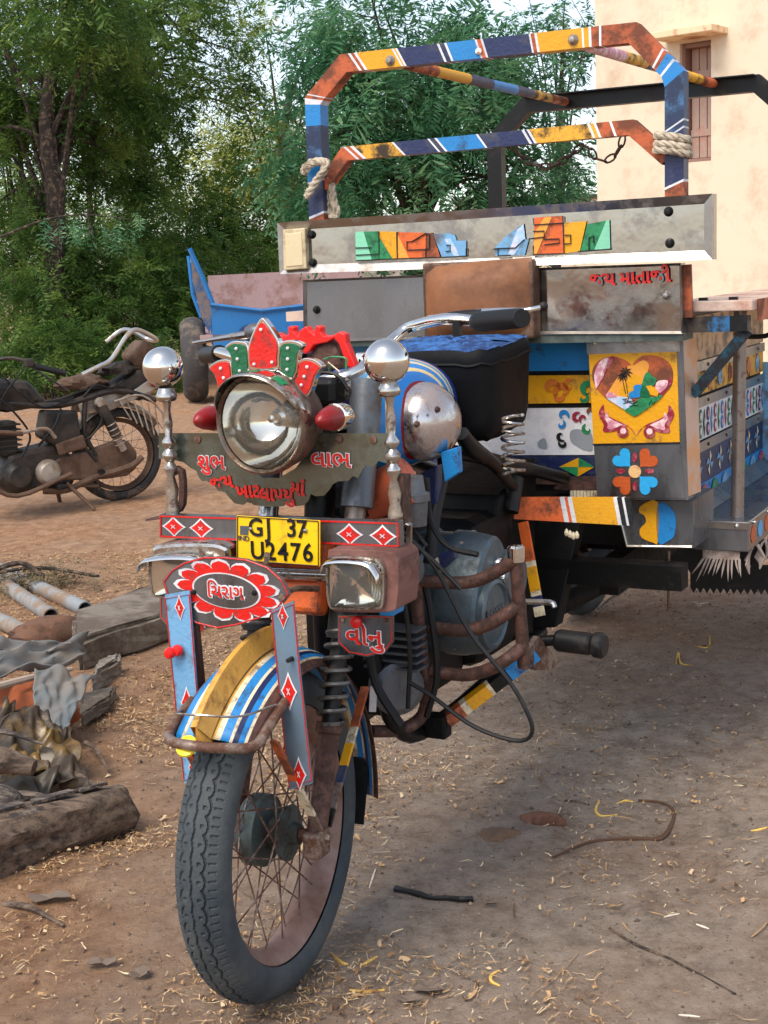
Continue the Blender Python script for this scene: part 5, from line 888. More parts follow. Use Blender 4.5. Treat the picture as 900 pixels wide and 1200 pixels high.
# stylised painted name on the board (zoomed outline of each block letter)
gl = [("18,75 95,73 95,165 20,170", green), ("95,73 155,75 155,163 95,165", yellow), ("158,76 250,78 250,160 158,163", orange), ("250,80 275,78 300,158 250,160", rustorange), ("276,82 325,80 332,95 355,130 383,128 383,155 303,158", sky_blue),
      ("478,127 520,84 572,48 578,98 590,100 576,152 480,155", sky_blue), ("608,28 700,22 704,145 604,150", orange), ("704,45 780,40 760,138 706,146", yellow), ("760,50 855,36 858,132 752,140", green)]
Zo = [[(-0.3601, 1.1335, 1.4228), (-0.2939, 1.1335, 1.4211), (-0.2971, 1.1335, 1.3524), (-0.3619, 1.1335, 1.3512)], [(-0.2922, 1.1335, 1.4210), (-0.2432, 1.1335, 1.4172), (-0.2461, 1.1335, 1.3519), (-0.2954, 1.1335, 1.3524)], [(-0.2408, 1.1335, 1.4164), (-0.1643, 1.1335, 1.4113), (-0.1666, 1.1335, 1.3510), (-0.2435, 1.1335, 1.3519)], [(-0.1627, 1.1335, 1.4097), (-0.1462, 1.1335, 1.4104), (-0.1271, 1.1335, 1.3510), (-0.1650, 1.1335, 1.3510)], [(-0.1447, 1.1335, 1.4074), (-0.1030, 1.1335, 1.4069), (-0.0869, 1.1335, 1.4033), (-0.0818, 1.1335, 1.3885), (-0.0568, 1.1335, 1.3874), (-0.0581, 1.1335, 1.3504), (-0.1230, 1.1335, 1.3508)],
      [(0.0181, 1.1335, 1.3675), (0.0519, 1.1335, 1.3968), (0.0929, 1.1335, 1.4204), (0.0966, 1.1335, 1.3848), (0.1058, 1.1335, 1.3829), (0.0941, 1.1335, 1.3465), (0.0191, 1.1335, 1.3473)], [(0.1208, 1.1335, 1.4331), (0.1905, 1.1335, 1.4337), (0.1918, 1.1335, 1.3475), (0.1157, 1.1335, 1.3470)], [(0.1947, 1.1335, 1.4174), (0.2498, 1.1335, 1.4181), (0.2324, 1.1335, 1.3507), (0.1948, 1.1335, 1.3466)], [(0.2512, 1.1335, 1.4111), (0.3049, 1.1335, 1.4181), (0.3061, 1.1335, 1.3518), (0.2338, 1.1335, 1.3492)]]
for P_, (_, m_) in zip(Zo, gl): flat('painted_letter_block', P_, .001, m_, name_b)
lgreen = mat('mint_paint', S(130, 205, 170), .4); lorange = mat('amber_paint', S(236, 160, 60), .4)
for P_, m_ in (([(-0.3595, 1.1325, 1.4227), (-0.3362, 1.1325, 1.4224), (-0.3163, 1.1325, 1.3525), (-0.3613, 1.1325, 1.3512)], lgreen), ([(-0.2940, 1.1325, 1.4084), (-0.2582, 1.1325, 1.3524), (-0.2948, 1.1325, 1.3524)], green), ([(-0.2406, 1.1325, 1.4097), (-0.2119, 1.1325, 1.3514), (-0.2430, 1.1325, 1.3518)], lorange), ([(-0.0989, 1.1325, 1.3958), (-0.0836, 1.1325, 1.3697), (-0.0762, 1.1325, 1.3511), (-0.0883, 1.1325, 1.3502), (-0.1137, 1.1325, 1.3928)], skyp), ([(0.1203, 1.1325, 1.3964), (0.1456, 1.1325, 1.4318), (0.1645, 1.1325, 1.4322), (0.1246, 1.1325, 1.3474), (0.1161, 1.1325, 1.3470)], lorange), ([(0.2979, 1.1325, 1.4170), (0.3052, 1.1325, 1.4180), (0.3065, 1.1325, 1.3518), (0.2675, 1.1325, 1.3506)], lgreen), ([(0.0759, 1.1325, 1.4056), (0.0933, 1.1325, 1.4204), (0.0970, 1.1325, 1.3848), (0.0666, 1.1325, 1.3476), (0.0510, 1.1325, 1.3475)], skyp)):
    flat('painted_facet', P_, .001, m_, name_b)
for P_ in ([(-0.3607, 1.1310, 1.3829), (-0.3159, 1.1310, 1.3817)], [(-0.3599, 1.1310, 1.3647), (-0.2944, 1.1310, 1.3651), (-0.2927, 1.1310, 1.4203)], [(-0.2429, 1.1310, 1.4164), (-0.2440, 1.1310, 1.3519)], [(-0.1632, 1.1310, 1.4097), (-0.2012, 1.1310, 1.3916), (-0.2154, 1.1310, 1.3923), (-0.2162, 1.1310, 1.3716), (-0.1647, 1.1310, 1.3709), (-0.1654, 1.1310, 1.3525)], [(-0.1632, 1.1310, 1.4083), (-0.1534, 1.1310, 1.4078), (-0.1547, 1.1310, 1.3727), (-0.1646, 1.1310, 1.3724)], [(-0.3605, 1.1310, 1.3512), (-0.2440, 1.1310, 1.3512), (-0.1219, 1.1310, 1.3500), (-0.0570, 1.1310, 1.3504), (-0.0564, 1.1310, 1.3685)], [(-0.1086, 1.1310, 1.3780), (-0.0988, 1.1310, 1.3791), (-0.0993, 1.1310, 1.3645), (-0.1108, 1.1310, 1.3635)],
           [(0.0151, 1.1310, 1.3641), (0.0270, 1.1310, 1.3650), (0.0715, 1.1310, 1.3645), (0.0952, 1.1310, 1.3834)], [(0.0270, 1.1310, 1.3650), (0.0265, 1.1310, 1.3478), (0.0594, 1.1310, 1.3479)], [(0.1068, 1.1310, 1.3843), (0.1451, 1.1310, 1.3868), (0.1454, 1.1310, 1.4009), (0.1180, 1.1310, 1.4008)], [(0.1187, 1.1310, 1.4318), (0.1199, 1.1310, 1.4162), (0.1926, 1.1310, 1.4168)], [(0.1447, 1.1310, 1.3685), (0.1827, 1.1310, 1.3711), (0.1829, 1.1310, 1.3809), (0.1450, 1.1310, 1.3812)], [(0.1929, 1.1310, 1.4321), (0.1942, 1.1310, 1.3467), (0.1167, 1.1310, 1.3470), (0.1172, 1.1310, 1.3683)], [(0.1962, 1.1310, 1.3684), (0.2112, 1.1310, 1.3691), (0.2108, 1.1310, 1.3887), (0.1966, 1.1310, 1.3887)], [(0.2287, 1.1310, 1.3495), (0.3069, 1.1310, 1.3518)], [(0.2555, 1.1310, 1.3498), (0.2560, 1.1310, 1.3796), (0.2671, 1.1310, 1.3840), (0.2676, 1.1310, 1.3673)]):
    MB().tube(P_, .0016, 5).build('black_outline', ink, name_b)
# painted steel corner box
bx = MB().prism([(0.2239, 1.2000, 1.1422), (0.4575, 1.2000, 1.1528), (0.4680, 1.2000, 0.7572), (0.2436, 1.2000, 0.7488)], (0, .085, 0)).build('corner_box', steel2, rk)
flat('steel_flap', [(0.2229, 1.1970, 1.1444), (0.4503, 1.1970, 1.1530), (0.4521, 1.1970, 1.1094), (0.2244, 1.1970, 1.1055)], .003, steel_trim, bx)
for p in [(0.2440, 1.1940, 1.1321), (0.3224, 1.1940, 1.1351), (0.4144, 1.1940, 1.1379)]: MB().ball(p, .0055, 6).build('rivet', chrome, bx, smooth=True)
yp = flat('yellow_picture', [(0.2285, 1.1975, 1.1075), (0.4438, 1.1975, 1.1114), (0.4498, 1.1975, 0.8941), (0.2368, 1.1975, 0.8859)], .002, yellow, bx)
flat('black_edge', [(0.2359, 1.1970, 0.8880), (0.4500, 1.1970, 0.8962), (0.4500, 1.1970, 0.8922), (0.2359, 1.1970, 0.8839)], .002, ink, bx)
heart = spl([(0.3367, 1.1965, 1.0759), (0.3414, 1.1965, 1.0863), (0.3568, 1.1965, 1.0980), (0.3739, 1.1965, 1.1016), (0.3966, 1.1965, 1.0995), (0.4154, 1.1965, 1.0924), (0.4302, 1.1965, 1.0765), (0.4353, 1.1965, 1.0563), (0.4307, 1.1965, 1.0287), (0.4110, 1.1965, 1.0065), (0.3881, 1.1965, 0.9879), (0.3613, 1.1965, 0.9690), (0.3412, 1.1965, 0.9557), (0.3228, 1.1965, 0.9687), (0.2977, 1.1965, 0.9835), (0.2706, 1.1965, 0.9985), (0.2474, 1.1965, 1.0229), (0.2371, 1.1965, 1.0475), (0.2391, 1.1965, 1.0720), (0.2523, 1.1965, 1.0888), (0.2720, 1.1965, 1.0973), (0.2953, 1.1965, 1.0986), (0.3165, 1.1965, 1.0921), (0.3287, 1.1965, 1.0845)], 3)
ht = flat('painted_heart', heart, .0012, rustorange, yp)
def deco(P_, m_, y=.001, sm=True, nm='painted_shape', par=None): return flat(nm, spl(P_, 3) if sm else P_, .0008, m_, par or ht, off=y)
deco([(0.2454, 1.1965, 1.0229), (0.2419, 1.1965, 1.0531), (0.2482, 1.1965, 1.0738), (0.2622, 1.1965, 1.0925), (0.2786, 1.1965, 1.0950), (0.2736, 1.1965, 1.0755), (0.2655, 1.1965, 1.0531), (0.2494, 1.1965, 1.0267)], pink)
deco([(0.2786, 1.1965, 1.0950), (0.2953, 1.1965, 1.0971), (0.2815, 1.1965, 1.0792), (0.2695, 1.1965, 1.0568), (0.2502, 1.1965, 1.0248), (0.2575, 1.1965, 1.0418)], maroon)
deco([(0.2726, 1.1965, 1.0041), (0.2846, 1.1965, 1.0267), (0.3005, 1.1965, 1.0492), (0.3240, 1.1965, 1.0753), (0.3413, 1.1965, 1.0781), (0.3624, 1.1965, 1.0899), (0.3775, 1.1965, 1.0787), (0.3697, 1.1965, 1.0528), (0.3542, 1.1965, 1.0268), (0.3270, 1.1965, 1.0006), (0.2958, 1.1965, 0.9892)], lorange, .0012)
deco([(0.3039, 1.1965, 1.0118), (0.3197, 1.1965, 1.0380), (0.3392, 1.1965, 1.0566), (0.3582, 1.1965, 1.0491), (0.3503, 1.1965, 1.0194), (0.3231, 1.1965, 0.9968)], yellow, .0018)
deco([(0.4110, 1.1965, 1.0065), (0.4224, 1.1965, 1.0269), (0.4318, 1.1965, 1.0343), (0.4338, 1.1965, 1.0527), (0.4263, 1.1965, 1.0453), (0.4150, 1.1965, 1.0416), (0.3999, 1.1965, 1.0398), (0.3960, 1.1965, 1.0195)], maroon, .0012)
deco([(0.3997, 1.1965, 1.0121), (0.4168, 1.1965, 1.0232), (0.4225, 1.1965, 1.0416), (0.3999, 1.1965, 1.0409), (0.3922, 1.1965, 1.0269)], pink, .0018)
deco([(0.2726, 1.1965, 1.0004), (0.2960, 1.1965, 1.0042), (0.3270, 1.1965, 1.0006), (0.3384, 1.1965, 0.9894), (0.3267, 1.1965, 0.9725), (0.3170, 1.1965, 0.9724), (0.2958, 1.1965, 0.9846)], skyp, .002)
deco([(0.2707, 1.1965, 1.0060), (0.2786, 1.1965, 1.0147), (0.2903, 1.1965, 1.0117), (0.2980, 1.1965, 1.0024), (0.2765, 1.1965, 1.0004)], pink, .0024)
deco([(0.3170, 1.1965, 0.9713), (0.3345, 1.1965, 0.9819), (0.3500, 1.1965, 0.9970), (0.3654, 1.1965, 1.0045), (0.3883, 1.1965, 1.0027), (0.4110, 1.1965, 1.0084), (0.3996, 1.1965, 0.9954), (0.3766, 1.1965, 0.9785), (0.3613, 1.1965, 0.9679), (0.3412, 1.1965, 0.9564), (0.3266, 1.1965, 0.9649)], green, .0024)
deco([(0.3279, 1.1965, 1.0118), (0.3407, 1.1965, 1.0193), (0.3388, 1.1965, 1.0268), (0.3466, 1.1965, 1.0324), (0.3599, 1.1965, 1.0305), (0.3617, 1.1965, 1.0157), (0.3539, 1.1965, 1.0026), (0.3385, 1.1965, 0.9999), (0.3289, 1.1965, 1.0014)], blue, .0024)
deco([(0.3619, 1.1965, 1.0380), (0.3678, 1.1965, 1.0565), (0.3774, 1.1965, 1.0620), (0.3849, 1.1965, 1.0528), (0.3962, 1.1965, 1.0454), (0.3885, 1.1965, 1.0306), (0.3733, 1.1965, 1.0287), (0.3618, 1.1965, 1.0268)], green, .0024)
deco([(0.3559, 1.1965, 1.0037), (0.3599, 1.1965, 1.0268), (0.3695, 1.1965, 1.0287), (0.3770, 1.1965, 1.0157), (0.3788, 1.1965, 1.0027)], dgreen, .0030)
deco([(0.3675, 1.1965, 1.0276), (0.3809, 1.1965, 1.0306), (0.3941, 1.1965, 1.0250), (0.4005, 1.1965, 1.0121), (0.3977, 1.1965, 1.0046), (0.3807, 1.1965, 1.0083), (0.3770, 1.1965, 1.0176)], yellow, .0030, False)
for trunk in ([(0.3181, 1.1935, 1.0532), (0.3225, 1.1935, 1.0308), (0.3253, 1.1935, 1.0102)], [(0.3130, 1.1935, 1.0439), (0.3167, 1.1935, 1.0271), (0.3203, 1.1935, 1.0102)]): MB().tube(trunk, .0009, 5, smooth=3).build('painted_palm_trunk', ink, ht)
for c_, k_ in (((0.3207, 1.1932, 1.0623), 1.0), ((0.3122, 1.1932, 1.0522), .75)):
    for i in range(9):
        a = 2*math.pi*i/9; c0 = V(c_)
        flat('painted_palm_leaf', [c0, c0+V(math.cos(a+.25)*.009*k_, 0, math.sin(a+.25)*.009*k_), c0+V(math.cos(a)*.019*k_, 0, math.sin(a)*.017*k_-.003), c0+V(math.cos(a-.25)*.009*k_, 0, math.sin(a-.25)*.009*k_)], .0006, ink, ht)
for P_ in ([(0.3124, 1.1935, 0.9971), (0.3240, 1.1935, 0.9990), (0.3162, 1.1935, 0.9933), (0.3355, 1.1935, 0.9927), (0.3433, 1.1935, 0.9950)], [(0.3142, 1.1935, 0.9877), (0.3278, 1.1935, 0.9904), (0.3393, 1.1935, 0.9867), (0.3490, 1.1935, 0.9935)], [(0.3296, 1.1935, 0.9803), (0.3393, 1.1935, 0.9830), (0.3508, 1.1935, 0.9823)], [(0.3776, 1.1935, 0.9844), (0.3834, 1.1935, 0.9956), (0.3860, 1.1935, 0.9855), (0.3928, 1.1935, 0.9930)], [(0.3241, 1.1935, 1.0065), (0.3279, 1.1935, 1.0009), (0.3240, 1.1935, 0.9926)]): MB().tube(P_, .0010, 5).build('painted_grass', ink, ht)
for mir in (1, -1):
    P1 = [(0.3445, 1.1965, 0.9087), (0.3358, 1.1965, 0.9236), (0.3185, 1.1965, 0.9366), (0.2933, 1.1965, 0.9476), (0.2681, 1.1965, 0.9625), (0.2645, 1.1965, 0.9833), (0.2545, 1.1965, 0.9719), (0.2523, 1.1965, 0.9567), (0.2638, 1.1965, 0.9359), (0.2616, 1.1965, 0.9206), (0.2733, 1.1965, 0.9170), (0.2950, 1.1965, 0.9211), (0.3223, 1.1965, 0.9329), (0.3377, 1.1965, 0.9180)]
    cx_ = V(P1[0]).x
    if mir < 0: P1 = [(2*cx_-p[0]+.0, p[1], p[2]+.0035*(cx_-p[0])/.05*0) for p in P1]
    deco(P1, maroon, .0008, par=yp, nm='painted_acanthus')
    P2 = [V(p) for p in inset(P1, .62)]
    deco(P2, pink, .0016, par=yp, nm='painted_acanthus')
    cc = V((0.3119, 1.1955, 0.9186)); cc.x = cc.x if mir > 0 else 2*cx_-cc.x
    MB().lathe([(.014, 0), (.014, -.0008), (.008, -.0008), (.008, 0)], cc+V(0, -.0006, 0), (0, 1, 0), 20).build('painted_curl', maroon, yp)
    MB().lathe([(0, -.0008), (.0075, -.0008), (.0075, 0)], cc+V(.001, -.001, .002), (0, 1, 0), 16).build('painted_curl', pink, yp)
fl = flat('steel_door', [(0.2377, 1.1980, 0.8817), (0.4507, 1.1980, 0.8900), (0.4624, 1.1980, 0.7615), (0.2444, 1.1980, 0.7534)], .002, steel2, bx)
fc = V((0.3402, 1.1965, 0.8228))
def heartp(c, s, rot, m_):
    P = []
    for i in range(24):
        t = 2*math.pi*i/24; x = 16*math.sin(t)**3; y = 13*math.cos(t)-5*math.cos(2*t)-2*math.cos(3*t)-math.cos(4*t)
        x, y = x*s/16, (y+17)*s/16; k = R(rot); P.append(V(c)+V(x*math.cos(k)-y*math.sin(k), 0, x*math.sin(k)+y*math.cos(k)))
    flat('painted_petal', P, .0008, m_, fl)
sb = mat('bright_blue_paint', S(45, 165, 225), .4, 0, .1, 20); brn = mat('brick_orange_paint', S(190, 84, 32), .45, 0, .2, 20)
heartp(fc+V(-.010, 0, .010), .026, 45, sb); heartp(fc+V(.010, 0, -.010), .026, 225, sb); heartp(fc+V(.012, 0, .010), .026, -42, brn); heartp(fc+V(-.010, 0, -.012), .026, 135, brn)
for dx, dz in ((0, .034), (0, -.036), (-.036, 0), (.036, .002)): flat('painted_bud', [fc+V(dx+math.cos(a)*(.006 if dx == 0 else .012), -.0004, dz+math.sin(a)*(.012 if dx == 0 else .006)) for a in [2*math.pi*i/12 for i in range(12)]], .0008, maroon, fl)
MB().lathe([(0, -.0012), (.0155, -.0012), (.0155, 0)], fc, (0, 1, 0), 24).build('painted_centre', peach, fl)
smear = mat('smeared_pale_panel', S(200, 168, 150), .35, .35, .15, 9)
_n = smear.node_tree.nodes; _l = smear.node_tree.links; _t = _n.new('ShaderNodeTexCoord'); _q = _n.new('ShaderNodeTexNoise'); _q.inputs['Scale'].default_value = 9; _q.inputs['Detail'].default_value = 2; _l.new(_t.outputs['Object'], _q.inputs['Vector'])
_r = _n.new('ShaderNodeValToRGB'); _l.new(_q.outputs['Fac'], _r.inputs[0]); _l.new(_r.outputs[0], _n['Principled BSDF'].inputs['Base Color'])
for _i, (_a, _c) in enumerate(((.26, S(110, 160, 200)), (.34, S(196, 172, 160)), (.55, S(206, 180, 164)), (.62, S(218, 160, 110)), (.66, S(204, 174, 158)), (.72, S(150, 190, 160)))):
    _e = _r.color_ramp.elements[_i] if _i < 2 else _r.color_ramp.elements.new(_a); _e.position = _a; _e.color = _c
sd = MB().prism([(.4535, 1.2015, 1.142), (.464, 1.284, 1.15), (.474, 1.284, .765), (.463, 1.2015, .765)], (.004, 0, 0)).build('box_side_panel', smear, bx)
lowb = MB().prism([(0.2762, 1.2400, 0.7414), (0.4698, 1.2400, 0.7487), (0.4694, 1.2400, 0.6316), (0.3053, 1.2400, 0.6271)], (0, .2, 0)).build('lower_steel_box', steel2, rk)
deco([(0.3436, 1.2385, 0.7336), (0.3842, 1.2385, 0.7436), (0.3835, 1.2385, 0.6464), (0.3728, 1.2385, 0.6416), (0.3429, 1.2385, 0.6528), (0.3388, 1.2385, 0.6740), (0.3540, 1.2385, 0.6917), (0.3498, 1.2385, 0.7084), (0.3370, 1.2385, 0.7164)], yellow, .0008, par=lowb, nm='painted_patch')
deco([(0.3842, 1.2385, 0.7394), (0.4241, 1.2385, 0.7200), (0.4259, 1.2385, 0.6675), (0.4089, 1.2385, 0.6477), (0.3834, 1.2385, 0.6443)], blue, .0008, par=lowb, nm='painted_patch')
MB().tube([(0.2790, 1.2380, 0.7397), (0.3060, 1.2380, 0.6296), (0.4678, 1.2380, 0.6361)], .004, 6).build('rolled_edge', steel_trim, lowb)
# ---- side: painted panels under the bench, bench, footboard
su = .398; y0, y1 = 1.29, 2.33
body_side = MB().box((su-.02, (y0+y1)/2, .92), (.03, y1-y0, .56)).build('side_wall', black, rk)
def sp(name, z0, z1, mat_, off=.0): return MB().box((su+off, (y0+y1)/2, (z0+z1)/2), (.006, y1-y0, z1-z0)).build(name, mat_, body_side)
sp('wood_panel', 1.062, 1.175, mat('faded_pattern_wood', S(206, 170, 130), .5, 0, .2, 9, S(120, 110, 100), .35, 12))
wbs = sp('white_tile_band', .852, .938, white); ybs = sp('yellow_band', .972, 1.035, wornyellow); dbs = sp('blue_band', .735, .82, navy)
for z in (1.047, .953, .835):
    t_ = sp('steel_strip', z-.013, z+.013, steel_trim, .005)
    for i in range(5): MB().lathe([(0, .004), (.004, .003), (.005, 0)], (su+.008, 1.44+i*.2, z), (1, 0, 0), 8).build('rivet', rust, t_)
sp('lower_painted_band', .705, .735, blue, .001)
def side(c, pts, m_, parent, x=.0042): 
    return MB().prism([V(su+x, c[0]+p[0], c[1]+p[1]) for p in pts], (.0009, 0, 0)).build('painted_motif', m_, parent)
for i in range(12):
    y = 1.42+i*.078; m1 = (maroon, blue, green, navy)[i % 4]; m2 = (blue, green, maroon, ink)[(i+1) % 4]
    for dz in (.02, -.02):
        circ = [(math.cos(2*math.pi*k/12)*.016, dz+math.sin(2*math.pi*k/12)*.019) for k in range(12)]; side((y, .895), circ, m1, wbs)
        side((y, .895), [(p[0]*.55, dz+(p[1]-dz)*.55) for p in circ], pink if i % 2 else white, wbs, .0052)
    side((y+.039, .895), [(0, .036), (.012, 0), (0, -.036), (-.012, 0)], m2, wbs)
    side((y+.039, .895), [(0, .014), (.005, 0), (0, -.014), (-.005, 0)], white, wbs, .0052)
for i in range(8):
    y = 1.44+i*.115
    side((y, 1.004), [(math.cos(2*math.pi*k/10)*.024, math.sin(2*math.pi*k/10)*.02*(1+.4*(k % 2))) for k in range(10)], (rustorange, green, scroll_br, sky_blue)[i % 4], ybs)
    for a, m_ in ((0, cream), (1, sky_blue), (2, cream), (3, sky_blue)):
        s1 = ((0, .034), (.038, 0), (0, -.034), (-.038, 0)); side((y, .78), [(0, 0), s1[a], tuple((s1[a][k]+s1[(a+1) % 4][k])*.5 for k in (0, 1))], m_, dbs)
    side((y+.05, .720), [(math.cos(math.pi*k/8)*.034, -.014+math.sin(math.pi*k/8)*.026) for k in range(9)], (sky_blue, maroon, green)[i % 3], dbs, .0062)
MB().prism([(su+.004, y0, .708), (su+.045, y0, .676), (su+.045, 2.5, .676), (su+.004, 2.5, .708)], (-.004, 0, -.004)).build('kick_plate', steel2, rk)
# footboard tray
fb = MB().prism([(.432, 1.393, .674), (.568, 1.393, .674), (.568, 1.393, .598), (.432, 1.393, .598)], (0, 1.2, 0)).build('footboard', steel2, rk, bevel=.003)
flat('front_lip', [(.433, 1.390, .672), (.566, 1.390, .672), (.566, 1.390, .655), (.433, 1.390, .655)], .002, steel_trim, fb)
for x in (.462, .540): MB().ball((x, 1.388, .664), .006, 6).build('rivet', chrome, fb, smooth=True)
for i in range(5): MB().ball((.570, 1.45+i*.16, .664), .005, 6).build('rivet', chrome, fb, smooth=True)
for i, m_ in enumerate((brn, sb, brn, sb, brn)): MB().prism([V(.5685, 1.445+i*.08+math.cos(a)*.026, .634+math.sin(a)*.022) for a in [2*math.pi*k/12 for k in range(12)]], (.0009, 0, 0)).build('painted_blossom', m_, fb)
MB().box((.50, 2.335, .83), (.20, .012, .34)).build('rear_side_plate', sky_blue, rk)
# hanging tassels
lm = mat('grey_leather_strip', S(176, 160, 150), .6, 0, .2, 14, S(130, 110, 98), .3, 14)
tr_ = MB().prism([(.452, 1.400, .597), (.545, 1.400, .597), (.545, 1.400, .575), (.452, 1.400, .575)], (0, .004, 0)).build('tassel_trim', lm, rk)
for i in range(11):
    x = .453+i*.0088; l = random.uniform(.035, .066); w_ = random.uniform(.004, .008); sl = -.03+.004*i+random.uniform(-.006, .006)
    MB().prism([V(x, 1.399, .578), V(x+w_, 1.399, .578), V(x+w_*.8+sl*.5, 1.396, .578-l*.55), V(x+w_*.5+sl, 1.395, .578-l), V(x+sl*.45, 1.396, .578-l*.5)], (0, .002, 0)).build('tassel', lm, tr_)
for i in range(26):
    y = 1.41+i*.04; l = .05+.02*random.random(); w_ = .02+.012*random.random(); x = .560+.012*random.random(); dx = random.uniform(-.02, .02)
    MB().prism([V(x, y, .597), V(x, y+w_, .597), V(x+dx, y+w_*.8+dx, .597-l*.6), V(x+dx*.4, y+w_*.5, .597-l), V(x+dx, y+dx, .597-l*.55)], (.003, 0, 0)).build('tassel', lm, tr_)
# bench with bracket and post
striped_bar('bench_bracket', (0.4529, 1.2100, 1.1701), (0.6095, 1.2100, 1.1721), .035, .035, [(.42, mat('scraped_black', S(74, 64, 56), .5, .2, .4, 20, S(40, 36, 34), .4, 20)), (.74, mat('chipped_blue', S(34, 100, 150), .5, 0, .3, 20, S(34, 40, 46), .35, 24)), (1, black)], rk, (0, 0, 1))
MB().beam((0.6006, 1.2150, 1.1516), (0.4695, 1.2600, 1.0055), .022, .034, (0, 1, 0)).build('bench_strut', mat('chipped_blue_black', S(30, 84, 108), .5, 0, .3, 24, S(32, 34, 38), .5, 18), rk)
MB().prism([(.425, 1.205, 1.2), (.618, 1.205, 1.2), (.618, 1.205, 1.225), (.425, 1.205, 1.225)], (0, 1.4, 0)).build('bench_plank', mat('pinkish_bench_paint', S(214, 186, 168), .45, 0, .12, 7, S(170, 120, 100), .3, 6), rk, bevel=.003)
MB().box((.622, 1.95, 1.20), (.006, 1.4, .05)).build('bench_edge', rustorange, rk)
for x in (.5, .57): MB().box((x, 1.225, 1.228), (.02, .012, .008)).build('bench_bolt', black, rk)
MB().tube([(.53, 1.42, 1.13), (.60, 1.42, 1.13), (.618, 1.42, 1.145), (.618, 1.42, 1.165), (.60, 1.42, 1.185)], .006, 8, smooth=4).build('bench_hook', black, rk, smooth=True)
MB().tube([(.523, 1.468, .672), (.53, 1.468, 1.20)], .0165, 16).build('bench_post', mat('pitted_steel_post', S(150, 140, 134), .35, .7, .25, 30, S(112, 80, 58), .2, 70), rk, smooth=True)
# ================================================================ roof cage
def ribbon(name, path, w, dep, cuts, parent, slant=.35, nrm=None):
    P = [V(p) for p in path]; n = len(P); nv = V(0, 1, 0); seg = [(P[i+1]-P[i]) for i in range(n-1)]; L = [s.length for s in seg]; T = sum(L)
    off = []
    for i in range(n):
        d0 = seg[max(i-1, 0)].normalized(); d1 = seg[min(i, n-2)].normalized(); n0, n1 = d0.cross(nv).normalized(), d1.cross(nv).normalized()
        m = (n0+n1).normalized(); off.append(m*(w/2/max(.3, m.dot(n0))))
    def at(s, sg):
        s = max(0, min(T, s)); k = 0
        while k < n-2 and s > L[k]+1e-9: s -= L[k]; k += 1
        t = s/L[k]; return (P[k]+off[k]*sg).lerp(P[k+1]+off[k+1]*sg, t)
    kn = [0]; a = 0
    for l in L: a += l; kn.append(a)
    m = MB(); mats = []; ev = []                        # event list: (s, slanted?, material after)
    for f_, mm in cuts: ev.append((kn[min(int(f_), n-2)]+(f_-min(int(f_), n-2))*L[min(int(f_), n-2)], True, mm))
    for k in kn[1:-1]:
        if all(abs(k-e[0]) > .012 for e in ev): ev.append((k, False, None))
    ev.sort(key=lambda e: e[0]); cur = ev[0][2]; ev.append((T, False, None))
    def sec(s, sl):
        d = slant*w/2 if sl else 0
        a, b = at(s+d, -1), at(s-d, 1); return [a, b, b+nv*dep, a+nv*dep]
    for (s0, sl0, mm), (s1, sl1, _) in zip(ev, ev[1:]):
        if mm is not None: cur = mm
        if cur not in mats: mats.append(cur)
        A_, B_ = sec(s0, sl0 and s0 > 0), sec(s1, sl1)
        q = A_+B_; m.add(q, [(0, 1, 5, 4), (1, 2, 6, 5), (2, 3, 7, 6), (3, 0, 4, 7)], mats.index(cur))
    return m.build(name, mats, parent, bevel=0)
W_ = white; K = ink
wo = rustorange
hoop = [(-0.4972, 1.1800, 1.4505), (-0.4927, 1.1800, 1.7581), (-0.3992, 1.1800, 1.8412), (0.3500, 1.1800, 1.8350), (0.4461, 1.1800, 1.7322), (0.4446, 1.1800, 1.4610)]
SN = mat('scraped_navy', S(30, 48, 80), .5, 0, .4, 14, S(70, 110, 150), .3, 16)
hc = [(0, rustorange), (.06, W_), (.08, navy), (.34, W_), (.355, blue), (.52, SN), (.80, blue), (.97, W_), (1.02, W_), (1.05, wo), (1.12, W_), (1.15, rustorange), (2.04, W_), (2.05, wo), (2.062, W_), (2.072, yellow), (2.20, W_), (2.207, yellow), (2.213, W_), (2.22, navy), (2.36, W_), (2.368, navy), (2.385, W_), (2.393, blue), (2.49, W_), (2.497, wo), (2.51, W_), (2.517, navy), (2.67, W_), (2.676, wo), (2.688, W_), (2.696, yellow), (2.84, W_), (2.846, yellow), (2.862, W_), (2.87, wo), (2.895, W_), (2.902, rustorange), (3.60, W_), (3.64, wo), (3.70, blue), (3.82, W_), (3.86, blue), (4.03, SN), (4.40, W_), (4.416, SN), (4.46, W_), (4.476, navy), (4.88, W_), (4.90, rustorange)]
fh = ribbon('cage_hoop', hoop, .044, .042, hc, rk)
lower = [(-0.4825, 1.1900, 1.5449), (-0.4109, 1.1900, 1.6213), (0.3406, 1.1900, 1.6272), (0.4244, 1.1900, 1.5504)]
lc = [(0, rustorange), (1.02, W_), (1.03, wo), (1.045, W_), (1.058, wornyellow), (1.20, W_), (1.208, navy), (1.33, W_), (1.337, navy), (1.355, W_), (1.363, blue), (1.50, W_), (1.507, navy), (1.655, W_), (1.664, navy), (1.672, W_), (1.68, wornyellow), (1.87, W_), (1.878, wornyellow), (1.89, W_), (1.898, rustorange), (1.94, W_), (1.948, rustorange)]
lh = ribbon('cage_cross_bar', lower, .034, .034, lc, rk, .7)
for p in ((-0.2665, 1.1780, 1.8341), (0.2088, 1.1780, 1.8337)): nut(p, .012, fh, steel_trim)
MB().lathe([(0, -.004), (.008, -.003), (.009, 0)], (-0.0286, 1.1780, 1.8322), (0, 1, 0), 10).build('bolt', chrome, fh)
vr = 1.198+1.24
def cg_(x, z, v): return (x, v, z)
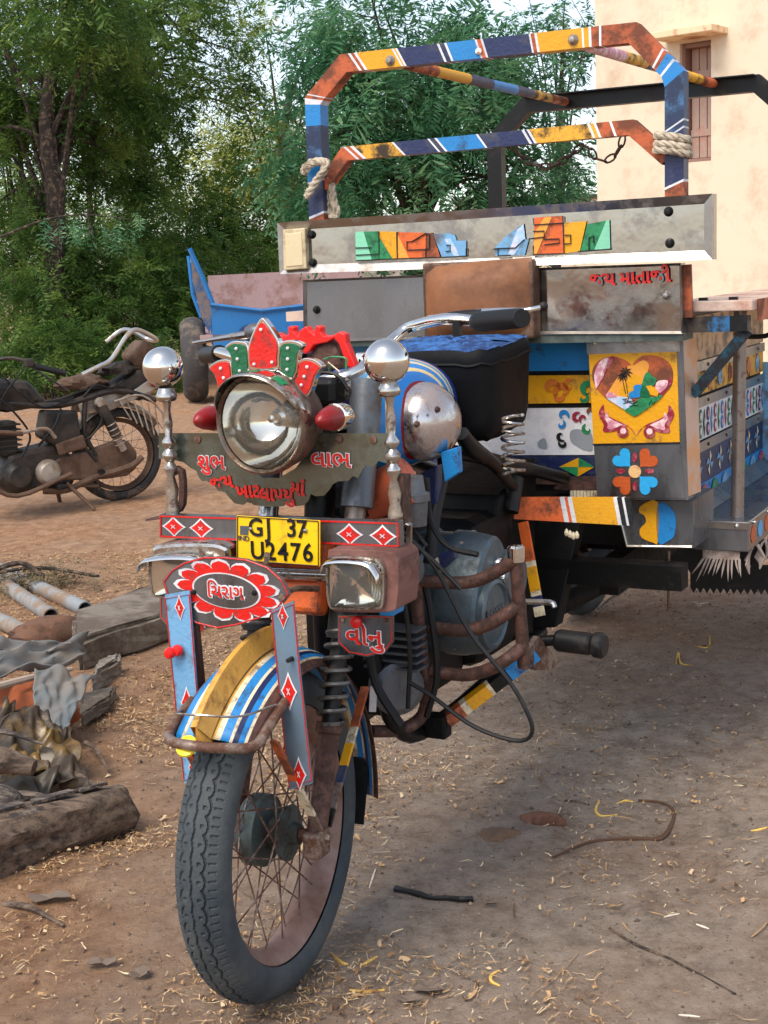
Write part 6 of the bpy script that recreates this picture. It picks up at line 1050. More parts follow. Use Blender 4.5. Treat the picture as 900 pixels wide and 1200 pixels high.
MB_ = ribbon('rear_cage_hoop', [(-.515, vr, 1.0), (-.515, vr, 1.735), (-.40, vr, 1.842), (.352, vr, 1.842), (.465, vr, 1.735), (.465, vr, 1.0)], .05, .04, [(0, black)], rk)
MB().prism([(-.40, vr-.002, 1.866), (.352, vr-.002, 1.866), (.352, vr-.002, 1.862), (-.40, vr-.002, 1.862)], (0, -.03, 0)).build('hoop_flange', black, MB_)
def round_bar(name, a, b, r, cols, parent):
    a, b = V(a), V(b); m = MB(); t0 = 0; mats = []
    for t1, mm in cols:
        if mm not in mats: mats.append(mm)
        m.tube([a.lerp(b, t0), a.lerp(b, t1)], r, 12, caps=(t0 == 0 or t1 == 1), m=mats.index(mm)); t0 = t1
    return m.build(name, mats, parent, smooth=True)
round_bar('cage_tie_rod', (-0.2332, 1.2100, 1.8240), (-0.2556, 2.4200, 1.8379), .014, [(.10, rustorange), (.14, orange), (.32, yellow), (.46, navy), (.62, blue), (.74, navy), (.88, wornyellow), (1, rustorange)], rk)
round_bar('cage_tie_rod', (0.2360, 1.2100, 1.8203), (0.2265, 2.4200, 1.8495), .014, [(.22, pink), (.38, wornyellow), (.62, navy), (.7, blue), (.86, wornyellow), (1, rustorange)], rk)
# chain hung under the cross bar
lk = MB(); P1 = cat([V(p) for p in [(0.0182, 1.2500, 1.6244), (0.0484, 1.2500, 1.5816), (0.1097, 1.2500, 1.5551), (0.1646, 1.2500, 1.5734), (0.2082, 1.2500, 1.6042), (0.2187, 1.2500, 1.5955), (0.2395, 1.2500, 1.5622), (0.2733, 1.2500, 1.5619), (0.2967, 1.2500, 1.5897), (0.3054, 1.2500, 1.6204)]], 5)
acc = 0; last = P1[0]; flip = 0
for p in P1:
    if (p-last).length > .021:
        d = (p-last).normalized(); a, b, _ = basis(d); a = a if flip else b; flip = 1-flip; c = (p+last)/2
        lk.tube([c+d*math.cos(t)*.0155+a*math.sin(t)*.0075 for t in [2*math.pi*k/10 for k in range(10)]], .0026, 5, closed=True); last = p
lk.build('hanging_chain', rust, rk, smooth=True)
# cargo bed behind the front boards, far side rails
MB().box((-.03, 2.2, .79), (.86, 1.9, .03)).build('cargo_floor', rust, rk)
MB().box((-.57, 2.2, 1.0), (.03, 1.9, .42)).build('far_side_wall', black, rk)
MB().prism([(-.425, 1.205, 1.2), (-.618, 1.205, 1.2), (-.618, 1.205, 1.225), (-.425, 1.205, 1.225)], (0, 1.4, 0)).build('bench_plank', bpy.data.materials['pinkish_bench_paint'], rk)
# ---------------------------------------------------------------- ropes tied to the cage posts
ropem = mat('grey_rope', S(196, 182, 160), .8, 0, .25, 60, S(130, 116, 98), .3, 30, .6, 160)
def rope(name, label, paths, r=.0085):
    o = thing(name, label, 'rope', (0, 0, 0), -YAW)
    for P in paths:
        P = cat([V(p) for p in P], 10); m = MB(); off = 0
        for k in range(3):
            Q = []; s = 0
            for i, p in enumerate(P):
                if i: s += (p-P[i-1]).length
                d = (P[min(i+1, len(P)-1)]-P[max(i-1, 0)]).normalized(); a, b, _ = basis(d); th = s/.011*1.2+2*math.pi*k/3
                Q.append(p+(a*math.cos(th)+b*math.sin(th))*r*.52)
            m.tube(Q, r*.62, 6)
        m.build('strand', ropem, o, smooth=True)
    return o
pc = V((0.4397, 1.2000, 1.5841)); cx, cz = pc.x, pc.z
def wrap(z0, z1, hw=.031): return [(cx-hw, 1.205, z0), (cx-hw, 1.168, z0), (cx, 1.163, (z0*2+z1)/3), (cx+hw, 1.170, z1), (cx+hw, 1.205, z1), (cx+hw*.6, 1.236, z1), (cx-hw*.6, 1.236, z0)]
rope('rope', 'grey twisted rope wound round the right cage post', [wrap(cz+.018, cz+.006)+[(cx-.031, 1.205, cz)], wrap(cz, cz-.012), wrap(cz-.014, cz-.026, .033)])
rope('rope', 'pale rope knotted on the left cage post, its end hanging down', [[(-0.5084, 1.1550, 1.5839), (-0.4923, 1.1550, 1.5998), (-0.4521, 1.1550, 1.6034), (-0.4481, 1.1550, 1.5862), (-0.4745, 1.1550, 1.5604), (-0.5014, 1.1550, 1.5278), (-0.5071, 1.1550, 1.5175)], [(-0.5167, 1.1600, 1.5761), (-0.5107, 1.1600, 1.5928), (-0.4899, 1.1600, 1.6041), (-0.4600, 1.1600, 1.6021), (-0.4562, 1.1600, 1.5806)], [(-0.4679, 1.2000, 1.5916), (-0.4600, 1.2000, 1.5503), (-0.4548, 1.2000, 1.5070), (-0.4465, 1.2000, 1.4720), (-0.4647, 1.2000, 1.4621)], [(-0.4814, 1.2100, 1.5844), (-0.4736, 1.2100, 1.5407), (-0.4740, 1.2100, 1.4866), (-0.4654, 1.2100, 1.4579)]], .0095)

def lump(name, label, cat_, c, rad, m, seed=0, rough=.18, n=14, rot=0, group=None, flatb=True, parent=None):
    r_ = np.random.default_rng(seed); g_ = []; ph = r_.uniform(0, 6, 12)
    for i in range(n+1):
        a = math.pi*i/n; row = []
        for j in range(2*n+1):
            b = 2*math.pi*(j % (2*n))/(2*n); d = V(math.sin(a)*math.cos(b), math.sin(a)*math.sin(b), math.cos(a))
            k = 1+rough*(math.sin(d.x*3+ph[0])*math.cos(d.y*3.3+ph[1])+.6*math.sin(d.x*7+ph[2]+d.z*5)*math.sin(d.y*6.5+ph[3])+.35*math.sin(13*d.x+ph[4])*math.sin(12*d.z+ph[5]+7*d.y))
            q = V(d.x*rad[0], d.y*rad[1], d.z*rad[2])*k
            if flatb and q.z < -rad[2]*.6: q.z = -rad[2]*.6
            row.append(q)
        g_.append(row)
    o = MB().grid(g_).build(name, m, parent, smooth=True); o.location = c; o.rotation_euler.z = rot
    if label: tag(o, label, cat_, group)
    return o
# ================================================================ derelict motorcycle at the left (x forward, y to its left, towards the camera)
(mo, ma) = ((-1.4278, 6.0694, 0), R(212.000))
mc = thing('motorcycle', 'dusty stripped black motorcycle on its stand at the left edge', 'motorcycle', mo, ma)
dustblack = mat('dusty_black', S(22, 21, 21), .5, .1, .35, 12, S(84, 70, 58), .2, 8, .2, 60, hard=.35)
dustbrown = mat('dusty_brown_steel', S(104, 80, 64), .6, .2, .3, 10, S(84, 62, 48), .4, 8, .25, 60)
dustgrey = mat('dusty_grey_steel', S(170, 160, 148), .45, .4, .2, 12, S(124, 102, 84), .35, 8)
mw = thing('rear_wheel', None, None); mw.parent = mc; mw.location = (-.075, 0, .285); mw.rotation_euler = (0, 0, R(90))
tyre_mesh(.285, .085, .07, 36, 20, 'tyre', mat('worn_tyre', S(46, 45, 46), .8, 0, .3, 12, S(120, 100, 82), .3, 8), mw)
MB().lathe([(.222, -.03), (.205, -.012), (.2, 0), (.205, .012), (.222, .03), (.214, .02), (.195, 0), (.214, -.02), (.222, -.03)], (0, 0, 0), (1, 0, 0), 48).build('rim', dustbrown, mw, smooth=True)
MB().lathe([(0, -.07), (.07, -.06), (.075, .05), (0, .06)], (0, 0, 0), (1, 0, 0), 20).build('hub', dustbrown, mw, smooth=True)
for i in range(32):
    a = 2*math.pi*i/32; s = 1 if i % 2 else -1; MB().tube([(s*.04, .07*math.sin(a+s*.9), .07*math.cos(a+s*.9)), (0, .2*math.sin(a), .2*math.cos(a))], .0018, 4).build('spoke', dustgrey, mw)
arc = lambda r, a0, a1, n, y=0: [(-.075+r*math.cos(R(a0+(a1-a0)*i/n)), y, .285+r*math.sin(R(a0+(a1-a0)*i/n))) for i in range(n+1)]
fg = [[(p[0], q*.065, p[2]-.03*q*q) for q in (-1, -.6, 0, .6, 1)] for p in arc(.325, 25, 150, 22)]
o = MB().grid(fg).build('rear_mudguard', dustgrey, mc, smooth=True); o.modifiers.new('t', 'SOLIDIFY').thickness = .004
cc = MB().prism([(-.15, .06, .20), (-.16, .06, .30), (-.11, .06, .37), (-.02, .06, .38), (.12, .06, .345), (.34, .06, .31), (.40, .06, .25), (.36, .06, .18), (.05, .06, .155), (-.09, .06, .16)], (0, .05, 0)).build('chain_case', dustbrown, mc, bevel=.012)
MB().lathe([(0, .02), (.02, .02), (.022, 0)], (.08, .112, .2), (0, 1, 0), 12).build('case_plug', black, cc)
sh = MB().tube([(-.07, .12, .32), (-.02, .12, .43)], .022, 12).build('shock_absorber', dustgrey, mc, smooth=True)
MB().tube([(-.03, .12, .41), (.055, .12, .60)], .034, 12).build('spring_shroud', dustblack, sh, smooth=True)
MB().lathe([(0, -.03), (.03, -.03), (.03, .03), (0, .03)], (.06, .12, .62), (0, 1, 0), 14).build('shock_eye', dustgrey, sh, smooth=True)
for i in range(5): MB().lathe([(.034, -.004), (.036, 0), (.034, .004)], (-.05+.013*i, .12, .365+.03*i), (.42, 0, .9), 14).build('spring_coil', dustgrey, sh, smooth=True)
sgd = MB().tube([(-.02, .15, .62), (-.20, .15, .64), (-.34, .15, .50), (-.36, .15, .38), (-.28, .15, .32)], .007, 6, smooth=4).build('saree_guard', dustgrey, mc, smooth=True)
for i in range(7): MB().tube([(-.05-.045*i, .15, .625-.012*max(0, i-2)**1.4), (-.12-.035*i, .15, .50-.025*i)], .005, 5).build('guard_bar', dustgrey, sgd)
MB().tube([(-.30, .11, .60), (-.05, .11, .68), (.30, .10, .62), (.62, .06, .66)], .019, 8, smooth=4).build('frame_rail', dustblack, mc, smooth=True)
MB().tube([(-.30, -.11, .60), (-.05, -.11, .68), (.30, -.10, .62), (.62, -.06, .66)], .019, 8, smooth=4).build('frame_rail', dustblack, mc, smooth=True)
MB().tube([(.14, .10, .64), (.16, .10, .45), (.10, .10, .30)], .016, 8, smooth=3).build('frame_tube', dustblack, mc, smooth=True)
MB().tube([(.20, .10, .40), (.10, .11, .27)], .012, 8).build('frame_strut', dustblack, mc, smooth=True)
MB().grid([[(-.28+.05*i, q*.10, .72-.10*q*q*abs(q)-.0012*i*i+.02*math.sin(i*.9)) for q in (-1, -.5, 0, .5, 1)] for i in range(10)]).build('seat_pan', dustgrey, mc, smooth=True).modifiers.new('t', 'SOLIDIFY').thickness = .012
MB().prism([(-.30, .10, .70), (-.22, .10, .80), (-.16, .10, .76), (-.02, .10, .70), (-.16, .10, .66)], (0, -.2, 0)).build('tail_cowl', dustblack, mc, bevel=.02)
MB().prism([(-.36, .08, .72), (-.30, .09, .74), (-.05, .12, .62), (-.08, .12, .59), (-.34, .09, .68)], (0, .012, 0)).build('side_trim', dustgrey, mc, bevel=.004)
MB().tube([(.16, .13, .79), (.06, .14, .83), (-.03, .13, .87), (-.14, .12, 1.0), (-.22, .10, 1.03), (-.34, .08, .97), (-.36, 0, .955), (-.34, -.08, .97), (-.22, -.10, 1.03), (-.1, -.12, .96)], .014, 8, smooth=5).build('grab_rail', mat('dull_chrome_rail', S(196, 194, 190), .3, .8, .15, 12, S(140, 120, 100), .25, 10), mc, smooth=True)
MB().prism([(-.34, .07, .93), (-.26, .09, .97), (-.16, .09, .88), (-.2, .09, .80), (-.33, .07, .82)], (0, -.16, 0)).build('tail_lamp_housing', dustbrown, mc, bevel=.02)
MB().prism([(.19, .13, .42), (.20, .13, .58), (.40, .13, .60), (.44, .13, .45), (.34, .13, .38)], (0, -.12, 0)).build('battery_box', dustblack, mc, bevel=.015)
MB().prism([(.24, .10, .14), (.22, .10, .30), (.34, .10, .40), (.62, .10, .36), (.72, .10, .22), (.62, .10, .12)], (0, -.2, 0)).build('crankcase', dustblack, mc, bevel=.03)
MB().lathe([(0, .05), (.055, .045), (.075, .02), (.078, 0)], (.40, .10, .235), (0, 1, 0), 24).build('clutch_cover', dustgrey, mc, smooth=True)
MB().lathe([(0, .05), (.06, .045), (.085, .02), (.09, 0)], (.58, .10, .23), (0, 1, 0), 24).build('crank_cover', dustblack, mc, smooth=True)
cyl = MB().box((.62, 0, .45), (.13, .14, .20)).build('cylinder', dustblack, mc, bevel=.01)
for i in range(6): MB().box((.62, 0, .38+.03*i), (.17, .18, .008)).build('cooling_fin', dustblack, cyl)
MB().prism([(.34, .09, .62), (.46, .10, .78), (.72, .10, .80), (.84, .07, .66), (.6, .09, .6)], (0, -.19, 0)).build('fuel_tank', dustblack, mc, bevel=.05)
hbm = MB().tube([(.62, -.28, .90), (.72, -.2, .92), (.78, 0, .84), (.72, .2, .90), (.60, .26, .92), (.44, .34, .85)], .011, 8, smooth=4).build('handlebar', dustblack, mc, smooth=True)
MB().tube([(.50, .32, .87), (.34, .37, .82)], .018, 10).build('grip', plastic, hbm, smooth=True)
MB().tube([(.52, .31, .87), (.44, .36, .80), (.34, .40, .72)], .006, 6, smooth=4).build('clutch_lever', dustblack, hbm, smooth=True)
MB().box((.53, .30, .89), (.05, .06, .05)).build('switch_block', dustblack, hbm, bevel=.01)
MB().tube([(.55, .28, .86), (.66, .2, .7), (.7, .1, .5)], .005, 6, smooth=4).build('cable', plastic, mc)
MB().tube([(.44, .11, .13), (.30, .11, .12), (.14, .11, .17), (-.10, .13, .22), (-.18, .13, .27)], .02, 8, smooth=4).build('exhaust_pipe', dustbrown, mc, smooth=True)
MB().tube([(.28, .16, .22), (.62, .18, .13), (.78, .18, .24), (.80, .18, .42), (.72, .18, .5), (.55, .15, .48)], .014, 8, smooth=4).build('leg_guard', dustbrown, mc, smooth=True)
MB().tube([(.36, .16, .44), (.42, .18, .50), (.55, .17, .49)], .011, 8, smooth=4).build('kick_starter', dustgrey, mc, smooth=True)
MB().tube([(.30, .12, .16), (.20, .2, .03), (.18, .22, .0)], .013, 8).build('stand_leg', dustbrown, mc, smooth=True)
MB().tube([(.30, -.08, .16), (.24, -.2, .0)], .013, 8).build('stand_leg', dustbrown, mc, smooth=True)
MB().tube([(.34, .10, .15), (.10, .10, .12)], .01, 8).build('stand_bar', dustbrown, mc, smooth=True)
for P_, r_ in (([(.62, .08, .82), (.52, .12, .70), (.40, .13, .62), (.22, .12, .66)], .006), ([(.70, .1, .74), (.58, .14, .60), (.50, .13, .46), (.56, .12, .34)], .007), ([(.30, .12, .60), (.36, .15, .50), (.46, .14, .40)], .008), ([(.10, .12, .60), (.06, .14, .52), (.14, .13, .42), (.24, .12, .40)], .006), ([(-.10, .12, .74), (-.02, .13, .70), (.08, .12, .72), (.16, .12, .66)], .007)):
    MB().tube(P_, r_, 6, smooth=5).build('loose_wire', plastic, mc, smooth=True)
lump('torn_seat_foam', None, None, (.12, 0, .73), (.16, .10, .05), dustbrown, 41, .25, 12, parent=mc)
lump('rag_on_frame', None, None, (-.12, .03, .80), (.12, .09, .05), dustblack, 43, .3, 12, parent=mc)
MB().lathe([(0, .06), (.045, .05), (.05, 0), (.04, -.05), (0, -.06)], (.72, .05, .93), (-.5, 0, 1), 18).build('speedometer', dustblack, mc, smooth=True)
MB().box((.36, .16, .155), (.05, .12, .03)).build('footrest', plastic, mc, bevel=.008)
MB().lathe([(0, -.03), (.03, -.03), (.04, .02), (0, .03)], (-.30, .13, .72), (-1, .2, 0), 14).build('rear_indicator', redlens, mc, smooth=True)
MB().prism([(.16, .115, .36), (.18, .12, .44), (.36, .13, .40), (.34, .13, .33)], (0, .02, 0)).build('side_cover', dustbrown, mc, bevel=.01)
fwl = thing('front_wheel', None, None); fwl.parent = mc; fwl.location = (1.12, 0, .285); fwl.rotation_euler = (0, 0, R(90))
tyre_mesh(.285, .08, .07, 30, 14, 'tyre', bpy.data.materials['worn_tyre'], fwl); MB().lathe([(.222, -.03), (.2, 0), (.222, .03)], (0, 0, 0), (1, 0, 0), 36).build('rim', dustbrown, fwl, smooth=True)
MB().tube([(.92, .09, .85), (1.12, .09, .285)], .018, 8).build('fork_leg', dustblack, mc, smooth=True); MB().tube([(.92, -.09, .85), (1.12, -.09, .285)], .018, 8).build('fork_leg', dustblack, mc, smooth=True)
# ================================================================ blue trailer
(to, ta) = ((-1.6933, 12.7272, 0), R(8.000))
tr = thing('trailer', 'blue steel farm trailer with a tilted side rail, behind the headlight', 'trailer', to, ta)
tblue = mat('trailer_blue', S(38, 118, 186), .45, 0, .12, 4, S(60, 80, 100), .15, 5); tpink = mat('faded_pink_bed', S(178, 150, 150), .6, 0, .15, 3, S(150, 116, 108), .35, 3)
tw_ = thing('wheel', None, None); tw_.parent = tr; tw_.location = (-.02, .15, .455)
tyre_mesh(.455, .27, .22, 34, 20, 'tyre', mat('trailer_tyre', S(64, 62, 62), .85, 0, .25, 6, S(110, 98, 88), .3, 5), tw_)
MB().lathe([(.26, -.09), (.24, -.02), (.12, 0), (.09, .03), (0, .04)], (0, 0, 0), (-1, 0, 0), 28).build('wheel_disc', tblue, tw_, smooth=True)
MB().lathe([(.26, -.09), (.24, -.02), (.12, 0), (.09, .03), (0, .04)], (0, 0, 0), (1, 0, 0), 28).build('wheel_disc', tblue, tw_, smooth=True)
tw2 = thing('wheel', None, None); tw2.parent = tr; tw2.location = (1.75, .15, .455); tyre_mesh(.455, .27, .22, 34, 14, 'tyre', bpy.data.materials['trailer_tyre'], tw2)
a_, b_, c_ = [V(p) for p in [(0.1821, -0.3000, 1.0396), (0.7013, -0.3000, 0.9552), (1.2420, -0.3000, 1.0027)]]; zb = (0.6214, -0.3000, 0.4783)[2]
fp = MB(); fp.prism([a_, b_, V(b_.x, b_.y, zb), V(a_.x, a_.y, zb-.02)], (0, .04, 0)); fp.build('front_panel', tblue, tr)
fp = MB(); fp.prism([b_+V(.004, 0, 0), c_, V(c_.x, c_.y, zb+.01), V(b_.x+.004, b_.y, zb)], (0, .04, 0)); fp.build('front_panel', tblue, tr)
MB().tube([a_+V(0, -.01, 0), b_+V(0, -.01, 0), c_+V(.4, 0, .02)], .022, 6).build('top_rim', tblue, tr, smooth=True)
MB().prism([V(a_.x, a_.y+.06, a_.z), V(a_.x+.02, a_.y+2.4, a_.z), V(a_.x+.02, a_.y+2.4, .6), V(a_.x, a_.y+.06, .6)], (.03, 0, 0)).build('side_panel', tblue, tr)
MB().prism([V(a_.x+.05, 2.3, .75), V(2.2, 2.3, .75), V(2.2, 2.3, 1.36), V(a_.x+.05, 2.3, 1.34)], (0, .04, 0)).build('rear_panel', tpink, tr)
MB().box((1.1, 1.0, .70), (2.1, 2.6, .05)).build('bed', tpink, tr)
rl = MB().tube([(-0.0015, -0.2800, 1.6237), (0.1044, -0.2800, 1.3496), (0.2091, -0.2800, 1.0380)], .028, 6).build('side_rail', tblue, tr, smooth=True)
MB().tube([(-0.0056, 0.5000, 1.5574), (0.0147, 0.5000, 1.1433), (0.0919, 0.5000, 0.8900)], .025, 6).build('side_rail', tblue, tr, smooth=True)
for P_ in ([(0.0287, -0.2000, 1.5281), (0.0079, -0.2000, 1.4764)], [(0.0740, -0.2000, 1.4037), (0.0223, -0.2000, 1.2828)], [(0.1328, -0.2000, 1.2078), (0.0529, -0.2000, 1.0610)]): MB().tube(P_, .022, 6).build('rail_rung', tblue, tr, smooth=True)
MB().prism([(0.0070, -0.2600, 1.6151), (0.2013, -0.2600, 1.0468), (0.1556, -0.2600, 0.7303), (0.0779, -0.2600, 0.9110), (0.0127, -0.2600, 1.2833)], (0, .02, 0)).build('rail_board', mat('grey_side_board', S(128, 112, 104), .6, .1, .3, 4, S(60, 90, 130), .35, 4), tr)
MB().beam((1.0, -1.6, .62), (1.0, 0, .66), .08, .1).build('drawbar', tblue, tr)
MB().tube([(-.02, .15, .455), (1.75, .15, .455)], .05, 8).build('axle', grime, tr)
MB().lathe([(0, -.05), (.10, -.04), (.12, 0)], (0.5599, -0.3400, 0.6969), (0, 1, 0), 20).build('round_boss', navy, tr, smooth=True)
# ================================================================ heap at the left edge
woodm = mat('weathered_wood', S(128, 108, 92), .85, 0, .45, 6, S(62, 50, 42), .4, 5, .8, 40, stretch=(1.5, 9, 9), hard=.2)
barkd = mat('charred_bark', S(66, 58, 56), .9, 0, .5, 8, S(126, 112, 100), .35, 7, .9, 30, stretch=(2, 9, 9))
# big weathered log
L0, L1 = V((-0.7343, 0.5480, 0.0000)), V((-0.4153, 0.8484, 0.0000)); L0.z = .075; L1.z = .055; lg = thing('log', 'thick cracked grey log lying at the lower left', 'log', (L0.x, L0.y, 0))
dr = (L1-L0); g_ = []; aL, bL, ax_ = basis(dr); rr_ = np.random.default_rng(4)
for i in range(31):
    t = i/30; row = []
    for j in range(29):
        th = 2*math.pi*(j % 28)/28; r0 = .078*(1-.28*t)*(1+.10*math.sin(3*th+1)+.07*math.sin(5*th+4*t)+.05*math.sin(11*th+2*math.sin(6*t))+.04*math.sin(17*th+t*3))
        if i == 30: r0 *= .72
        row.append(V(0, 0, L0.z)+dr*(t+.03*math.sin(th*2)*(t > .9))+(aL*math.cos(th)+bL*math.sin(th))*r0)
    g_.append(row)
m_ = MB().grid(g_); m_.add([g_[-1][j] for j in range(28)], [tuple(range(28))]); m_.add([g_[0][j] for j in range(28)], [tuple(range(27, -1, -1))]); m_.build('trunk_wood', woodm, lg, smooth=True, angle=50)
for i in range(9):
    t = random.uniform(.05, .85); th = random.uniform(.6, 2.6); p = V(0, 0, L0.z)+dr*t+(aL*math.cos(th)+bL*math.sin(th))*.078*(1-.28*t); l = random.uniform(.05, .14)
    n_ = (aL*math.cos(th)+bL*math.sin(th)); tg_ = n_.cross(ax_)
    MB().prism([p-ax_*l/2-tg_*.012, p+ax_*l/2-tg_*.008, p+ax_*l*.45+tg_*.014, p-ax_*l*.4+tg_*.016], n_*.008).build('bark_flake', barkd, lg)
for lab, a, b, r0, m_ in (('short dark broken branch standing on the lower left edge', (-0.7310, 0.7854, 0.1000), (-0.6595, 0.7355, 0.0200), .05, barkd), ('split grey plank end above the log at the left edge', (-0.8332, 1.0115, 0.1200), (-0.6830, 1.0174, 0.1000), .035, woodm)):
    p0, p1 = V(a), V(b); o = thing('wood_piece', lab, 'wood', (p0.x, p0.y, 0)); q0 = V(0, 0, p0.z); q1 = p1-V(p0.x, p0.y, 0)
    MB().tube([q0, q0.lerp(q1, .3)+V(.01, 0, .012), q0.lerp(q1, .7)+V(-.01, .01, .008), q1], [r0, r0*1.1, r0*.9, r0*.6], 9, smooth=4).build('grain', m_, o, smooth=True)
# crumpled sheets
def crumple(name, label, cat_, P, m, amp, seed, nu=34, nv=26, thick=.002, droop=0):
    P = [V(p) for p in P]; c0 = V(P[0].x, P[0].y, 0); r_ = np.random.default_rng(seed); wv = [(r_.uniform(-16, 16), r_.uniform(-16, 16), r_.uniform(0, 6), r_.uniform(.3, 1)) for _ in range(9)]
    g_ = []
    for i in range(nu+1):
        u = i/nu; row = []
        for j in range(nv+1):
            v = j/nv; p = (P[0]*(1-u)+P[1]*u)*(1-v)+(P[3]*(1-u)+P[2]*u)*v
            d = sum(k*(1-2*abs(((a*u*.16+b*v*.16+ph/6) % 1)-.5)*2) for a, b, ph, k in wv)/4
            e = sum(k*math.sin(a*u*2+b*v*2+ph) for a, b, ph, k in wv)/6
            q = p-c0+V(e*amp*.5, d*amp*.7, d*amp+e*amp*.5-droop*(2*v-1)**2); q.z = max(q.z, .006)
            row.append(q)
        g_.append(row)
    o = MB().grid(g_).build(name, m, None, smooth=True, angle=60); o.location = c0; s_ = o.modifiers.new('t', 'SOLIDIFY'); s_.thickness = thick; return tag(o, label, cat_)
clothm = mat('faded_blue_cloth', S(104, 118, 126), .9, 0, .3, 5, S(134, 122, 110), .4, 4, .3, 120, hard=.3)
clotho = mat('orange_brown_cloth', S(164, 84, 42), .9, 0, .3, 6, S(110, 62, 40), .4, 5, .3, 120, hard=.3)
lump('cloth_bundle', 'orange brown rag bundle heaped under the grey-blue cloth', 'cloth', V((-0.8372, 1.6018, 0.0600)), (.135, .12, .10), clotho, 3, .16, 20)
crumple('cloth', 'faded grey-blue cloth draped over the rag heap', 'cloth', [(-0.9617, 1.4184, 0.2200), (-0.7188, 1.8515, 0.1700), (-0.7375, 1.9826, 0.2000), (-1.0228, 1.6524, 0.2800)], clothm, .05, 5, thick=.004)
crumple('cloth', 'grey-blue cloth end hanging down the front of the rag heap', 'cloth', [(-0.7860, 1.4222, 0.0700), (-0.6948, 1.4253, 0.0600), (-0.6488, 1.6312, 0.1700), (-0.7996, 1.5523, 0.2200)], clothm, .022, 8, 26, 26, thick=.004)
foil = mat('golden_plastic_film', S(122, 92, 36), .25, 0, .5, 8, S(52, 38, 22), .45, 6, .4, 30)
crumple('plastic_sheet', 'crumpled golden brown plastic sheet above the log', 'plastic sheet', [(-0.8414, 1.1411, 0.0500), (-0.5437, 1.0608, 0.0200), (-0.6734, 1.3630, 0.1000), (-0.8530, 1.4027, 0.1700)], foil, .06, 12, 44, 40, thick=.001)
crumple('plastic_sheet', 'dark wrinkled edge of plastic at the left margin above the log', 'plastic sheet', [(-0.9124, 1.1024, 0.0200), (-0.6372, 0.9807, 0.0200), (-0.6725, 1.2493, 0.0400), (-0.9502, 1.2639, 0.1200)], mat('dark_film', S(60, 50, 34), .3, .2, .5, 8), .05, 15, 30, 24, thick=.001)
st_ = thing('stick', 'pale peeled stick lying across the rags', 'stick', (-0.8674, 1.4216, 0.2000)); p0 = V((-0.9287, 1.3806, 0.2000))-V((-0.8674, 1.4216, 0.2000)); p1 = V((-0.7240, 1.6975, 0.1700))-V((-0.8674, 1.4216, 0.2000))
MB().tube([p0, p0.lerp(p1, .5)+V(0, 0, .004), p1], [.012, .011, .007], 8, smooth=5).build('peeled_wood', mat('peeled_wood', S(178, 160, 144), .8, 0, .2, 20), st_, smooth=True)
STK = ('dry stick slanting down across the golden plastic sheet', 'dry stick lying along the top of the log', 'dry stick at the left margin below the orange rags', 'short stick leaning upright behind the log', 'stick pointing from the plastic sheet towards the front wheel', 'dark stick on the bare earth below the log', 'short twig on the ground below the flat dark stone')
for lab, (a, b, r0) in zip(STK, (((-0.8562, 1.1698, 0.1000), (-0.6569, 1.1743, 0.0300), .012), ((-0.7420, 0.9739, 0.0500), (-0.5470, 0.9129, 0.0200), .010), ((-0.8630, 1.2077, 0.1400), (-0.7046, 1.2066, 0.1000), .009), ((-0.6257, 0.6167, 0.1200), (-0.5536, 0.8221, 0.1000), .008), ((-0.6881, 1.2112, 0.0300), (-0.4811, 1.0191, 0.0100), .009), ((-0.6102, 0.4061, 0.0100), (-0.4565, 0.2914, 0.0100), .008), ((-0.6434, 1.4465, 0.0200), (-0.5326, 1.2146, 0.0100), .007))):
    p0, p1 = V(a), V(b); o = MB().tube([V(0, 0, p0.z), V(0, 0, p0.z).lerp(p1-V(p0.x, p0.y, 0), .4)+V(.006, .004, .01), p1-V(p0.x, p0.y, 0)], [r0, r0*.85, r0*.45], 6, smooth=5).build('dry_stick', random.choice((barkd, woodm)), None, smooth=True); o.location = (p0.x, p0.y, 0)
    tag(o, lab, 'stick', 'dry sticks in the scrap heap')
# stones and slab
stonem = mat('rough_stone', S(128, 118, 106), .95, 0, .3, 7, S(92, 80, 70), .4, 6, .9, 35)
def block(name, label, cat_, P, h, m, seed, group=None):
    P = [V(p) for p in P]; c0 = V(P[0].x, P[0].y, 0); r_ = np.random.default_rng(seed); bm = bmesh.new()
    vs = [bm.verts.new(V(p.x, p.y, -.01)-V(c0.x, c0.y, 0)) for p in P]+[bm.verts.new(V(p.x, p.y, h)-V(c0.x, c0.y, 0)) for p in P]; n = len(P)
    bm.faces.new(vs[:n][::-1]); bm.faces.new(vs[n:])
    for i in range(n): bm.faces.new((vs[i], vs[(i+1) % n], vs[n+(i+1) % n], vs[n+i]))
    bmesh.ops.recalc_face_normals(bm, faces=bm.faces); bmesh.ops.bevel(bm, geom=bm.edges[:], offset=min(.018, h*.2), segments=2, affect='EDGES')
    bmesh.ops.triangulate(bm, faces=bm.faces[:]); bmesh.ops.subdivide_edges(bm, edges=bm.edges[:], cuts=4, use_grid_fill=True)
    for v in bm.verts: v.co += V(r_.normal(0, .002), r_.normal(0, .002), r_.normal(0, .002))+V(.006*math.sin(v.co.y*13+seed), .006*math.sin(v.co.x*11+seed), .003*math.sin(v.co.x*9+v.co.y*7))
    me = bpy.data.meshes.new(name); bm.to_mesh(me); bm.free(); me.materials.append(m)
    o = bpy.data.objects.new(name, me); COL.objects.link(o); o.location = c0; return tag(o, label, cat_, group)
